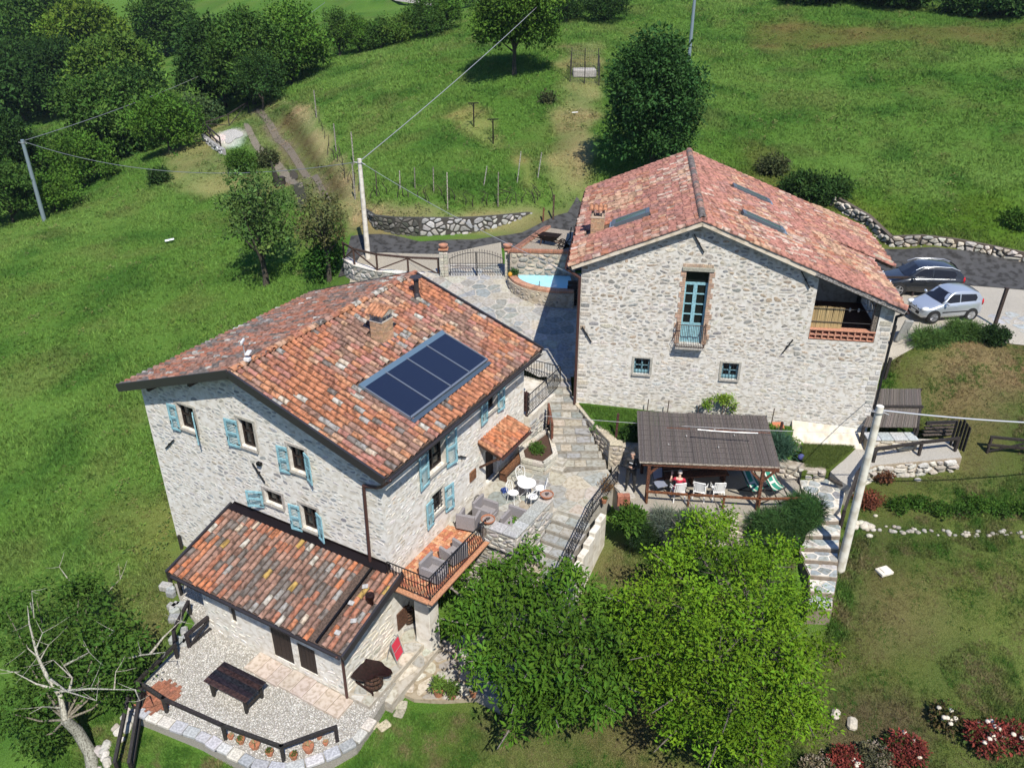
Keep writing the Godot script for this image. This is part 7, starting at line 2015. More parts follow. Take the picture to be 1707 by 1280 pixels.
	line_wall("hedge_wall", "dry rubble wall at the right end of the pergola terrace behind the deck chairs", [[10.3, -27.45, -0.2, 0.62], [11.6, -26.9, -0.2, 0.6], [12.4, -26.75, -0.2, 0.58]], 0.4, 0.4, 0.2, 80, [C(0.5, 0.46, 0.38), C(0.56, 0.51, 0.43), C(0.42, 0.38, 0.31)], C(0.36, 0.32, 0.26), 0.02, 0.08)
	var bed := PackedVector2Array([Vector2(2.85, -30.85), Vector2(3.35, -29.7), Vector2(4.2, -28.3), Vector2(10.7, -27.85), Vector2(11.4, -28.3), Vector2(11.9, -29.45), Vector2(7, -30.2)])
	var bb := mb(C(0.085, 0.15, 0.028)); sheet(bb, bed, func(x, z): return bed_y(x, z), 0.5)
	single("grassy_bed", bb, M.meadow, "narrow strip of bright grass between the pergola and the big house", "", "", "structure")
	var dk := PackedVector2Array([Vector2(3.9, -28.9), Vector2(4.2, -28.35), Vector2(6.4, -28.2), Vector2(6.4, -28.9), Vector2(4.6, -29.2)])
	var db := mb(C(0.05, 0.035, 0.028)); sheet(db, dk, func(x, z): return bed_y(x, z) + 0.006, 0.5); single("mulch_bed", db, M.gravel, "dark mulch at the front corner of the grassy strip", "", "", "structure")
	# posts and clothes wire
	for e in [[V(4.27, 1.05, -28.54), 1.1, "rust brown post in the grassy strip left of the pergola"], [V(10.88, 1, -28.3), 0.9, "rust brown leaning post right of the pergola roof"]]:
		var pb := mb(C(0.09, 0.035, 0.025)); pb.bar(e[0] - Vector3.UP * 0.1, e[0] + V(0.03, e[1], 0), 0.09); single("garden_post", pb, M.plainwood, e[2], "post")
	var k := 0
	for e in [[V(5.75, 1.2, -30.08), 0.75], [V(6.58, 1.2, -29.91), 0.8], [V(7.82, 1.15, -29.73), 0.7], [V(10.84, 1.1, -29.29), 0.85]]:
		var pb := mb(C(0.12, 0.09, 0.07)); pb.bar(e[0], e[0] + V(0.02, e[1], 0), 0.035)
		single("vine_stake", pb, M.plainwood, ["first thin stake from the left against the foot of the big house", "second thin stake from the left against the foot of the big house", "third thin stake from the left against the foot of the big house", "rightmost thin stake against the foot of the big house"][k], "stake", "stakes along the foot of the big house")
		k += 1
	# under the roof
	var lt := thing("long_bench", "long reddish wooden bench table under the pergola", "bench", V(7.1, 0, -26.75), 0.11)
	for e in [["seat", 0.0, 0.44, 0.0, 2.9, 0.06, 0.5], ["backrest", 0.0, 0.72, -0.28, 2.9, 0.42, 0.05]]:
		for j in 3:
			var pb := mb(vary(C(0.2, 0.075, 0.035), 0.15)); var sz := V(e[4], e[5], e[6])
			var off := V(0, 0, (j - 1) * 0.165) if e[0] == "seat" else V(0, (j - 1) * 0.145, 0)
			if e[0] == "seat": sz.z = 0.155
			else: sz.y = 0.135
			pb.bevel(X(V(e[1], e[2], e[3]) + off), sz, 0.01); part(lt, e[0] + "_plank", pb, M.plainwood)
	for x in [-1.3, 0.0, 1.3]:
		var lg := mb(C(0.15, 0.06, 0.03)); lg.b(V(x, 0.21, 0), V(0.08, 0.42, 0.42)); lg.bar(V(x, 0.42, -0.25), V(x, 0.95, -0.31), 0.07); part(lt, "leg", lg, M.plainwood)
	var pc := plastic_chair(); pc.position = V(7.22, 0, -25.75); pc.rotation.y = PI - 0.35; tag(pc, "rounded white plastic armchair nearest the seated person under the pergola", "chair", "white plastic chairs under the pergola")
	copy(pc, V(7.92, 0, -25.75), PI, "square on white plastic chair in the middle of the pergola front", "white plastic chairs under the pergola")
	copy(pc, V(6.38, 0, -25.72), PI + 0.15, "white chair under the seated person in red", "white plastic chairs under the pergola")
	var fc := thing("folding_chair", "blue grey folding chair beside the left post of the pergola", "chair", V(5.72, 0, -26.2), 0.35)
	var s1 := mb(C(0.2, 0.22, 0.29)); s1.box(X(V(0, 0.42, 0.1)), V(0.44, 0.03, 0.42)); part(fc, "seat", s1, M.cloth)
	var s2 := mb(C(0.2, 0.22, 0.29)); s2.box(Transform3D(Basis(Vector3.RIGHT, -0.2), V(0, 0.72, -0.2)), V(0.44, 0.4, 0.03)); part(fc, "backrest", s2, M.cloth)
	for sx in [-0.23, 0.23]:
		var l := mb(C(0.03, 0.03, 0.035)); l.bar(V(sx, 0.0, 0.28), V(sx, 0.95, -0.26), 0.025); l.bar(V(sx, 0, -0.25), V(sx, 0.42, 0.28), 0.025); part(fc, "leg", l, M.iron)
	var dc := deck_chair(); dc.position = V(9.35, 0, -25.95); dc.rotation.y = 0.5; tag(dc, "green striped deck chair nearer the bench at the right end of the pergola", "deck chair", "green deck chairs beside the pergola post")
	copy(dc, V(10.15, 0, -26.0), 0.55, "green striped deck chair outermost at the right end of the pergola", "green deck chairs beside the pergola post")
func bed_y(x: float, z: float) -> float:
	return lerpf(0.93, 1.36 - clampf((x - 3) / 9.0, 0, 1) * 0.33, clampf((-z - 28.0) / 2.5, 0, 1))
func garden_right() -> void:
	# white plinth under the right corner of the big house
	var pl := thing("white_plinth", "white plastered plinth under the right corner of the big house", "plinth")
	pl.transform = T2
	var pb := mb(C(0.6, 0.56, 0.47))
	pb.quad(V(9.1, 0.6, 0.75), V(12.1, 0.45, 0.75), V(12.14, 1.06, 0.02), V(9.1, 1.26, 0.02)); pb.quad(V(9.1, 0.2, 0.75), V(12.1, 0.2, 0.75), V(12.1, 0.45, 0.75), V(9.1, 0.6, 0.75)); pb.tri(V(9.1, 0.6, 0.75), V(9.1, 1.26, 0.02), V(9.1, 0.6, 0.02)); pb.tri(V(12.1, 0.45, 0.75), V(12.14, 0.45, 0.02), V(12.14, 1.06, 0.02))
	part(pl, "plaster", pb, M.plaster)
	var lawn := pv([12.07, -29.11, 14.4, -28.69, 13.43, -27.65, 12.61, -26.88, 11.47, -26.8, 12.12, -28.32])
	var lb := mb(C(0.105, 0.14, 0.035)); lb.prism(lawn, -0.5, 0.52); single("small_lawn", lb, M.meadow, "small triangular lawn between the white plinth and the gravel path", "", "", "structure")
	var path := pv([12.6, -26.83, 13.45, -27.69, 14.42, -28.72, 14.84, -29.28, 15.18, -28.86, 15.72, -29.09, 16.99, -29.28, 18.59, -29.19, 18.3, -27.86, 14.56, -27.3, 13.83, -26.87, 13, -25.78, 12.76, -26.26])
	var gb := mb(C(0.76, 0.73, 0.67)); gb.prism(path, -0.6, 0.5); single("gravel_path", gb, M.gravel, "pale gravel path beside the reed roofed shed", "", "", "structure")
	var ew := []
	for e in [V(13.8, 0.5, -26.75), V(14.6, 0.5, -27.25), V(16.34, 0.5, -27.51), V(18.25, 0.5, -27.77)]: ew.append([e.x, e.z, ground(e.x, e.z) - 0.2, 0.5])
	line_wall("path_wall", "low rough stone edge below the gravel path", ew, 0.3, 0.42, 0.2, 70, [C(0.52, 0.48, 0.4), C(0.44, 0.41, 0.35), C(0.58, 0.54, 0.47)], C(0.3, 0.25, 0.18), 0.02, 0.12)
	# landing and garden steps
	var lp := pv([11.53, -27.22, 12.94, -27.39, 13.13, -26.31, 12.43, -24.99, 11.63, -24.92, 11.26, -25.76])
	var pal := [C(0.34, 0.37, 0.37), C(0.30, 0.33, 0.335), C(0.38, 0.385, 0.36), C(0.27, 0.295, 0.305)]
	var gl := thing("garden_landing", "crazy paved landing at the head of the garden steps", "landing")
	var b := mb(C(0.6, 0.57, 0.5)); b.prism(lp, -1.2, 0.1); part(gl, "bed", b, M.mortar)
	flags(gl, "flagstone", lp, func(_x, _z): return 0.105, 0.5, 0.45, 60, pal, 0.022, 0.012)
	var gs := thing("garden_steps", "crazy paved garden steps going down beside the white concrete pole", "stairs")
	var corners := [[V(11.72, -0.05, -25.11), V(12.57, -0.05, -25.18)], [V(11.19, -0.22, -24.63), V(12.43, -0.22, -24.63)], [V(10.87, -0.4, -24), V(12.16, -0.4, -23.97)], [V(10.57, -0.58, -23.54), V(11.96, -0.58, -23.44)], [V(10.61, -0.76, -23.09), V(11.79, -0.76, -22.96)], [V(10.62, -0.94, -22.46), V(11.58, -0.94, -22.33)], [V(10.45, -1.12, -21.83), V(11.28, -1.12, -21.68)], [V(10.24, -1.3, -21.22), V(11.03, -1.3, -21.1)]]
	for i in 7:
		var q := PackedVector2Array()
		for p in [corners[i][0], corners[i][1], corners[i + 1][1], corners[i + 1][0]]: q.append(Vector2(p.x, p.z))
		if i == 0: q[0] += Vector2(0, -0.1)
		var y: float = corners[i + 1][0].y
		var sb := mb(C(0.23, 0.19, 0.15)); sb.prism(q, y - 0.8, y - 0.05); sb.col = C(0.6, 0.57, 0.51); sb.prism(Geometry2D.offset_polygon(q, -0.03)[0], y - 0.05, y); part(gs, "step", sb, M.mortar)
		flags(gs, "flagstone", q, func(_x, _z): return y + 0.004, 0.46, 0.36, 12, pal, 0.02, 0.012)
	var fence := []
	for e in [V(12.39, -0.3, -24.59), V(13.28, 0.3, -26.06), V(14.55, 0.5, -27.51), V(16.6, 0.5, -28), V(18.22, 0.5, -28.31)]: fence.append(e)
	rail_fence("path_railing", "dark timber handrail following the gravel path and the garden steps", fence, 0.62, 0.1, C(0.045, 0.035, 0.03), [1.0])
	var bb := mb(C(0.05, 0.04, 0.035)); bb.cyl(V(13.06, 0.25, -26.13), V(12.31, 0.6, -26.23), 0.08, 0.08, 8); single("timber_beam", bb, M.plainwood, "short dark log lying across the head of the garden steps", "beam")
	var f2 := []
	for e in [V(19.54, 0.35, -28.27), V(20.92, 0.25, -27.8), V(22.73, 0.2, -27.53)]: f2.append(on(e.x, e.z))
	rail_fence("field_fence", "dark braced fence at the right edge beyond the gravel path", f2, 0.75, 0.09, C(0.045, 0.035, 0.03), [1.0, 0.5], 1)
	# plank gate and dark post at the end of the path
	var gt := thing("plank_gate", "dark pointed plank gate leaf standing open at the end of the gravel path", "gate")
	var g0: Vector3 = V(18.26, 0.5, -28.77); var g1: Vector3 = V(18.56, 0.5, -28.31)
	for k in 5:
		var pbk := mb(vary(C(0.03, 0.027, 0.026), 0.2)); var p := g0.lerp(g1, k / 4.0); pbk.bar(p, p + V(0, 1.15 + 0.2 * (1 - absf(k - 2) / 2.0), 0), 0.15, 0.035); part(gt, "plank", pbk, M.plainwood)
	# reed roofed shed
	var t := thing("reed_shed", "low shed roofed with two grey reed mats against the right wall of the big house", "shed")
	var r := [[V(15.59, 2, -30.92), V(17.6, 2, -30.92), V(17.09, 1.95, -29.6), V(14.99, 1.95, -29.6)], [V(14.93, 1.9, -29.49), V(16.98, 1.9, -29.44), V(16.63, 1.45, -28.64), V(14.44, 1.45, -28.69)]]
	for q in r:
		var m2 := mb()
		for k in 70:
			m2.col = vary(C(0.19, 0.165, 0.145), 0.25, 0.05)
			var u0 := k / 70.0; var u1 := (k + 0.9) / 70.0
			var e := rr(-0.02, 0.02)
			var a: Vector3 = q[0].lerp(q[1], u0); var c: Vector3 = q[0].lerp(q[1], u1); var d: Vector3 = q[3].lerp(q[2], u1); var f: Vector3 = q[3].lerp(q[2], u0)
			var h := V(0, rr(0, 0.012), e); var dn := V(0, -0.03, 0)
			m2.quad(f + h, d + h, c + h, a + h); m2.quad(f + dn, a + dn, c + dn, d + dn); m2.quad(f + dn, d + dn, d + h, f + h)
		tag(part(t, "reed_mat", m2, M.mat_reed), "", "", "", "stuff")
	var fr := mb(C(0.04, 0.032, 0.03))
	fr.bar(r[1][0] + V(0, 0.05, 0), r[1][1] + V(0.1, 0.05, 0), 0.09); fr.bar(r[1][1], r[1][2], 0.08)
	for p in [r[1][1], r[1][2], r[1][3], r[0][1]]: fr.bar(V(p.x, 0.2, p.z), p, 0.1)
	part(t, "frame", fr, M.plainwood)
	var sbz := [[r[1][3].x + 0.1, r[1][3].z + 0.35, 0.2, 1.0], [r[1][2].x, r[1][2].z + 0.3, 0.2, 1.0]]
	line_wall("shed_wall", "rough stone wall with pale slabs under the reed mat shed", sbz, 0.5, 0.42, 0.17, 80, [C(0.48, 0.42, 0.32), C(0.42, 0.38, 0.31), C(0.55, 0.5, 0.42)], C(0.36, 0.31, 0.23), 0.015, 0.07, "", C(0.45, 0.48, 0.47))
	var gd := thing("timber_gate", "low timber gate with a diagonal brace beside the reed mat shed", "gate")
	var h0: Vector3 = V(17.28, 0.6, -29.27); var h1: Vector3 = V(18.64, 0.6, -29.36)
	for k in 4:
		var qb := mb(vary(C(0.12, 0.095, 0.08), 0.2)); qb.bar(h0 + V(0, 0.1 + k * 0.17, 0), h1 + V(0, 0.1 + k * 0.17, 0), 0.15, 0.04); part(gd, "plank", qb, M.plainwood)
	var qd := mb(C(0.035, 0.03, 0.028)); qd.bar(h0 + V(0, 0.7, 0.04), h1 + V(-0.3, 0.05, 0.04), 0.09, 0.04); qd.bar(h0 + V(0, 0.72, 0.02), h1 + V(0, 0.72, 0.02), 0.07); part(gd, "brace", qd, M.plainwood)
	# loose stones along the lower lawn
	var ls := thing("stone_row", "row of loose pale stones across the lawn at the right", "stone row")
	for k in 62:
		var u := R.randf()
		var p: Vector3 = V(13.42, -0.55, -24.69).lerp(V(19.36, -0.55, -24.16), u)
		var sb := mb(vary(C(0.4, 0.37, 0.31), 0.3, 0.06)); var s := rr(0.04, 0.1)
		sb.ball(on(p.x + rr(-0.1, 0.1), p.z + rr(-0.14, 0.14), s * 0.35), V(s * rr(1, 1.6), s * 0.8, s), 6); part(ls, "stone", sb, M.stone)
	for e in [[V(13.25, -0.4, -24.79), 14, "scatter of pale stones at the foot of the reddish shrub"], [V(16, 0, -27.31), 8, "few pale stones fallen below the gravel path"]]:
		var sc := thing("stone_pile", e[2], "stones")
		for k in e[1]:
			var sb := mb(vary(C(0.52, 0.48, 0.4), 0.2, 0.05)); var s := rr(0.07, 0.16); sb.ball(on(e[0].x + R.randfn() * 0.3, e[0].z + R.randfn() * 0.25, s * 0.4), V(s * 1.4, s * 0.8, s), 6); part(sc, "stone", sb, M.stone)
	var lid: Vector3 = V(13.48, -1.2, -22.85); lid = on(lid.x, lid.z, 0.05)
	var cv := thing("drain_cover", "small white drain cover on the lawn right of the white pole", "cover", lid, 0.35)
	var cb := mb(C(0.72, 0.69, 0.6)); cb.bevel(X(V(0, 0, 0)), V(0.52, 0.12, 0.4), 0.02); part(cv, "slab", cb, M.plaster)
	var c2 := mb(C(0.7, 0.66, 0.57)); c2.bevel(X(V(0.04, 0.08, 0.02)), V(0.36, 0.05, 0.28), 0.02); part(cv, "lid", c2, M.plaster)
	for e in [[V(10.37, -3, -18.05), 0.26, "pale boulder half hidden by the round tree at the lower right"], [V(10.79, -3, -17.73), 0.3, "pale boulder lying on bare soil right of the round tree"]]:
		var rb := mb(C(0.55, 0.5, 0.4)); rb.bevel(Transform3D(Basis(Vector3.UP, e[1] * 4), Vector3.ZERO), V(e[1] * 1.6, e[1] * 0.8, e[1]), 0.08)
		var o := single("boulder", rb, M.stone, e[2], "boulder"); o.position = on(e[0].x, e[0].z, 0.05)
	var rt: Vector3 = V(11.16, 1.05, -29.3); var rtb := mb(C(0.5, 0.17, 0.08)); rtb.bevel(Transform3D(Basis(Vector3.RIGHT, 0.5), rt), V(0.5, 0.04, 0.5), 0.01); single("roof_tile", rtb, M.clay, "orange tile square lying in the plants behind the pergola corner", "tile")
	var bc: Vector3 = V(11.76, 0.5, -27.86); var bcb := mb(C(0.06, 0.07, 0.22)); bcb.ball(bc, V(0.16, 0.14, 0.14), 8); single("blue_bag", bcb, M.cloth, "small dark blue bag by the small lawn's edge", "bag")
func parked() -> void:
	var s: Vector3 = V(20.96, 2.95, -36.11)
	car("silver_car", "small silver hatchback parked on gravel beside the big house", on(s.x - 0.15, s.z - 0.35, 0.05), 0.16, 3.1, 1.55, 1.46, M.silver, 0.29, true)
	var g: Vector3 = V(21.18, 3.1, -39.28)
	car("black_car", "dark grey crossover parked by the road behind the silver car", on(g.x - 0.05, g.z - 0.6, 0.05), -0.12, 3.95, 1.8, 1.6, M.graphite, 0.35, false)
	rail_fence("parking_fence", "dark rail fence with two posts in front of the dark grey car", [on(18.3, -39.4), on(20.6, -39.2), on(22.95, -39.5)], 1.05, 0.1, C(0.045, 0.03, 0.028), [1.0])
	var p: Vector3 = V(22.92, 2.85, -35.49)
	var b := mb(C(0.06, 0.04, 0.035)); b.bar(on(p.x, p.z, -0.1), on(p.x, p.z, 1.95) + V(0.05, 0, 0), 0.13); b.b(on(p.x + 0.05, p.z, 1.97), V(0.17, 0.05, 0.17))
	single("timber_post", b, M.plainwood, "tall dark timber post at the edge of the parking beside the round green bush", "post")
	var sl: Vector3 = V(18.25, 2.4, -34.65)
	var sb := mb(C(0.3, 0.3, 0.28)); sb.bevel(Transform3D(Basis(Vector3.BACK, -0.25) * Basis(Vector3.UP, 0.4), on(sl.x, sl.z, 0.45)), V(0.55, 1.15, 0.14), 0.05)
	single("standing_slab", sb, M.stone, "upright grey stone slab at the left end of the lavender", "stone slab")
	for e in [[V(17.66, 1.6, -34.49), 1.0, "upper of the two dark posts beside the drainpipe of the big house"], [V(16.85, 1.3, -32.66), 1.1, "lower of the two dark posts beside the drainpipe of the big house"]]:
		var pb := mb(C(0.04, 0.032, 0.03)); pb.bar(on(e[0].x, e[0].z, -0.1), on(e[0].x, e[0].z, e[1]) + V(0.05, 0, 0), 0.11); single("side_post", pb, M.plainwood, e[2], "post")
func patio() -> void:
	var Y := -2.9
	var poly := pv([-12.14, -18.24, -12.37, -19.31, -11.82, -20.76, -11.54, -22.11, -12.49, -23.22, -13.07, -24.2, -11.54, -23.77, -5.16, -19.82, -3.88, -19.36, -4.43, -17.92, -4.86, -17.07, -5.71, -16.52, -6.8, -16.11, -7.84, -16.31, -9.82, -17.33])
	var b := mb(C(0.56, 0.54, 0.49)); b.prism(poly, -4.4, Y)
	single("gravel_patio", b, M.gravel, "pale gravel patio in front of the low annex", "", "", "structure")
	# loose pebbles that catch the light
	var pm := mb(); pm.ball(Vector3.ZERO, V(0.022, 0.013, 0.018), 4)
	var places := []; var cols := []
	var inner: PackedVector2Array = Geometry2D.offset_polygon(poly, -0.1)[0]
	while places.size() < 26000:
		var p := Vector2(rr(-14, -3), rr(-24, -15.5))
		if not Geometry2D.is_point_in_polygon(p, inner): continue
		places.append(Transform3D(Basis(Vector3.UP, R.randf() * TAU).scaled(Vector3.ONE * rr(0.6, 1.5)), V(p.x, Y + 0.004, p.y)))
		cols.append(vary([C(0.62, 0.6, 0.55), C(0.5, 0.48, 0.44), C(0.68, 0.66, 0.61), C(0.4, 0.38, 0.35)][R.randi() % 4], 0.15, 0.04))
	many(self, "pebbles", pm.mesh(M.stone), places, cols, "loose pale pebbles covering the patio")
	# edging of flat stones on the free sides
	var e := thing("patio_edge", "edging of flat pale stones around the gravel patio", "stone edging")
	for run in [[12, 11, 10, 9], [12, 13, 14, 0]]:
		for i in run.size() - 1:
			var p0 := poly[run[i]]; var p1 := poly[run[i + 1]]
			var n := maxi(1, int(p0.distance_to(p1) / 0.42))
			for k in n:
				var c := p0.lerp(p1, (k + 0.5) / n); var d := (p1 - p0).normalized()
				var sb := mb(vary([C(0.5, 0.5, 0.5), C(0.6, 0.57, 0.5), C(0.42, 0.43, 0.44)][R.randi() % 3], 0.15, 0.04))
				sb.bevel(Transform3D(Basis(Vector3.UP, -atan2(d.y, d.x) + rr(-0.08, 0.08)), V(c.x, Y - 0.02, c.y)), V(p0.distance_to(p1) / n - 0.03, 0.14, rr(0.3, 0.4)), 0.03); part(e, "edge_stone", sb, M.stone)
	# strip of pink slabs along the annex
	var st := thing("slab_strip", "strip of pinkish stone slabs along the annex doors", "paving")
	st.transform = T1
	for k in 8:
		var sb := mb(vary(C(0.5, 0.43, 0.37), 0.08, 0.04)); sb.bevel(X(V(-3.12 + rr(-0.03, 0.03), -2.86, -3.6 + k * 0.52)), V(0.78, 0.14, 0.5), 0.015); part(st, "slab", sb, M.flag)
	var bt: Vector3 = V(-11.54, -2.9, -18.82)
	var br := thing("brick_paving", "patch of red brick paving in the corner of the gravel patio", "paving", V(bt.x, -2.88, bt.z), -0.55)
	for i in 9:
		for j in 5:
			if Vector2(i - 4, (j - 2) * 1.6).length() > 4.7: continue
			var bb := mb(vary(C(0.32, 0.13, 0.075), 0.2, 0.06)); bb.b(V((i - 4) * 0.125, 0.0, (j - 2) * 0.24 + (0.12 if i & 1 else 0.0)), V(0.115, 0.06, 0.23)); part(br, "brick", bb, M.stone)
	# platform and steps by the annex end
	var pal := [C(0.42, 0.42, 0.37), C(0.37, 0.38, 0.35), C(0.46, 0.43, 0.36), C(0.4, 0.4, 0.38)]
	var pf := thing("stone_platform", "flagstone platform and step at the end wall of the annex", "steps")
	pf.transform = T1
	for q in [[-2.75, 1.05, 0.02, 0.95, -2.72], [-2.2, 0.8, 0.95, 1.4, -2.92]]:
		var sb := mb(C(0.42, 0.39, 0.33)); sb.b(V((q[0] + q[1]) * 0.5, q[4] - 0.6, (q[2] + q[3]) * 0.5), V(q[1] - q[0], 1.18, q[3] - q[2])); part(pf, "block", sb, M.mortar)
		flags(pf, "flagstone", PackedVector2Array([Vector2(q[0], q[2]), Vector2(q[1], q[2]), Vector2(q[1], q[3]), Vector2(q[0], q[3])]), func(_x, _z): return q[4], 0.5, 0.42, 20, pal, 0.02, 0.012)
	var fp := pv([-4, -19.33, -3.21, -20.5, -2.38, -22.05, -1.19, -22.66, -0.5, -20.91, -1.06, -18.95, -2.35, -18.88, -3.25, -18.93])
	var fg := thing("flagstone_yard", "broken flagstones in the dappled shade below the white pillar", "paving")
	var fb := mb(C(0.33, 0.28, 0.2)); fb.prism(fp, -4.2, -3.18); part(fg, "bed", fb, M.mortar)
	flags(fg, "flagstone", fp, func(_x, _z): return -3.176, 0.55, 0.5, 60, [C(0.48, 0.46, 0.41), C(0.42, 0.41, 0.38), C(0.52, 0.48, 0.4), C(0.36, 0.34, 0.3)], 0.05, 0.02)
	for k in 4:
		var p: Vector3 = [V(-3.68, -3.3, -18.8), V(-3.69, -3.35, -18.53), V(-4.53, -3.3, -18.09), V(-4.13, -3.3, -18.04)][k]
		var sb := mb(vary(C(0.45, 0.4, 0.3), 0.2, 0.05)); sb.bevel(Transform3D(Basis(Vector3.UP, k * 1.3), Vector3.ZERO), V(0.42, 0.1, 0.34), 0.04)
		var o := single("stepping_stone", sb, M.stone, ["stepping stone nearest the flagstones below the pillar", "stepping stone second from the flagstones", "long stepping stone beside the patio edge", "stepping stone with a hollow ring on the lawn"][k], "stepping stone", "stepping stones across the lawn"); o.position = on(p.x, p.z, 0.03)
	# table
	var t := thing("patio_table", "dark stained heavy wooden table on the gravel patio", "table", V(-9.0, Y, -18.78), -0.49)
	for k in 5:
		var tb := mb(vary([C(0.035, 0.028, 0.03), C(0.06, 0.035, 0.03), C(0.028, 0.026, 0.032)][k % 3], 0.2, 0.08)); tb.bevel(X(V(0, 0.7, (k - 2) * 0.186)), V(1.84, 0.05, 0.182), 0.008); part(t, "plank", tb, M.polished)
	for sx in [-0.72, 0.72]:
		for sz in [-0.34, 0.34]:
			var lb := mb(C(0.03, 0.024, 0.022)); lb.bevel(X(V(sx, 0.34, sz)), V(0.1, 0.68, 0.1), 0.01); part(t, "leg", lb, M.plainwood)
		var rb := mb(C(0.03, 0.024, 0.022)); rb.b(V(sx, 0.2, 0), V(0.06, 0.08, 0.6)); rb.b(V(sx, 0.62, 0), V(0.06, 0.1, 0.6)); part(t, "stretcher", rb, M.plainwood)
	var ap := mb(C(0.03, 0.024, 0.022)); ap.b(V(0, 0.62, 0.34), V(1.4, 0.1, 0.05)); ap.b(V(0, 0.62, -0.34), V(1.4, 0.1, 0.05)); part(t, "apron", ap, M.plainwood)
	# fence round the patio
	var dark := C(0.03, 0.025, 0.023)
	var fl := [V(-12.17, -2.9, -18.82), V(-11.11, -2.9, -18.17), V(-8.9, -2.9, -17.16), V(-6.91, -2.9, -16.4), V(-5.42, -2.9, -17.09)]
	rail_fence("patio_fence", "dark log rail fence along the front edge of the gravel patio", fl, 0.62, 0.1, dark, [1.0])
	rail_fence("patio_fence", "dark log rail fence along the left side of the gravel patio", [V(-12.23, -2.9, -18.82), V(-11.59, -2.95, -20.45), V(-11.89, -2.95, -21.17), V(-11.86, -2.95, -22.55)], 0.62, 0.1, dark, [1.0])
	rail_fence("patio_gate", "dark braced timber gate leaf standing on the patio beside the annex", [V(-11.35, -2.95, -20.95), V(-10.8, -2.95, -21.95)], 0.62, 0.11, dark, [1.0, 0.05], 1)
	var k2 := 0
	for q in [V(-13.48, -2.9, -26.2), V(-13.26, -3, -24.28), V(-12.55, -2.95, -23.56)]:
		var pb := mb(dark); pb.bar(q - Vector3.UP * 0.3, q + V(0.0, 0.72, 0), 0.1); single("dark_post", pb, M.plainwood, ["dark post against the left corner of the farmhouse", "dark post at the left corner of the annex roof", "dark post just below the left corner of the annex roof"][k2], "post"); k2 += 1
	rail_fence("slope_railing", "dark log handrails running down the slope at the lower left", [V(-12.39, -3, -18.61), V(-12.35, -4.1, -16.83)], 0.6, 0.1, dark, [1.0])
	rail_fence("slope_railing", "second dark log handrail beside the rough stones at the lower left", [V(-12.03, -3, -18.61), V(-11.85, -4, -16.75)], 0.6, 0.1, dark, [1.0, 0.4])
	var rs := thing("rough_steps", "rough pale rocks along the slope left of the log handrails", "rocks")
	for k in 22:
		var p: Vector3 = V(-12.63, -3.4, -18.81).lerp(V(-13.14, -4.4, -17.05), k / 21.0)
		var sb := mb(vary(C(0.5, 0.47, 0.42), 0.22, 0.05)); var s := rr(0.14, 0.3); sb.bevel(Transform3D(Basis(V(R.randf(), 2, R.randf()).normalized(), R.randf() * 3), on(p.x + R.randfn() * 0.2, p.z + R.randfn() * 0.2, 0.04)), V(s * 1.5, s, s), s * 0.25); part(rs, "rock", sb, M.stone)
	var lw := thing("corner_rocks", "grey slabs and rubble beside the path at the left of the annex", "rocks")
	for k in 14:
		var p: Vector3 = V(-13.32, -3.05, -23.94).lerp(V(-11.56, -3.1, -21.23), R.randf())
		var sb := mb(vary(C(0.36, 0.37, 0.36), 0.18, 0.05)); var s := rr(0.18, 0.34); sb.bevel(Transform3D(Basis(Vector3.UP, R.randf() * 3), V(p.x + R.randfn() * 0.15, -2.98, p.z + R.randfn() * 0.12)), V(s * 1.5, 0.3, s), 0.05); part(lw, "rock", sb, M.stone)
	# clay pots
	var names := ["smallest pot at the left end of the row, with a spiky plant", "clay pot second from the left along the patio edge", "wide clay pot third from the left with dry stems", "clay pot just left of the fence corner post", "clay pot just right of the fence corner post", "largest clay pot, on the right arm of the fence, with dry stems", "clay pot behind the largest one near the fence end", "flat little clay pot with red leaves near the fence end"]
	var at := [V(-8.74, -2.9, -17.18), V(-8.38, -2.9, -17.03), V(-7.9, -2.9, -16.86), V(-7.38, -2.9, -16.6), V(-6.62, -2.9, -16.48), V(-6.22, -2.9, -16.73), V(-6, -2.9, -17.2), V(-5.75, -2.9, -16.96)]
	var rr := [0.1, 0.13, 0.17, 0.13, 0.13, 0.18, 0.11, 0.09]
	for k in 8: pot("clay_pot", names[k], at[k], rr[k], rr[k] * (1.5 if k != 2 else 1.15), [1, 3, 1, 3, 3, 1, 0, 1][k], "clay pots along the patio edge")
	pot("large_pot", "large terracotta pot with a bright leafy plant below the white pillar", V(-2.45, -3.16, -19.09), 0.2, 0.34, 2, "potted plants below the pillar")
	pot("large_pot", "terracotta pot with a dark leafy plant right of the bright one", V(-1.98, -3.16, -18.99), 0.18, 0.3, 2, "potted plants below the pillar")
	pot("large_pot", "terracotta pot half hidden under the cherry branches", V(-1.27, -3.16, -19.04), 0.15, 0.28, 3, "potted plants below the pillar")
	# barrel table
	var bc: Vector3 = V(-4.57, -2.9, -19.11)
	var ba := thing("barrel_table", "barrel topped with a dark wavy edged wood slab at the annex corner", "barrel table", V(bc.x, -2.9, bc.z))
	barrel(ba, 0.0, 0.27, 0.32, 0.72, C(0.1, 0.05, 0.03))
	var sp := PackedVector2Array()
	for k in 28:
		var a := k * TAU / 28; var r := 0.55 + 0.09 * sin(a * 3 + 1) + 0.06 * sin(a * 5)
		sp.append(Vector2(cos(a) * r * 1.15 - 0.12, sin(a) * r * 0.78 - 0.1))
	var tb2 := mb(C(0.025, 0.01, 0.009)); tb2.prism(sp, 0.72, 0.79); part(ba, "slab_top", tb2, M.polished)
	var pr: Vector3 = V(-3.75, -2.72, -21.87)
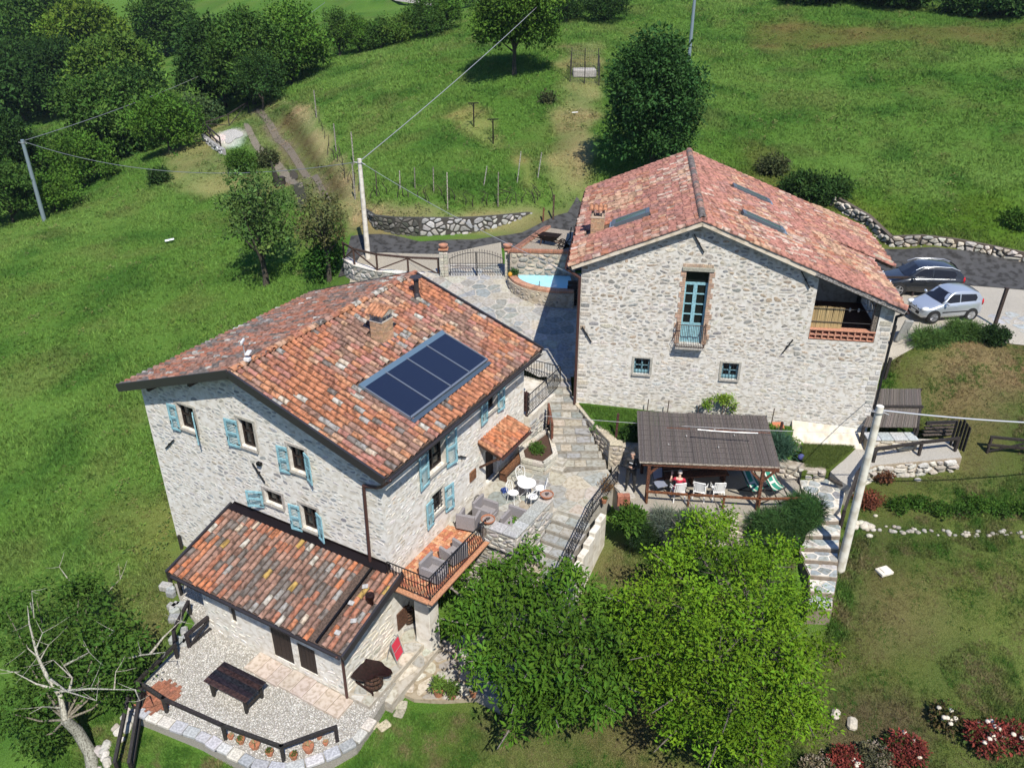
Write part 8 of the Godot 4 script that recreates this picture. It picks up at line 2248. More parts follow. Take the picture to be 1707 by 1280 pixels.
	var wp := thing("wine_press", "old wooden barrel press on a grey stone plinth under the balcony", "wine press", V(pr.x, -2.72, pr.z), 0.4)
	var ps := mb(C(0.36, 0.35, 0.33)); ps.bevel(X(V(0, 0.08, 0)), V(0.75, 0.16, 0.65), 0.03); part(wp, "plinth", ps, M.stone)
	barrel(wp, 0.16, 0.24, 0.26, 0.55, C(0.17, 0.1, 0.06))
	var sc := mb(C(0.1, 0.06, 0.045)); sc.cyl(V(0, 0.7, 0), V(0, 1.15, 0), 0.035); sc.b(V(0, 0.95, 0), V(0.14, 0.14, 0.4)); sc.b(V(0, 0.78, 0), V(0.36, 0.08, 0.36)); sc.cyl(V(-0.1, 1.05, 0), V(0.1, 1.05, 0), 0.09, 0.09, 10); part(wp, "screw", sc, M.plainwood)
	var sgn := thing("sign_board", "red folding sign board leaning by the annex end wall", "sign")
	sgn.transform = T1 * Transform3D(Basis(Vector3.UP, 0.15), V(-0.65, -2.70, 0.55))
	var rp := mb(C(0.55, 0.03, 0.06)); rp.box(Transform3D(Basis(Vector3.RIGHT, -0.2), V(0, 0.42, 0)), V(0.46, 0.68, 0.02)); part(sgn, "red_panel", rp, M.cloth)
	var rg := mb(C(0.35, 0.36, 0.38))
	for sx in [-0.25, 0.25]: rg.bar(V(sx, 0.0, 0.1), V(sx, 0.82, -0.09), 0.03); rg.bar(V(sx, 0.0, -0.3), V(sx, 0.82, -0.1), 0.025)
	for y in [0.07, 0.42, 0.79]: rg.bar(V(-0.25, y, 0.09 - y * 0.21), V(0.25, y, 0.09 - y * 0.21), 0.025)
	rg.tube([V(-0.15, 0.82, -0.09), V(-0.08, 0.97, -0.1), V(0.08, 0.97, -0.1), V(0.15, 0.82, -0.09)], 0.012)
	part(sgn, "frame", rg, M.metal)
	var bn := thing("low_bench", "low rusty bench rail on the pink slab at the corner of the patio", "bench")
	var q0: Vector3 = V(-5.38, -2.9, -19.31); var q1: Vector3 = V(-4.54, -2.9, -18.67)
	var bb := mb(C(0.22, 0.09, 0.06)); bb.bar(q0 + Vector3.UP * 0.3, q1 + Vector3.UP * 0.3, 0.05); bb.bar(q0, q0 + Vector3.UP * 0.32, 0.07); bb.bar(q1, q1 + Vector3.UP * 0.32, 0.05); part(bn, "rail", bb, M.rust)
	var ps2 := mb(C(0.56, 0.42, 0.33)); ps2.bevel(Transform3D(Basis(Vector3.UP, -0.6), (q0 + q1) * 0.5 + V(-0.1, 0.03, 0.1)), V(0.95, 0.1, 0.55), 0.02); part(bn, "slab", ps2, M.flag)
func barrel(t: Node3D, y0: float, r0: float, r1: float, h: float, col: Color) -> void:
	var n := 14
	for k in n:
		var b := mb(vary(col, 0.22, 0.06))
		var a0 := TAU * k / n + 0.02; var a1 := TAU * (k + 1) / n - 0.02
		for j in 4:
			var ya := y0 + h * j / 4; var yb := y0 + h * (j + 1) / 4
			var ra := lerpf(r0, r1, sin(PI * j / 4)); var rb := lerpf(r0, r1, sin(PI * (j + 1) / 4))
			b.out4(V(cos(a0) * ra, ya, sin(a0) * ra), V(cos(a1) * ra, ya, sin(a1) * ra), V(cos(a1) * rb, yb, sin(a1) * rb), V(cos(a0) * rb, yb, sin(a0) * rb), V(0, (ya + yb) * 0.5, 0))
		part(t, "stave", b, M.plainwood)
	var core := mb(col * 0.6); core.cyl(V(0, y0, 0), V(0, y0 + h * 0.97, 0), r0 * 0.96, r0 * 0.96, 14); part(t, "barrel_head", core, M.plainwood)
	for f in [0.12, 0.35, 0.65, 0.88]:
		var hb := mb(C(0.05, 0.045, 0.045)); var r := lerpf(r0, r1, sin(PI * f)) + 0.006
		hb.lathe(X(V(0, y0 + h * f, 0)), [Vector2(r, -0.018), Vector2(r, 0.018), Vector2(r - 0.01, 0.018)], 18); part(t, "hoop", hb, M.iron)
func terrace_things() -> void:
	var t := thing("bistro_table", "round white iron table on the terrace", "table", V(0.56, 0.02, -25.74))
	var tb := mb(); tb.lathe(X(V(0, 0.68, 0)), [Vector2(0, 0), Vector2(0.33, 0), Vector2(0.36, 0.01), Vector2(0.36, 0.035), Vector2(0.34, 0.045), Vector2(0, 0.04)], 26); part(t, "tabletop", tb, M.paint)
	for k in 4:
		var a := k * PI / 2 + 0.7; var lb := mb(); lb.tube([V(cos(a) * 0.22, 0.68, sin(a) * 0.22), V(cos(a + 1.2) * 0.05, 0.36, sin(a + 1.2) * 0.05), V(cos(a + 2.6) * 0.3, 0, sin(a + 2.6) * 0.3)], 0.014, 0.014, 5); part(t, "leg", lb, M.paint)
	var c := dining_chair_iron()
	c.position = V(0.05, 0.02, -25.45); c.rotation.y = -2.2 + PI; tag(c, "white bistro chair left of the round table with the blue box beside it", "chair", "white bistro chairs round the terrace table")
	copy(c, V(1.1, 0.02, -25.75), -1.6, "white bistro chair on the right of the round table", "white bistro chairs round the terrace table")
	copy(c, V(0.78, 0.02, -25.2), -2.7 + 0.0, "white bistro chair nearest the stone parapet", "white bistro chairs round the terrace table")
	copy(c, V(0.38, 0.02, -26.4), 0.3, "white bistro chair behind the round table near the bench", "white bistro chairs round the terrace table")
	var l := lounge_chair()
	l.transform = T1 * Transform3D(Basis(Vector3.UP, -PI * 0.5), V(4.45, 0.02, 2.22)); tag(l, "grey woven armchair against the stone parapet", "armchair", "grey woven armchairs")
	var places := [[4.55, 1.0, 0.0, "grey woven armchair between the parapet and the farmhouse wall"], [3.75, 0.75, PI * 0.5 + 0.2, "grey woven armchair behind the terracotta bowl near the farmhouse wall"], [0.85, 1.2, 0.0, "grey woven armchair at the outer corner of the balcony"], [1.95, 1.25, 2.9, "grey woven armchair in the middle of the balcony half behind leaves"]]
	for e in places:
		var o := copy(l, Vector3.ZERO, 0, e[3], "grey woven armchairs")
		o.transform = T1 * Transform3D(Basis(Vector3.UP, e[2]), V(e[0], 0.02, e[1]))
	var bn := thing("wooden_bench", "brown wooden bench under the tiled canopy beside the door", "bench")
	bn.transform = T1 * Transform3D(Basis(Vector3.UP, 0.0), V(7.65, 0.02, 0.42))
	for j in 2:
		var sb := mb(vary(C(0.2, 0.09, 0.04), 0.12)); sb.bevel(X(V(0, 0.42, -0.08 + j * 0.17)), V(1.75, 0.05, 0.16), 0.01); part(bn, "seat_plank", sb, M.plainwood)
	var ab := mb(C(0.2, 0.09, 0.04)); ab.b(V(0, 0.34, 0.15), V(1.7, 0.12, 0.03)); part(bn, "apron", ab, M.plainwood)
	for x in [-0.78, 0.78]:
		var lb := mb(C(0.16, 0.07, 0.035)); lb.b(V(x, 0.2, 0), V(0.07, 0.4, 0.3)); part(bn, "leg", lb, M.plainwood)
	bowl("terracotta bowl on the far end of the stone parapet beside the landing", T1 * V(5.9, 0.68, 2.85))
	bowl("terracotta bowl on the parapet end at the head of the balcony", T1 * V(3.55, 0.68, 1.7))
	var bx := mb(C(0.03, 0.06, 0.24)); bx.box(Transform3D(Basis(Vector3.UP, 0.5), V(-0.29, 0.1, -26.14)), V(0.24, 0.14, 0.18)); single("blue_box", bx, M.cloth, "small dark blue box on the terrace floor by the white chairs", "box")
	var sp: Vector3 = T1 * V(5.05, 0.14, 0.32)
	var ss := thing("hose_reel", "small dark hoop standing on the terrace at the foot of the farmhouse wall", "hose reel", sp, 0.6)
	var hb := mb(C(0.16, 0.15, 0.14))
	for k in 16:
		var a := k * TAU / 16; hb.bar(V(cos(a) * 0.12, 0.12 + sin(a) * 0.16, 0), V(cos(a + TAU / 16) * 0.12, 0.12 + sin(a + TAU / 16) * 0.16, 0), 0.07, 0.04, Vector3.BACK)
	part(ss, "hoop", hb, M.rubber)
	var lr: Vector3 = V(3.52, 0, -27.06)
	var dl := thing("dry_bush", "dry reddish brown creeper at the edge of the landing by the railing", "plant", V(3.75, 0, -26.4))
	crown(dl, "foliage", [[V(0, 0.15, 0), V(0.3, 0.25, 0.45)]], 500, "bush", 0.6, C(0.22, 0.12, 0.045))
	var pt2 := pot("clay_pot", "clay pot with pink flowers standing by the stair railing", V(3.53, 0, -25.46), 0.13, 0.2, 3)
	var bp := thing("brick_pier", "small red brick pier at the corner by the stair railing", "pier", V(4.25, 0, -25.35))
	for k in 6:
		for j in 2:
			var bb := mb(vary(C(0.42, 0.16, 0.1), 0.18, 0.05)); bb.b(V(-0.12 + j * 0.24, 0.04 + k * 0.075, 0), V(0.225, 0.065, 0.24)); part(bp, "brick", bb, M.stone)
func poles_and_wires() -> void:
	var p1 := pole("white concrete utility pole beside the road above the farmhouse roof", V(-8.34, 3.05, -45.14), 5.5, 0.16, 0.11, C(0.68, 0.66, 0.6), M.plaster)
	var p2 := pole("white concrete utility pole beside the garden steps at the right", V(11.97, -1.45, -23.04), 7.1, 0.17, 0.12, C(0.68, 0.66, 0.58), M.plaster)
	var a: Vector3 = V(-37.49, -0.4, -63.89)
	var p3 := pole("blue grey metal pole at the left edge of the meadow", on(a.x, a.z), 6.4, 0.17, 0.13, C(0.3, 0.37, 0.42), M.metal)
	var c: Vector3 = V(16.19, 9.8, -79.92)
	var p4 := pole("blue grey metal pole at the top behind the dense round tree", on(c.x, c.z), 8.0, 0.16, 0.12, C(0.3, 0.37, 0.42), M.metal)
	var t1 := p1.position + V(0, 5.35, 0); var t2 := p2.position + V(0, 6.95, 0); var t3 := p3.position + V(0, 6.3, 0); var t4 := p4.position + V(0, 7.9, 0)
	cable("overhead_cable", "overhead cable from the left metal pole to the white roadside pole", t3, t1, 1.4, 0.02, C(0.3, 0.3, 0.3))
	cable("overhead_cable", "overhead cable climbing from the white roadside pole to the top of the hill", t1, V(22, 30, -125), 1.5, 0.025, C(0.5, 0.5, 0.5))
	cable("overhead_cable", "overhead cable from the left metal pole away over the forest", t3, V(-27, 11.5, -130), 1.5, 0.025, C(0.35, 0.35, 0.35))
	cable("overhead_cable", "overhead cable from the roadside pole down to the corner of the big house", t1, T2 * V(0.2, 7.0, 0.05), 0.25, 0.012, C(0.5, 0.5, 0.5))
	cable("overhead_cable", "thick pale cable leaving the right white pole towards the right edge", t2, V(24.5, 4.1, -24.5), 0.25, 0.03, C(0.6, 0.6, 0.6))
	cable("overhead_cable", "short cable from the right white pole to the big house", t2 + V(0, -0.1, 0), T2 * V(11.9, 2.4, 0.03), 0.1, 0.015, C(0.5, 0.5, 0.5))
	cable("washing_line", "long thin washing line stretched over the reed roof", V(1.26, 1.9, -28.8), V(12.82, 2.9, -25.83), 0.12, 0.009, C(0.6, 0.6, 0.6))
	cable("washing_line", "thick white stretch of line across the middle of the reed roof", V(7, 2.75, -26.33), V(9.21, 2.75, -26.07), 0.02, 0.022, C(0.75, 0.75, 0.73))
func vines() -> void:
	var line := [V(-8.95, 4.6, -51.17), V(-5.77, 4.85, -50.68), V(-2.75, 4.85, -50.41), V(0.25, 4.8, -50.87), V(2.35, 4.8, -51.56)]
	var k := 0
	for i in 26:
		var u := i / 25.0 * 3.999
		var p: Vector3 = line[int(u)].lerp(line[int(u) + 1], u - int(u))
		var b := mb(vary(C(0.05, 0.04, 0.032), 0.2)); var q := on(p.x + R.randfn() * 0.15, p.z + R.randfn() * 0.25, -0.1)
		b.tube([q, q + V(rr(-0.1, 0.1), 0.4, 0), q + V(rr(-0.35, 0.35), 0.8, rr(-0.1, 0.1)), q + V(rr(-0.6, 0.6), 1.05, rr(-0.2, 0.2))], 0.036, 0.014, 5)
		single("vine_stock", b, M.bark, ORD[i] + " bare vine stock from the left in the row above the road wall", "vine", "bare vine stocks above the road wall")
	var stakes := [V(-8.59, 4.8, -51.42), V(-7.17, 4.95, -52.01), V(-6.19, 5, -51.82), V(-4.96, 4.9, -51.34), V(-3.98, 4.75, -49.69), V(-1.85, 5, -52.7), V(-0.88, 4.8, -50.59), V(0.33, 5, -53.3), V(1.68, 5.1, -53.84), V(2.55, 4.3, -49.68), V(1.92, 3.6, -49.48)]
	var hh := [1.7, 1.2, 1.4, 1.6, 2.3, 1.3, 2.2, 2.0, 1.7, 1.6, 0.9]
	var nm := ["dark stake leftmost in the vine row", "pale stake second from the left in the vine row", "thin stake between the two pale stakes", "thin grey stake left of the tall pale one", "tall pale stake in the middle of the vine row", "leaning thin stake right of the tall pale one", "grey stake in the right half of the vine row", "leaning stake near the right end of the vine row", "thin stake on the slope above the right end of the vine row", "dark post on the right end of the road wall", "short rust post on the road verge by the raised yard"]
	for i in 11:
		var b := mb([C(0.1, 0.08, 0.06), C(0.5, 0.48, 0.42), C(0.25, 0.24, 0.2), C(0.28, 0.26, 0.22), C(0.45, 0.42, 0.36), C(0.4, 0.4, 0.36), C(0.3, 0.28, 0.24), C(0.4, 0.4, 0.36), C(0.4, 0.4, 0.36), C(0.1, 0.06, 0.04), C(0.2, 0.08, 0.04)][i])
		var q := on(stakes[i].x, stakes[i].z, -0.1); b.bar(q, q + V(0.25 if i in [5, 7, 8] else 0.04, hh[i] + 0.1, 0), 0.06 if i < 9 else 0.1)
		single("vine_stake", b, M.plainwood, nm[i], "stake")
	# second row down the bank beside the track
	var l2 := [V(-17.38, 5.6, -75.27), V(-15.06, 5.2, -68.18), V(-12.98, 4.8, -62.07), V(-11.07, 4.6, -56.12), V(-9.73, 4.4, -51.61)]
	for i in 20:
		var u := i / 19.0 * 3.999
		var p: Vector3 = l2[int(u)].lerp(l2[int(u) + 1], u - int(u))
		var q := on(p.x + R.randfn() * 0.15, p.z, -0.1)
		var b := mb(vary(C(0.06, 0.05, 0.04), 0.2)); b.tube([q, q + V(0.05, 0.6, 0), q + V(rr(-0.4, 0.4), 1.1, rr(-0.3, 0.3))], 0.04, 0.015, 5)
		single("vine_stock", b, M.bark, ORD[i] + " bare vine stock from the top in the row down the bank by the track", "vine", "bare vine stocks down the bank")
	k = 0
	for q0 in [V(-17.38, 5.6, -75.27), V(-14.29, 5.2, -67.48), V(-11.44, 4.8, -59.61), V(-10.15, 4.4, -52.31)]:
		var q := on(q0.x, q0.z, -0.1); var b := mb(C(0.36, 0.34, 0.3)); b.bar(q, q + V(0, 2.4, 0), 0.08)
		single("vine_stake", b, M.plainwood, ["grey stake highest in the vine row down the bank", "grey stake second from the top in the vine row down the bank", "grey stake third from the top in the vine row down the bank", "grey stake nearest the road in the vine row down the bank"][k], "stake"); k += 1
	# clothes posts on the hill
	for e in [[V(-1.38, 6, -60.98), 1.75, "nearer rust brown T shaped clothes post on the hill"], [V(-2.92, 6.4, -64.43), 1.75, "farther rust brown T shaped clothes post on the hill"]]:
		var q := on(e[0].x, e[0].z); var t := thing("clothes_post", e[2], "clothes post", q, 0.1, "clothes posts on the hill")
		var b := mb(C(0.07, 0.035, 0.025)); b.bar(V(0, -0.2, 0), V(0, e[1], 0), 0.09); part(t, "post", b, M.rust)
		var c := mb(C(0.06, 0.03, 0.025)); c.bar(V(-0.4, e[1], 0), V(0.4, e[1], 0), 0.07); c.bar(V(-0.2, e[1], 0), V(0, e[1] - 0.3, 0), 0.04); part(t, "crossbar", c, M.rust)
	var w := mb(C(0.78, 0.8, 0.84)); var wq: Vector3 = V(-24.15, 0.3, -55.53)
	w.bevel(Transform3D(Basis(Vector3.UP, 0.4) * Basis(Vector3.BACK, 0.1), Vector3.ZERO), V(0.62, 0.06, 0.3), 0.02); w.bevel(Transform3D(Basis(Vector3.UP, 0.7), V(0.16, 0.05, 0.06)), V(0.3, 0.06, 0.24), 0.02)
	var o := single("white_sheet", w, M.cloth, "small white sheet lying in the long grass of the left meadow", "sheet"); o.position = on(wq.x, wq.z, 0.25)
	var sc := mb(C(0.7, 0.7, 0.68)); var sq: Vector3 = V(4.86, 7, -65.53); sc.bevel(Transform3D(Basis(Vector3.UP, 0.4), Vector3.ZERO), V(0.5, 0.05, 0.12), 0.01)
	var o2 := single("white_scrap", sc, M.cloth, "tiny white scrap on the mown path on the hill", "scrap"); o2.position = on(sq.x, sq.z, 0.2)
func plants() -> void:
	var lav := C(0.085, 0.155, 0.04)
	var p: Vector3
	for e in [[V(19.33, 2.65, -34.12), 1.0, 0.6, 0.55, "left mound of green lavender below the silver car"], [V(20.84, 2.7, -34.4), 0.85, 0.66, 0.55, "right mound of green lavender below the silver car"]]:
		shrub("lavender_bush", e[4], on(e[0].x, e[0].z, -0.05), e[1], e[2], e[3], lav, "needle", 1.0, 520.0, "lavender beside the parking")
	p = V(22.11, 2.75, -34.04); shrub("round_bush", "round dark green bush at the foot of the tall timber post", on(p.x, p.z, -0.05), 0.78, 0.85, 0.6, C(0.03, 0.062, 0.02), "bush", 0.9, 460.0)
	# shrubs below the pergola
	shrub("broad_leaf_shrub", "bright broad leaved shrub at the left end of the pergola hedge", V(4.45, -0.35, -24.45), 0.55, 0.75, 0.5, C(0.065, 0.135, 0.02), "bush", 1.3, 420.0)
	shrub("trailing_rosemary", "dark green rosemary trailing down the wall at the left of the hedge", V(4.95, -0.95, -24.2), 0.62, 1.0, 0.5, C(0.026, 0.055, 0.016), "needle", 0.9, 520.0)
	shrub("grey_lavender", "silvery grey lavender in the pergola hedge", V(5.7, -0.5, -24.3), 0.6, 0.85, 0.5, C(0.14, 0.17, 0.125), "needle", 0.9, 480.0)
	shrub("grey_lavender", "grey green lavender in the middle of the pergola hedge", V(6.65, -0.5, -24.3), 0.62, 0.8, 0.5, C(0.07, 0.105, 0.06), "needle", 0.9, 480.0)
	shrub("green_lavender", "long dense green lavender along the right part of the pergola hedge", V(9.9, -0.6, -24.3), 1.3, 1.0, 0.6, C(0.045, 0.095, 0.028), "needle", 1.0, 520.0)
	shrub("green_lavender", "tall green lavender at the right corner of the pergola terrace", V(11.0, -0.3, -24.75), 0.6, 1.05, 0.8, C(0.045, 0.1, 0.028), "needle", 1.0, 520.0)
	shrub("blue_iris", "blue green spiky clump at the right corner of the pergola roof", V(10.75, 0.6, -27.9), 0.5, 0.75, 0.5, C(0.06, 0.125, 0.085), "needle", 1.3, 420.0)
	shrub("leafy_weeds", "leafy weeds behind the right corner of the pergola", V(10.5, 0.95, -28.6), 0.6, 0.45, 0.5, C(0.075, 0.15, 0.022), "bush", 0.9, 380.0)
	shrub("leafy_weeds", "bright weeds at the small lawn corner behind the iris", V(11.3, 0.6, -28.2), 0.45, 0.5, 0.4, C(0.11, 0.2, 0.025), "bush", 0.8, 380.0)
	shrub("low_herbs", "bright low herbs in the grassy strip left of the pergola", V(4.0, 0.95, -29.3), 0.75, 0.28, 0.5, C(0.07, 0.17, 0.02), "bush", 0.7, 420.0)
	shrub("dark_shrub", "dark shrub hidden in the shade of the pergola's left edge", V(5.0, 0.95, -28.6), 0.6, 0.6, 0.5, C(0.03, 0.07, 0.015), "bush", 0.8, 380.0)
	var vp: Vector3 = V(8.72, 1.15, -29.65)
	var vt := thing("young_vine", "young bright vine arching against the foot of the big house", "vine", vp)
	var vb := mb(C(0.12, 0.08, 0.05)); vb.tube([V(0.1, 0, 0), V(0.1, 0.8, 0), V(0, 1.05, 0), V(-0.5, 0.95, 0), V(-0.75, 0.6, 0)], 0.02, 0.012); vb.tube([V(0.25, 0, 0), V(0.25, 0.9, 0), V(0.55, 0.7, 0.05)], 0.02, 0.012); part(vt, "stem", vb, M.bark)
	crown(vt, "foliage", [[V(-0.1, 1.0, 0), V(0.3, 0.2, 0.2)], [V(-0.6, 0.8, 0), V(0.24, 0.22, 0.2)], [V(0.3, 1.0, 0), V(0.28, 0.22, 0.2)], [V(0.55, 0.6, 0.05), V(0.14, 0.28, 0.14)], [V(-0.55, 0.15, 0), V(0.3, 0.14, 0.2)]], 700, "bush", 0.7, C(0.16, 0.26, 0.03))
	shrub("mulch_plant", "small green plant in the raised bed of bark mulch", V(1.05, 0.48, -28.3), 0.34, 0.3, 0.3, C(0.07, 0.14, 0.025), "bush", 0.7, 500.0)
	shrub("rim_plant", "small plant on the rim of the fountain", V(0.1, 3.6, -40.4), 0.25, 0.35, 0.25, C(0.05, 0.11, 0.03), "bush", 0.7, 500.0)
	# right lawn
	p = V(13.83, -0.1, -25.82); shrub("reddish_shrub", "low reddish shrub beside the garden steps and the white pole", on(p.x, p.z), 0.6, 0.6, 0.5, C(0.17, 0.06, 0.035), "bush", 0.8, 300.0)
	p = V(14.94, -0.05, -27.04); shrub("reddish_shrub", "small reddish shrub just below the gravel path", on(p.x, p.z), 0.4, 0.45, 0.35, C(0.15, 0.065, 0.035), "bush", 0.7, 300.0)
	for k in 7:
		var q: Vector3 = V(14.99, -0.2, -25.65).lerp(V(19.53, -0.3, -25.4), k / 6.0)
		shrub("herb_clump", ["green herb clump leftmost of the row below the gravel path", "second herb clump from the left of the row below the gravel path", "third herb clump from the left below the gravel path", "middle herb clump of the row below the gravel path", "third herb clump from the right edge below the gravel path", "second herb clump from the right edge below the gravel path", "herb clump at the right edge below the gravel path"][k], on(q.x, q.z + rr(-0.25, 0.25)), rr(0.4, 0.6), rr(0.28, 0.45), 0.4, vary(C(0.06, 0.13, 0.02), 0.2), "bush", 0.8, 300.0, "herb clumps below the gravel path")
	# photinia and viburnum at the lower right
	var red := C(0.22, 0.05, 0.04)
	var rows := [[V(10.1, -3.2, -16.48), 0.53, "red leaved shrub leftmost along the bottom edge"], [V(11.96, -3.1, -16.61), 0.65, "large red leaved shrub in the middle of the bottom right edge"], [V(13.6, -2.7, -17.6), 0.47, "shrub of mixed red and green leaves highest on the lower right lawn"], [V(14.51, -2.8, -16.91), 0.60, "red shrub with white flower heads near the right bottom corner"], [V(15.51, -2.7, -16.94), 0.52, "dark red shrub touching the right edge of the lawn"]]
	for i in rows.size():
		var e: Array = rows[i]
		var t := shrub("red_shrub", e[2], on(e[0].x, e[0].z), e[1], e[1] * 1.35, e[1] * 0.9, red if i != 2 else C(0.09, 0.07, 0.03), "bush", 0.9, 330.0, "red leaved shrubs on the lower right lawn")
		crown(t, "green_leaves", [[V(0, e[1] * 0.55, 0), V(e[1] * 0.95, e[1] * 0.75, e[1] * 0.9)]], 260, "bush", 0.9, C(0.06, 0.09, 0.025))
		var fl := mb()
		for k in [3, 4, 9, 14, 4][i]:
			fl.col = vary(C(0.58, 0.52, 0.42), 0.1); var a := R.randf() * TAU; var r: float = e[1] * rr(0.2, 0.85)
			fl.ball(V(cos(a) * r, e[1] * rr(0.8, 1.25), sin(a) * r), V(0.085, 0.05, 0.085), 6)
		part(t, "flower_heads", fl, M.cloth)
	p = V(11.03, -3.2, -16.54)
	var vt2 := shrub("white_flower_shrub", "pale flowering shrub between the two red shrubs at the bottom edge", on(p.x, p.z), 0.55, 0.8, 0.5, C(0.1, 0.1, 0.055), "bush", 0.9, 240.0)
	crown(vt2, "blossom", [[V(0, 0.5, 0), V(0.5, 0.45, 0.45)]], 200, "bush", 0.45, C(0.5, 0.42, 0.34))
	p = V(9.26, -3.5, -16.29)
	var vt3 := shrub("white_flower_shrub", "pale flowering shrub under the lower edge of the round tree", on(p.x, p.z), 0.6, 0.7, 0.5, C(0.12, 0.1, 0.06), "bush", 0.9, 240.0)
	crown(vt3, "blossom", [[V(0, 0.45, 0), V(0.5, 0.4, 0.45)]], 240, "bush", 0.45, C(0.48, 0.4, 0.32))
	# bank shrubs behind the big house
	for e in [[V(19.78, 4, -50.71), 1.6, 1.5, "dark rounded shrub on the bank above the dry wall behind the roof"], [V(18.28, 4.4, -51.61), 1.4, 1.4, "dark shrub on the bank left of the rounded one behind the roof"], [V(17.28, 5, -54.54), 1.1, 1.2, "brownish shrub just above the roof edge of the big house"], [V(29.23, 4.3, -45.93), 1.0, 0.9, "small dark shrub on the bank at the right edge"], [V(2.82, 7.2, -68.29), 0.7, 0.9, "small grey green bush beside the mown path on the hill"], [V(-29.45, 0.6, -68.29), 1.0, 1.3, "dark isolated bush near the top of the left meadow"], [V(-22.44, 2.3, -68.53), 1.4, 1.8, "bright green bush beside the farm track"], [V(-20.37, 2.9, -69.15), 1.0, 1.3, "small olive bush beside the farm track"]]:
		shrub("hill_shrub", e[3], on(e[0].x, e[0].z, -0.1), e[1], e[2], e[1] * 0.8, C(0.035, 0.075, 0.018) if e[3].begins_with("dark") else C(0.07, 0.085, 0.035) if "brownish" in e[3] or "olive" in e[3] or "grey" in e[3] else C(0.06, 0.13, 0.02), "bush", 1.7, 110.0)
func big_tree(called: String, label: String, base: Vector3, lobes: Array, per: float, kind: String, size: float, col: Color, bark: Color, forks: Array, gap: float) -> Node3D:
	var t := thing(called, label, "tree", base)
	var tr := mb(bark); tr.tube(forks[0], 0.24, 0.15, 10); part(t, "trunk", tr, M.bark)
	var top: Vector3 = forks[0][-1]
	for l in lobes:
		var lb := mb(bark)
		var m: Vector3 = top.lerp(l[0], 0.5) + V(R.randfn() * 0.2, -0.25, R.randfn() * 0.2)
		lb.tube([top - V(0, 0.4, 0), m, l[0], l[0] + (l[0] - m) * 0.5], 0.085, 0.012, 6)
		for k in 6:
			var d := V(R.randfn(), rr(0, 1.4), R.randfn()).normalized()
			var s: Vector3 = m.lerp(l[0], R.randf())
			lb.tube([s, s + d * l[1] * 0.5, s + d * l[1] * 0.95 + V(0, 0.1, 0)], 0.028, 0.006, 5)
		part(t, "limb", lb, M.bark)
	crown(t, "crown", lobes, per, kind, size, col, 0.25, gap, R.randf() * 90)
	return t
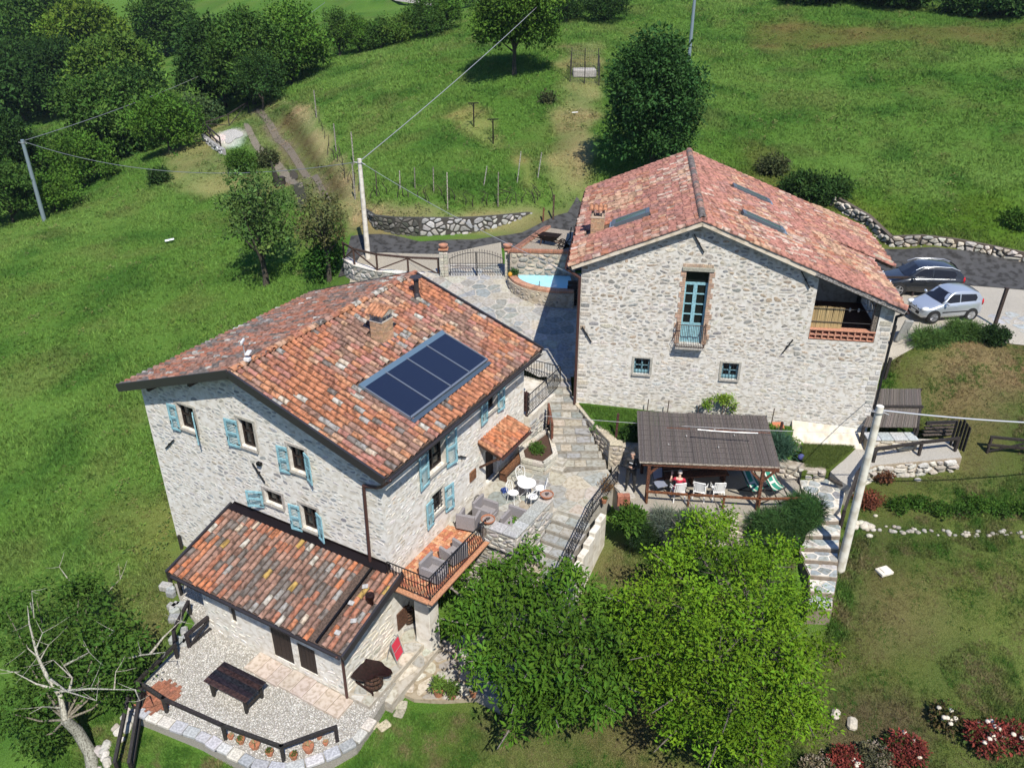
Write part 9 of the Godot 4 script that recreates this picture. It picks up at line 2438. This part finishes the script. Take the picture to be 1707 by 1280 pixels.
func trees() -> void:
	# the two trees in front of the terrace
	var lob := []
	for e in [[1170, 880, 0.9, 0.85], [1115, 945, 0.5, 1.0], [1225, 930, 0.9, 1.05], [1290, 930, 0.4, 0.95], [1060, 1010, 0.2, 1.1], [1150, 1020, 1.0, 1.25], [1245, 1010, 1.1, 1.25], [1330, 1010, 0.2, 1.05], [1100, 1090, 0.3, 1.2], [1190, 1100, 1.0, 1.35], [1290, 1090, 0.7, 1.25], [1355, 1090, -0.4, 0.85], [1130, 1160, 0.0, 1.1], [1220, 1180, 0.3, 1.2], [1310, 1170, 0.0, 1.15], [1200, 1230, -0.8, 0.85], [1270, 1235, -0.6, 0.9], [1340, 1190, -0.9, 0.8], [1130, 1215, -1.1, 0.7], [1150, 905, 0.5, 0.7], [1205, 870, 0.4, 0.6]]: lob.append(e)
	var base := on(8.35, -20.2)
	var lobes := []
	for e in lob:
		var q := aim(e[0], e[1], e[2])
		lobes.append([q - base, V(e[3], e[3] * 0.85, e[3]) * 0.95])
	big_tree("round_tree", "large bright yellow green tree in the middle of the lower lawn", base, lobes, 215.0, "near", 1.0, C(0.125, 0.235, 0.015), C(0.16, 0.14, 0.12), [[V(0, -0.3, 0), V(0.05, 0.6, 0.0), V(-0.05, 1.3, 0.05)]], 0.1)
	lob = [[870, 915, -0.2, 0.7], [835, 960, -0.3, 0.8], [770, 960, -0.5, 0.55], [800, 1000, -0.3, 0.8], [890, 990, 0.1, 0.95], [950, 970, 0.0, 0.85], [1000, 1010, -0.2, 0.8], [775, 1040, -0.6, 0.7], [850, 1050, 0.2, 1.0], [930, 1060, 0.4, 1.1], [1010, 1080, 0.0, 0.95], [810, 1100, -0.5, 0.8], [880, 1120, 0.1, 1.0], [960, 1140, 0.1, 1.0], [1030, 1140, -0.4, 0.8], [860, 1165, -0.8, 0.65], [920, 1180, -0.6, 0.75], [1000, 1170, -0.5, 0.7], [755, 950, -0.4, 0.4], [860, 880, 0.0, 0.35], [735, 965, -0.3, 0.3], [850, 1215, -1.4, 0.35], [1050, 1050, -0.3, 0.7]]
	base = on(0.9, -20.1)
	lobes = []
	for e in lob:
		var q := aim(e[0], e[1], e[2])
		lobes.append([q - base, V(e[3], e[3] * 0.7, e[3]) * 0.95])
	big_tree("cherry_tree", "dark green cherry tree with drooping leaves beside the balcony", base, lobes, 200.0, "cherry", 1.05, C(0.07, 0.15, 0.016), C(0.26, 0.23, 0.21), [[V(0, -0.3, 0), V(0.0, 0.7, 0.05), V(0.1, 1.4, 0.0)]], 0.06)
	# half bare walnut at the lower left
	lob = [[60, 1000, -1.6, 0.9], [130, 1000, -1.4, 1.0], [170, 1050, -1.2, 1.0], [100, 1070, -1.5, 1.1], [30, 1080, -2.0, 1.0], [200, 1100, -1.6, 0.9], [130, 1130, -2.0, 1.0], [60, 1150, -2.6, 1.0], [20, 1190, -3.0, 0.9], [190, 1150, -2.2, 0.7], [10, 1020, -2.4, 0.7], [60, 1230, -3.4, 0.8], [215, 1060, -1.6, 0.6], [150, 970, -1.6, 0.6]]
	base = on(-12.6, -15.8)
	lobes = []
	for e in lob:
		var q := aim(e[0], e[1], e[2])
		lobes.append([q - base, V(e[3], e[3] * 0.7, e[3])])
	var wt := thing("half_bare_tree", "tree at the lower left with a pale lichened trunk and bare dead branches", "tree", base)
	var tb := mb(C(0.3, 0.3, 0.25)); var tp := aim(108, 1200, -2.6) - base
	tb.tube([V(0.1, -0.5, 0.3), aim(150, 1255, -4.0) - base, aim(128, 1218, -3.2) - base, tp], 0.22, 0.15, 10); part(wt, "trunk", tb, M.bark)
	var bare := [[[108, 1200, -2.6], [100, 1160, -2.0], [78, 1128, -1.6], [62, 1095, -1.1], [48, 1040, -0.8], [45, 1010, -0.7]], [[78, 1128, -1.6], [110, 1152, -1.4], [160, 1168, -1.2]], [[88, 1148, -1.8], [60, 1140, -1.6], [22, 1120, -1.5]], [[100, 1152, -1.6], [150, 1148, -1.4], [225, 1150, -1.2]], [[62, 1095, -1.1], [45, 1080, -1.1], [40, 1085, -1.0]], [[66, 1100, -1.2], [80, 1075, -0.9]], [[60, 1080, -1.0], [70, 1055, -0.8]], [[105, 1110, -1.6], [148, 1087, -1.0]], [[200, 1100, -1.8], [235, 1092, -1.3], [275, 1087, -1.2]], [[250, 1090, -1.3], [272, 1062, -1.1], [300, 1035, -0.9]], [[115, 1150, -1.6], [120, 1130, -1.4], [88, 1100, -1.3]], [[170, 1070, -1.4], [190, 1052, -1.0]], [[180, 985, -1.5], [200, 965, -1.1]], [[120, 975, -1.5], [98, 945, -1.0]], [[50, 1005, -1.2], [56, 1030, -0.9], [52, 985, -0.9]], [[100, 1180, -2.2], [70, 1178, -2.0], [48, 1190, -1.9]], [[225, 1150, -1.2], [232, 1168, -1.2]], [[190, 1148, -1.3], [192, 1120, -1.0]]]
	for q in bare:
		var ps := []
		for e in q: ps.append(aim(e[0], e[1], e[2]) - base)
		var fine: bool = ps[0].distance_to(ps[-1]) < 1.0
		var bb := mb(vary(C(0.4, 0.39, 0.32), 0.12)); bb.tube(ps, 0.028 if fine else (0.1 if q.size() > 5 else 0.05), 0.008, 6)
		for k in 2 if fine else 4:
			var s: Vector3 = ps[R.randi_range(1, ps.size() - 1)]; var d := V(R.randfn(), R.randf() * 0.8, R.randfn()) * 0.22
			bb.tube([s, s + d, s + d * 1.9 + V(0, 0.05, 0)], 0.012, 0.004, 4)
		part(wt, "bare_branch", bb, M.bark)
	for l in lobes:
		var lb := mb(C(0.22, 0.2, 0.15)); lb.tube([tp, tp.lerp(l[0], 0.5) - V(0, 0.2, 0), l[0]], 0.05, 0.012, 5); part(wt, "limb", lb, M.bark)
	crown(wt, "crown", lobes, 120.0, "near", 1.25, C(0.06, 0.125, 0.02), 0.25, 0.06, 30.0)
	tree("forest_tree", "dark forest tree at the top left corner", on(-92.7, -161.5, -0.1), 14.9, 16.7, 1.8, C(0.035, 0.08, 0.019), "far", 1.85, 34, "", 13, 0.1)
	tree("forest_tree", "dark forest tree second along the top edge from the left", on(-81.2, -153.4, -0.1), 14.2, 15.8, 1.7, C(0.06, 0.125, 0.024), "far", 1.76, 34, "", 13, 0.1)
	tree("forest_tree", "yellow green forest tree near the top left", on(-70.8, -145.7, -0.1), 10.1, 13.6, 1.2, C(0.125, 0.205, 0.026), "far", 1.51, 34, "", 13, 0.1)
	tree("forest_tree", "dark forest tree below the top left corner", on(-69.0, -119.5, -0.1), 10.2, 12.7, 1.2, C(0.035, 0.08, 0.019), "far", 1.41, 34, "", 13, 0.1)
	tree("forest_tree", "dark forest tree left of the pale crowned one", on(-61.6, -117.3, -0.1), 9.3, 10.8, 1.1, C(0.035, 0.08, 0.019), "far", 1.20, 34, "", 13, 0.1)
	tree("forest_tree", "pale green broad tree in the middle of the left forest", on(-48.4, -106.5, -0.1), 10.0, 11.4, 1.2, C(0.095, 0.175, 0.03), "far", 1.26, 34, "", 13, 0.1)
	tree("forest_tree", "mid green tree in front of the pale broad one", on(-40.0, -84.1, -0.1), 7.7, 9.9, 0.9, C(0.06, 0.125, 0.024), "far", 1.10, 34, "", 13, 0.1)
	tree("forest_tree", "dark tree behind the white flowering bush", on(-38.2, -86.0, -0.1), 7.4, 8.1, 0.9, C(0.035, 0.08, 0.019), "far", 0.90, 34, "", 13, 0.1)
	tree("forest_tree", "leafy tree beside the farm track above the meadow edge", on(-31.1, -75.5, -0.1), 5.1, 6.1, 0.6, C(0.075, 0.16, 0.022), "far", 0.67, 34, "", 13, 0.1)
	tree("forest_tree", "tree at the left edge above the metal pole", on(-49.2, -79.1, -0.1), 8.7, 7.0, 1.0, C(0.035, 0.08, 0.019), "far", 0.78, 34, "", 13, 0.1)
	tree("forest_tree", "mid green tree between the metal pole and the forest", on(-45.8, -83.6, -0.1), 3.9, 7.7, 0.5, C(0.06, 0.125, 0.024), "far", 0.86, 34, "", 13, 0.1)
	tree("forest_tree", "low bright tree along the meadow edge right of the metal pole", on(-38.2, -73.0, -0.1), 4.3, 6.0, 0.5, C(0.075, 0.16, 0.022), "far", 0.66, 34, "", 13, 0.1)
	tree("forest_tree", "low dark tree at the left edge below the metal pole top", on(-40.7, -64.9, -0.1), 4.9, 6.4, 0.6, C(0.06, 0.125, 0.024), "far", 0.71, 34, "", 13, 0.1)
	tree("forest_tree", "bright low tree at the foot of the metal pole", on(-38.0, -66.7, -0.1), 3.1, 4.5, 0.4, C(0.075, 0.16, 0.022), "far", 0.55, 50, "", 13, 0.1)
	tree("forest_tree", "grey green tree at the top edge left of centre", on(-56.5, -143.2, -0.1), 8.8, 10.7, 1.1, C(0.06, 0.125, 0.024), "far", 1.19, 34, "", 13, 0.1)
	tree("forest_tree", "tall dark tree above the farm track bend", on(-32.2, -95.6, -0.1), 8.9, 8.7, 1.1, C(0.035, 0.08, 0.019), "far", 0.97, 34, "", 13, 0.1)
	tree("forest_tree", "big mid green tree above the farm track bend", on(-27.4, -90.7, -0.1), 9.3, 8.3, 1.1, C(0.06, 0.125, 0.024), "far", 0.92, 34, "", 13, 0.1)
	tree("forest_tree", "bright green tree behind the ridge of the meadow", on(-24.1, -95.0, -0.1), 7.4, 8.6, 0.9, C(0.075, 0.16, 0.022), "far", 0.96, 34, "", 13, 0.1)
	tree("forest_tree", "dark undergrowth tree where the farm track ends", on(-25.0, -85.5, -0.1), 5.1, 5.4, 0.6, C(0.035, 0.08, 0.019), "far", 0.60, 34, "", 13, 0.1)
	tree("slender_tree", "dark slender tree on the ridge, first from the left", on(-20.3, -103.2, -0.1), 5.5, 3.9, 0.3, C(0.06, 0.125, 0.024), "far", 0.55, 50, "", 13, 0.1)
	tree("slender_tree", "bright slender tree on the ridge, second from the left", on(-17.7, -101.8, -0.1), 4.0, 4.3, 0.3, C(0.075, 0.16, 0.022), "far", 0.55, 50, "", 13, 0.1)
	tree("slender_tree", "small dark tree on the ridge, third from the left", on(-14.9, -100.2, -0.1), 3.2, 3.3, 0.3, C(0.06, 0.125, 0.024), "far", 0.55, 50, "", 13, 0.1)
	tree("slender_tree", "pale bush like tree on the ridge in the middle", on(-12.4, -99.7, -0.1), 2.8, 4.1, 0.2, C(0.095, 0.175, 0.03), "far", 0.55, 50, "", 13, 0.1)
	tree("slender_tree", "dark tree on the ridge left of the lone meadow tree", on(-9.6, -99.9, -0.1), 4.0, 4.8, 0.3, C(0.06, 0.125, 0.024), "far", 0.55, 50, "", 13, 0.1)
	tree("slender_tree", "small tree on the ridge right beside the lone meadow tree", on(-7.5, -101.6, -0.1), 4.4, 4.1, 0.3, C(0.075, 0.16, 0.022), "far", 0.55, 50, "", 13, 0.1)
	tree("meadow_tree", "lone spreading tree standing on the meadow near the top", on(0.2, -74.6, -0.1), 7.8, 7.7, 2.2, C(0.075, 0.15, 0.02), "far", 0.75, 60, "", 12, 0.1)
	tree("meadow_tree", "dense round dark green tree behind the big house", on(9.1, -53.3, -0.1), 8.7, 6.5, 1.0, C(0.04, 0.1, 0.026), "dark", 0.60, 74, "", 20, 0.11)
	tree("forest_tree", "dark tree on the skyline right of the lone meadow tree", on(5.9, -96.2, -0.1), 3.4, 5.2, 0.4, C(0.035, 0.08, 0.019), "far", 0.57, 34, "", 13, 0.1)
	tree("forest_tree", "dark tree at the top edge left of the far metal pole", on(9.9, -95.2, -0.1), 3.0, 5.1, 0.4, C(0.035, 0.08, 0.019), "far", 0.56, 34, "", 13, 0.1)
	tree("forest_tree", "dark tree at the top edge above the right meadow", on(41.4, -99.1, -0.1), 3.1, 9.9, 0.4, C(0.035, 0.08, 0.019), "far", 1.10, 34, "", 13, 0.1)
	tree("forest_tree", "dark tree at the top right corner", on(50.0, -95.2, -0.1), 3.2, 10.2, 0.4, C(0.035, 0.08, 0.019), "far", 1.13, 34, "", 13, 0.1)
	tree("forest_tree", "dark tree at the top edge between the far pole and the right corner", on(33.7, -99.8, -0.1), 2.9, 8.6, 0.3, C(0.035, 0.08, 0.019), "far", 0.96, 34, "", 13, 0.1)
	tree("bushy_tree", "bushy green tree left of the white roadside pole", on(-14.9, -46.4, -0.1), 7.5, 4.6, 1.4, C(0.095, 0.165, 0.045), "far", 0.58, 34, "", 15, 0.16)
	tree("bushy_tree", "olive brown tree between the bushy tree and the roadside pole", on(-10.5, -44.1, -0.1), 5.4, 3.8, 1.6, C(0.125, 0.135, 0.05), "far", 0.50, 34, "", 13, 0.17)
	tree("bushy_tree", "bright shrub like tree at the foot of the olive brown tree", on(-10.7, -44.6, -0.1), 2.3, 2.1, 0.3, C(0.045, 0.12, 0.02), "far", 0.50, 80, "", 13, 0.1)
	tree("forest_tree", "white flowering bush at the edge of the farm track", on(-32.6, -87.2, -0.1), 3.3, 5.9, 0.4, C(0.07, 0.12, 0.045), "far", 0.66, 34, "", 13, 0.1)
	tree("forest_tree", "far dark tree on the slope at the top, left of the pale track", on(-68.2, -200.9, -0.1), 6.2, 9.4, 0.7, C(0.035, 0.08, 0.019), "far", 1.04, 34, "", 13, 0.1)
	tree("forest_tree", "far dark tree on the slope at the top, right of the pale track", on(-7.5, -125.9, -0.1), 4.5, 5.9, 0.5, C(0.035, 0.08, 0.019), "far", 0.66, 34, "", 13, 0.1)
func aim(u: float, v: float, y: float) -> Vector3:   # where the sight line of a crown's place meets the height y; used for laying out branches in plan
	var d := V((u - 853.5) / 1363.06, -(v - 640.0) / 1363.06, -1.0).rotated(Vector3.RIGHT, deg_to_rad(-28.254))
	return EYE + d * ((y - EYE.y) / d.y)
func people() -> void:
	standing_man(V(4.62, 0.06, -26.25), -0.18)
	seated_woman(V(6.38, 0.0, -25.7), PI - 0.2)
func grass() -> void:
	var tuft := mb()
	for i in 9:
		var a := R.randf() * TAU; var o := V(cos(a), 0, sin(a)) * R.randf() * 0.22
		var d := V(R.randfn() * 0.1, rr(0.16, 0.3), R.randfn() * 0.1)
		var x := V(cos(a + 1.6), 0, sin(a + 1.6)) * 0.02
		tuft.col = Color.WHITE * rr(0.8, 1.15)
		tuft.tri(o - x, o + x, o + d)
	var mesh := tuft.mesh(M.blade)
	var keep := []   # nothing grows on paving, road or under houses
	for q in [PackedVector2Array([Vector2(-0.6, 0.6), Vector2(9.9, 0.6), Vector2(9.9, -11.3), Vector2(-0.3, -11.3), Vector2(-3.2, -7.2), Vector2(-3.2, 0.6)])]:
		var w := PackedVector2Array()
		for p in q: var g := T1 * V(p.x, 0, p.y); w.append(Vector2(g.x, g.z))
		keep.append(w)
	var w2 := PackedVector2Array()
	for p in [Vector2(-0.3, 0.4), Vector2(12.4, 0.4), Vector2(12.4, -11.4), Vector2(-0.3, -11.4)]: var g := T2 * V(p.x, 0, p.y); w2.append(Vector2(g.x, g.z))
	keep.append(w2)
	keep.append(PackedVector2Array([Vector2(1.0, -27), Vector2(5, -24.2), Vector2(12.6, -24.2), Vector2(12.6, -31), Vector2(4.3, -42.3), Vector2(-6, -43), Vector2(-4, -30)]))
	keep.append(PackedVector2Array([Vector2(-4.5, -21), Vector2(0, -20), Vector2(2.8, -23), Vector2(5, -26), Vector2(2, -30), Vector2(-3, -25)]))
	keep.append(pv([-12.04, -18.01, -12.57, -19.31, -11.92, -20.76, -13.33, -24.27, -11.31, -23.77, -3.35, -22.05, -0.3, -22.35, -0.26, -18.53, -3.19, -18.53, -3.85, -19.06, -4.41, -17.76, -4.83, -16.9, -5.68, -16.35, -6.76, -15.95, -9.77, -17.2]))
	keep.append(pv([-10.24, -43.75, -10.4, -49.32, -8.88, -48.49, -5.55, -47.56, -2.31, -47.79, 0.61, -48.96, 3.54, -51.45, 5.38, -52.51, 4.57, -43.36, -0.42, -40.16, -3.41, -40.16, -9.15, -42.4]))
	keep.append(PackedVector2Array([Vector2(9, -45.2), Vector2(21.5, -45.4), Vector2(24.5, -44.1), Vector2(40, -41), Vector2(40, -32), Vector2(24, -33.9), Vector2(19.5, -34.2), Vector2(15.5, -33)]))
	keep.append(pv([11.43, -26.87, 14.95, -29.57, 19.16, -29.33, 18.27, -27.51, 14.24, -27.08, 12.17, -23.98, 10.92, -20.77, 10.05, -19.11, 9.11, -19.11, 10.21, -22.62]))
	var boxes := []
	for q in keep:
		var r := Rect2(q[0], Vector2.ZERO)
		for p in q: r = r.expand(p)
		boxes.append(r)
	var near := []; var nc := []; var far := []; var fc := []
	var tries := 0
	while near.size() + far.size() < 400000 and tries < 1000000:
		tries += 1
		var dist := 15.0 + 105.0 * pow(R.randf(), 1.35)
		var ang := rr(-0.64, 0.64)
		var x := tan(ang) * (dist + 3); var z := -dist
		if tries % 3 == 0: x = rr(-14, 26); z = rr(-34, -14); dist = -z
		var p := Vector2(x, z)
		var skip := false
		for k in keep.size():
			if boxes[k].has_point(p) and Geometry2D.is_point_in_polygon(p, keep[k]): skip = true; break
		if skip: continue
		var c := soil(x, z)
		var lush := c.g / maxf(0.01, c.r)
		if lush < 1.25 and R.randf() < 0.3: continue
		var lawn: bool = z > -34.0 and x > -4.0 or z > -20.0
		var s := (0.5 if lawn else 0.7) * rr(0.6, 1.3) * (1.0 if dist < 60 else 1.0 + (dist - 60) * 0.012)
		if lush < 1.25: s *= 0.6
		s *= 1.0 + 0.7 * patchy.get_noise_2d(x * 6.0, z * 6.0)
		var t := Transform3D(Basis(V(R.randfn() * 0.2, 1, R.randfn() * 0.2).normalized(), R.randf() * TAU).scaled(V(s * 1.3, s, s * 1.3)), V(x, ground(x, z) - 0.02, z))
		c = vary(c, 0.2, 0.08) * rr(0.95, 1.3)
		if lawn:
			var w3 := bumpy.get_noise_2d(x * 9.0, z * 9.0) + 0.6 * bumpy.get_noise_2d(x * 23.0 + 70, z * 23.0)
			c = c.lerp(vary(C(0.05, 0.13, 0.02), 0.2), clampf(w3 * 2.2, 0, 0.85)).lerp(vary(C(0.2, 0.165, 0.085), 0.2), clampf(-w3 * 2.0 - 0.15, 0, 0.8))
			near.append(t); nc.append(c)
		else: far.append(t); fc.append(c)
	for q in [[PackedVector2Array([Vector2(3.0, -30.6), Vector2(4.2, -28.4), Vector2(10.7, -28.0), Vector2(11.7, -29.3), Vector2(7, -30.1)]), 0], [pv([12.13, -28.92, 14.19, -28.6, 12.58, -27.01, 11.63, -27.01]), 1]]:
		var r := Rect2(q[0][0], Vector2.ZERO)
		for p in q[0]: r = r.expand(p)
		for i in 9000:
			var p := Vector2(rr(r.position.x, r.end.x), rr(r.position.y, r.end.y))
			if not Geometry2D.is_point_in_polygon(p, q[0]): continue
			near.append(Transform3D(Basis(Vector3.UP, R.randf() * TAU).scaled(Vector3.ONE * rr(0.25, 0.55)), V(p.x, bed_y(p.x, p.y) if q[1] == 0 else 0.52, p.y)))
			nc.append(vary(C(0.085, 0.17, 0.03) if q[1] == 0 else C(0.11, 0.15, 0.04), 0.35, 0.1))
	var weeds := []; var wc := []
	while weeds.size() < 9000:
		var dist := 18.0 + 100.0 * R.randf()
		var x := tan(rr(-0.64, 0.64)) * (dist + 3); var z := -dist
		if patchy.get_noise_2d(x * 3 + 60, z * 3) < rr(-0.2, 0.3): continue
		var skip := false
		for k in keep.size():
			if boxes[k].has_point(Vector2(x, z)) and Geometry2D.is_point_in_polygon(Vector2(x, z), keep[k]): skip = true; break
		if skip: continue
		var lawn: bool = z > -34.0 and x > -4.0 or z > -20.0
		var s := rr(0.4, 1.0) * (0.6 if lawn else 1.0 + dist * 0.008)
		weeds.append(Transform3D(Basis(Vector3.UP, R.randf() * TAU).scaled(V(s * 1.3, s * 0.8, s * 1.3)), V(x, ground(x, z) + 0.03 * s, z)))
		wc.append(vary(soil(x, z).lerp([C(0.05, 0.13, 0.02), C(0.14, 0.22, 0.04), C(0.2, 0.18, 0.08)][R.randi() % 3], 0.55), 0.25, 0.1))
	many(self, "meadow_weeds", clumps.bush, weeds, wc, "scattered weeds and taller tufts in the grass")
	many(self, "lawn_grass", mesh, near, nc, "short patchy grass of the lower lawns")
	many(self, "meadow_grass", mesh, far, fc, "long green grass of the meadows")
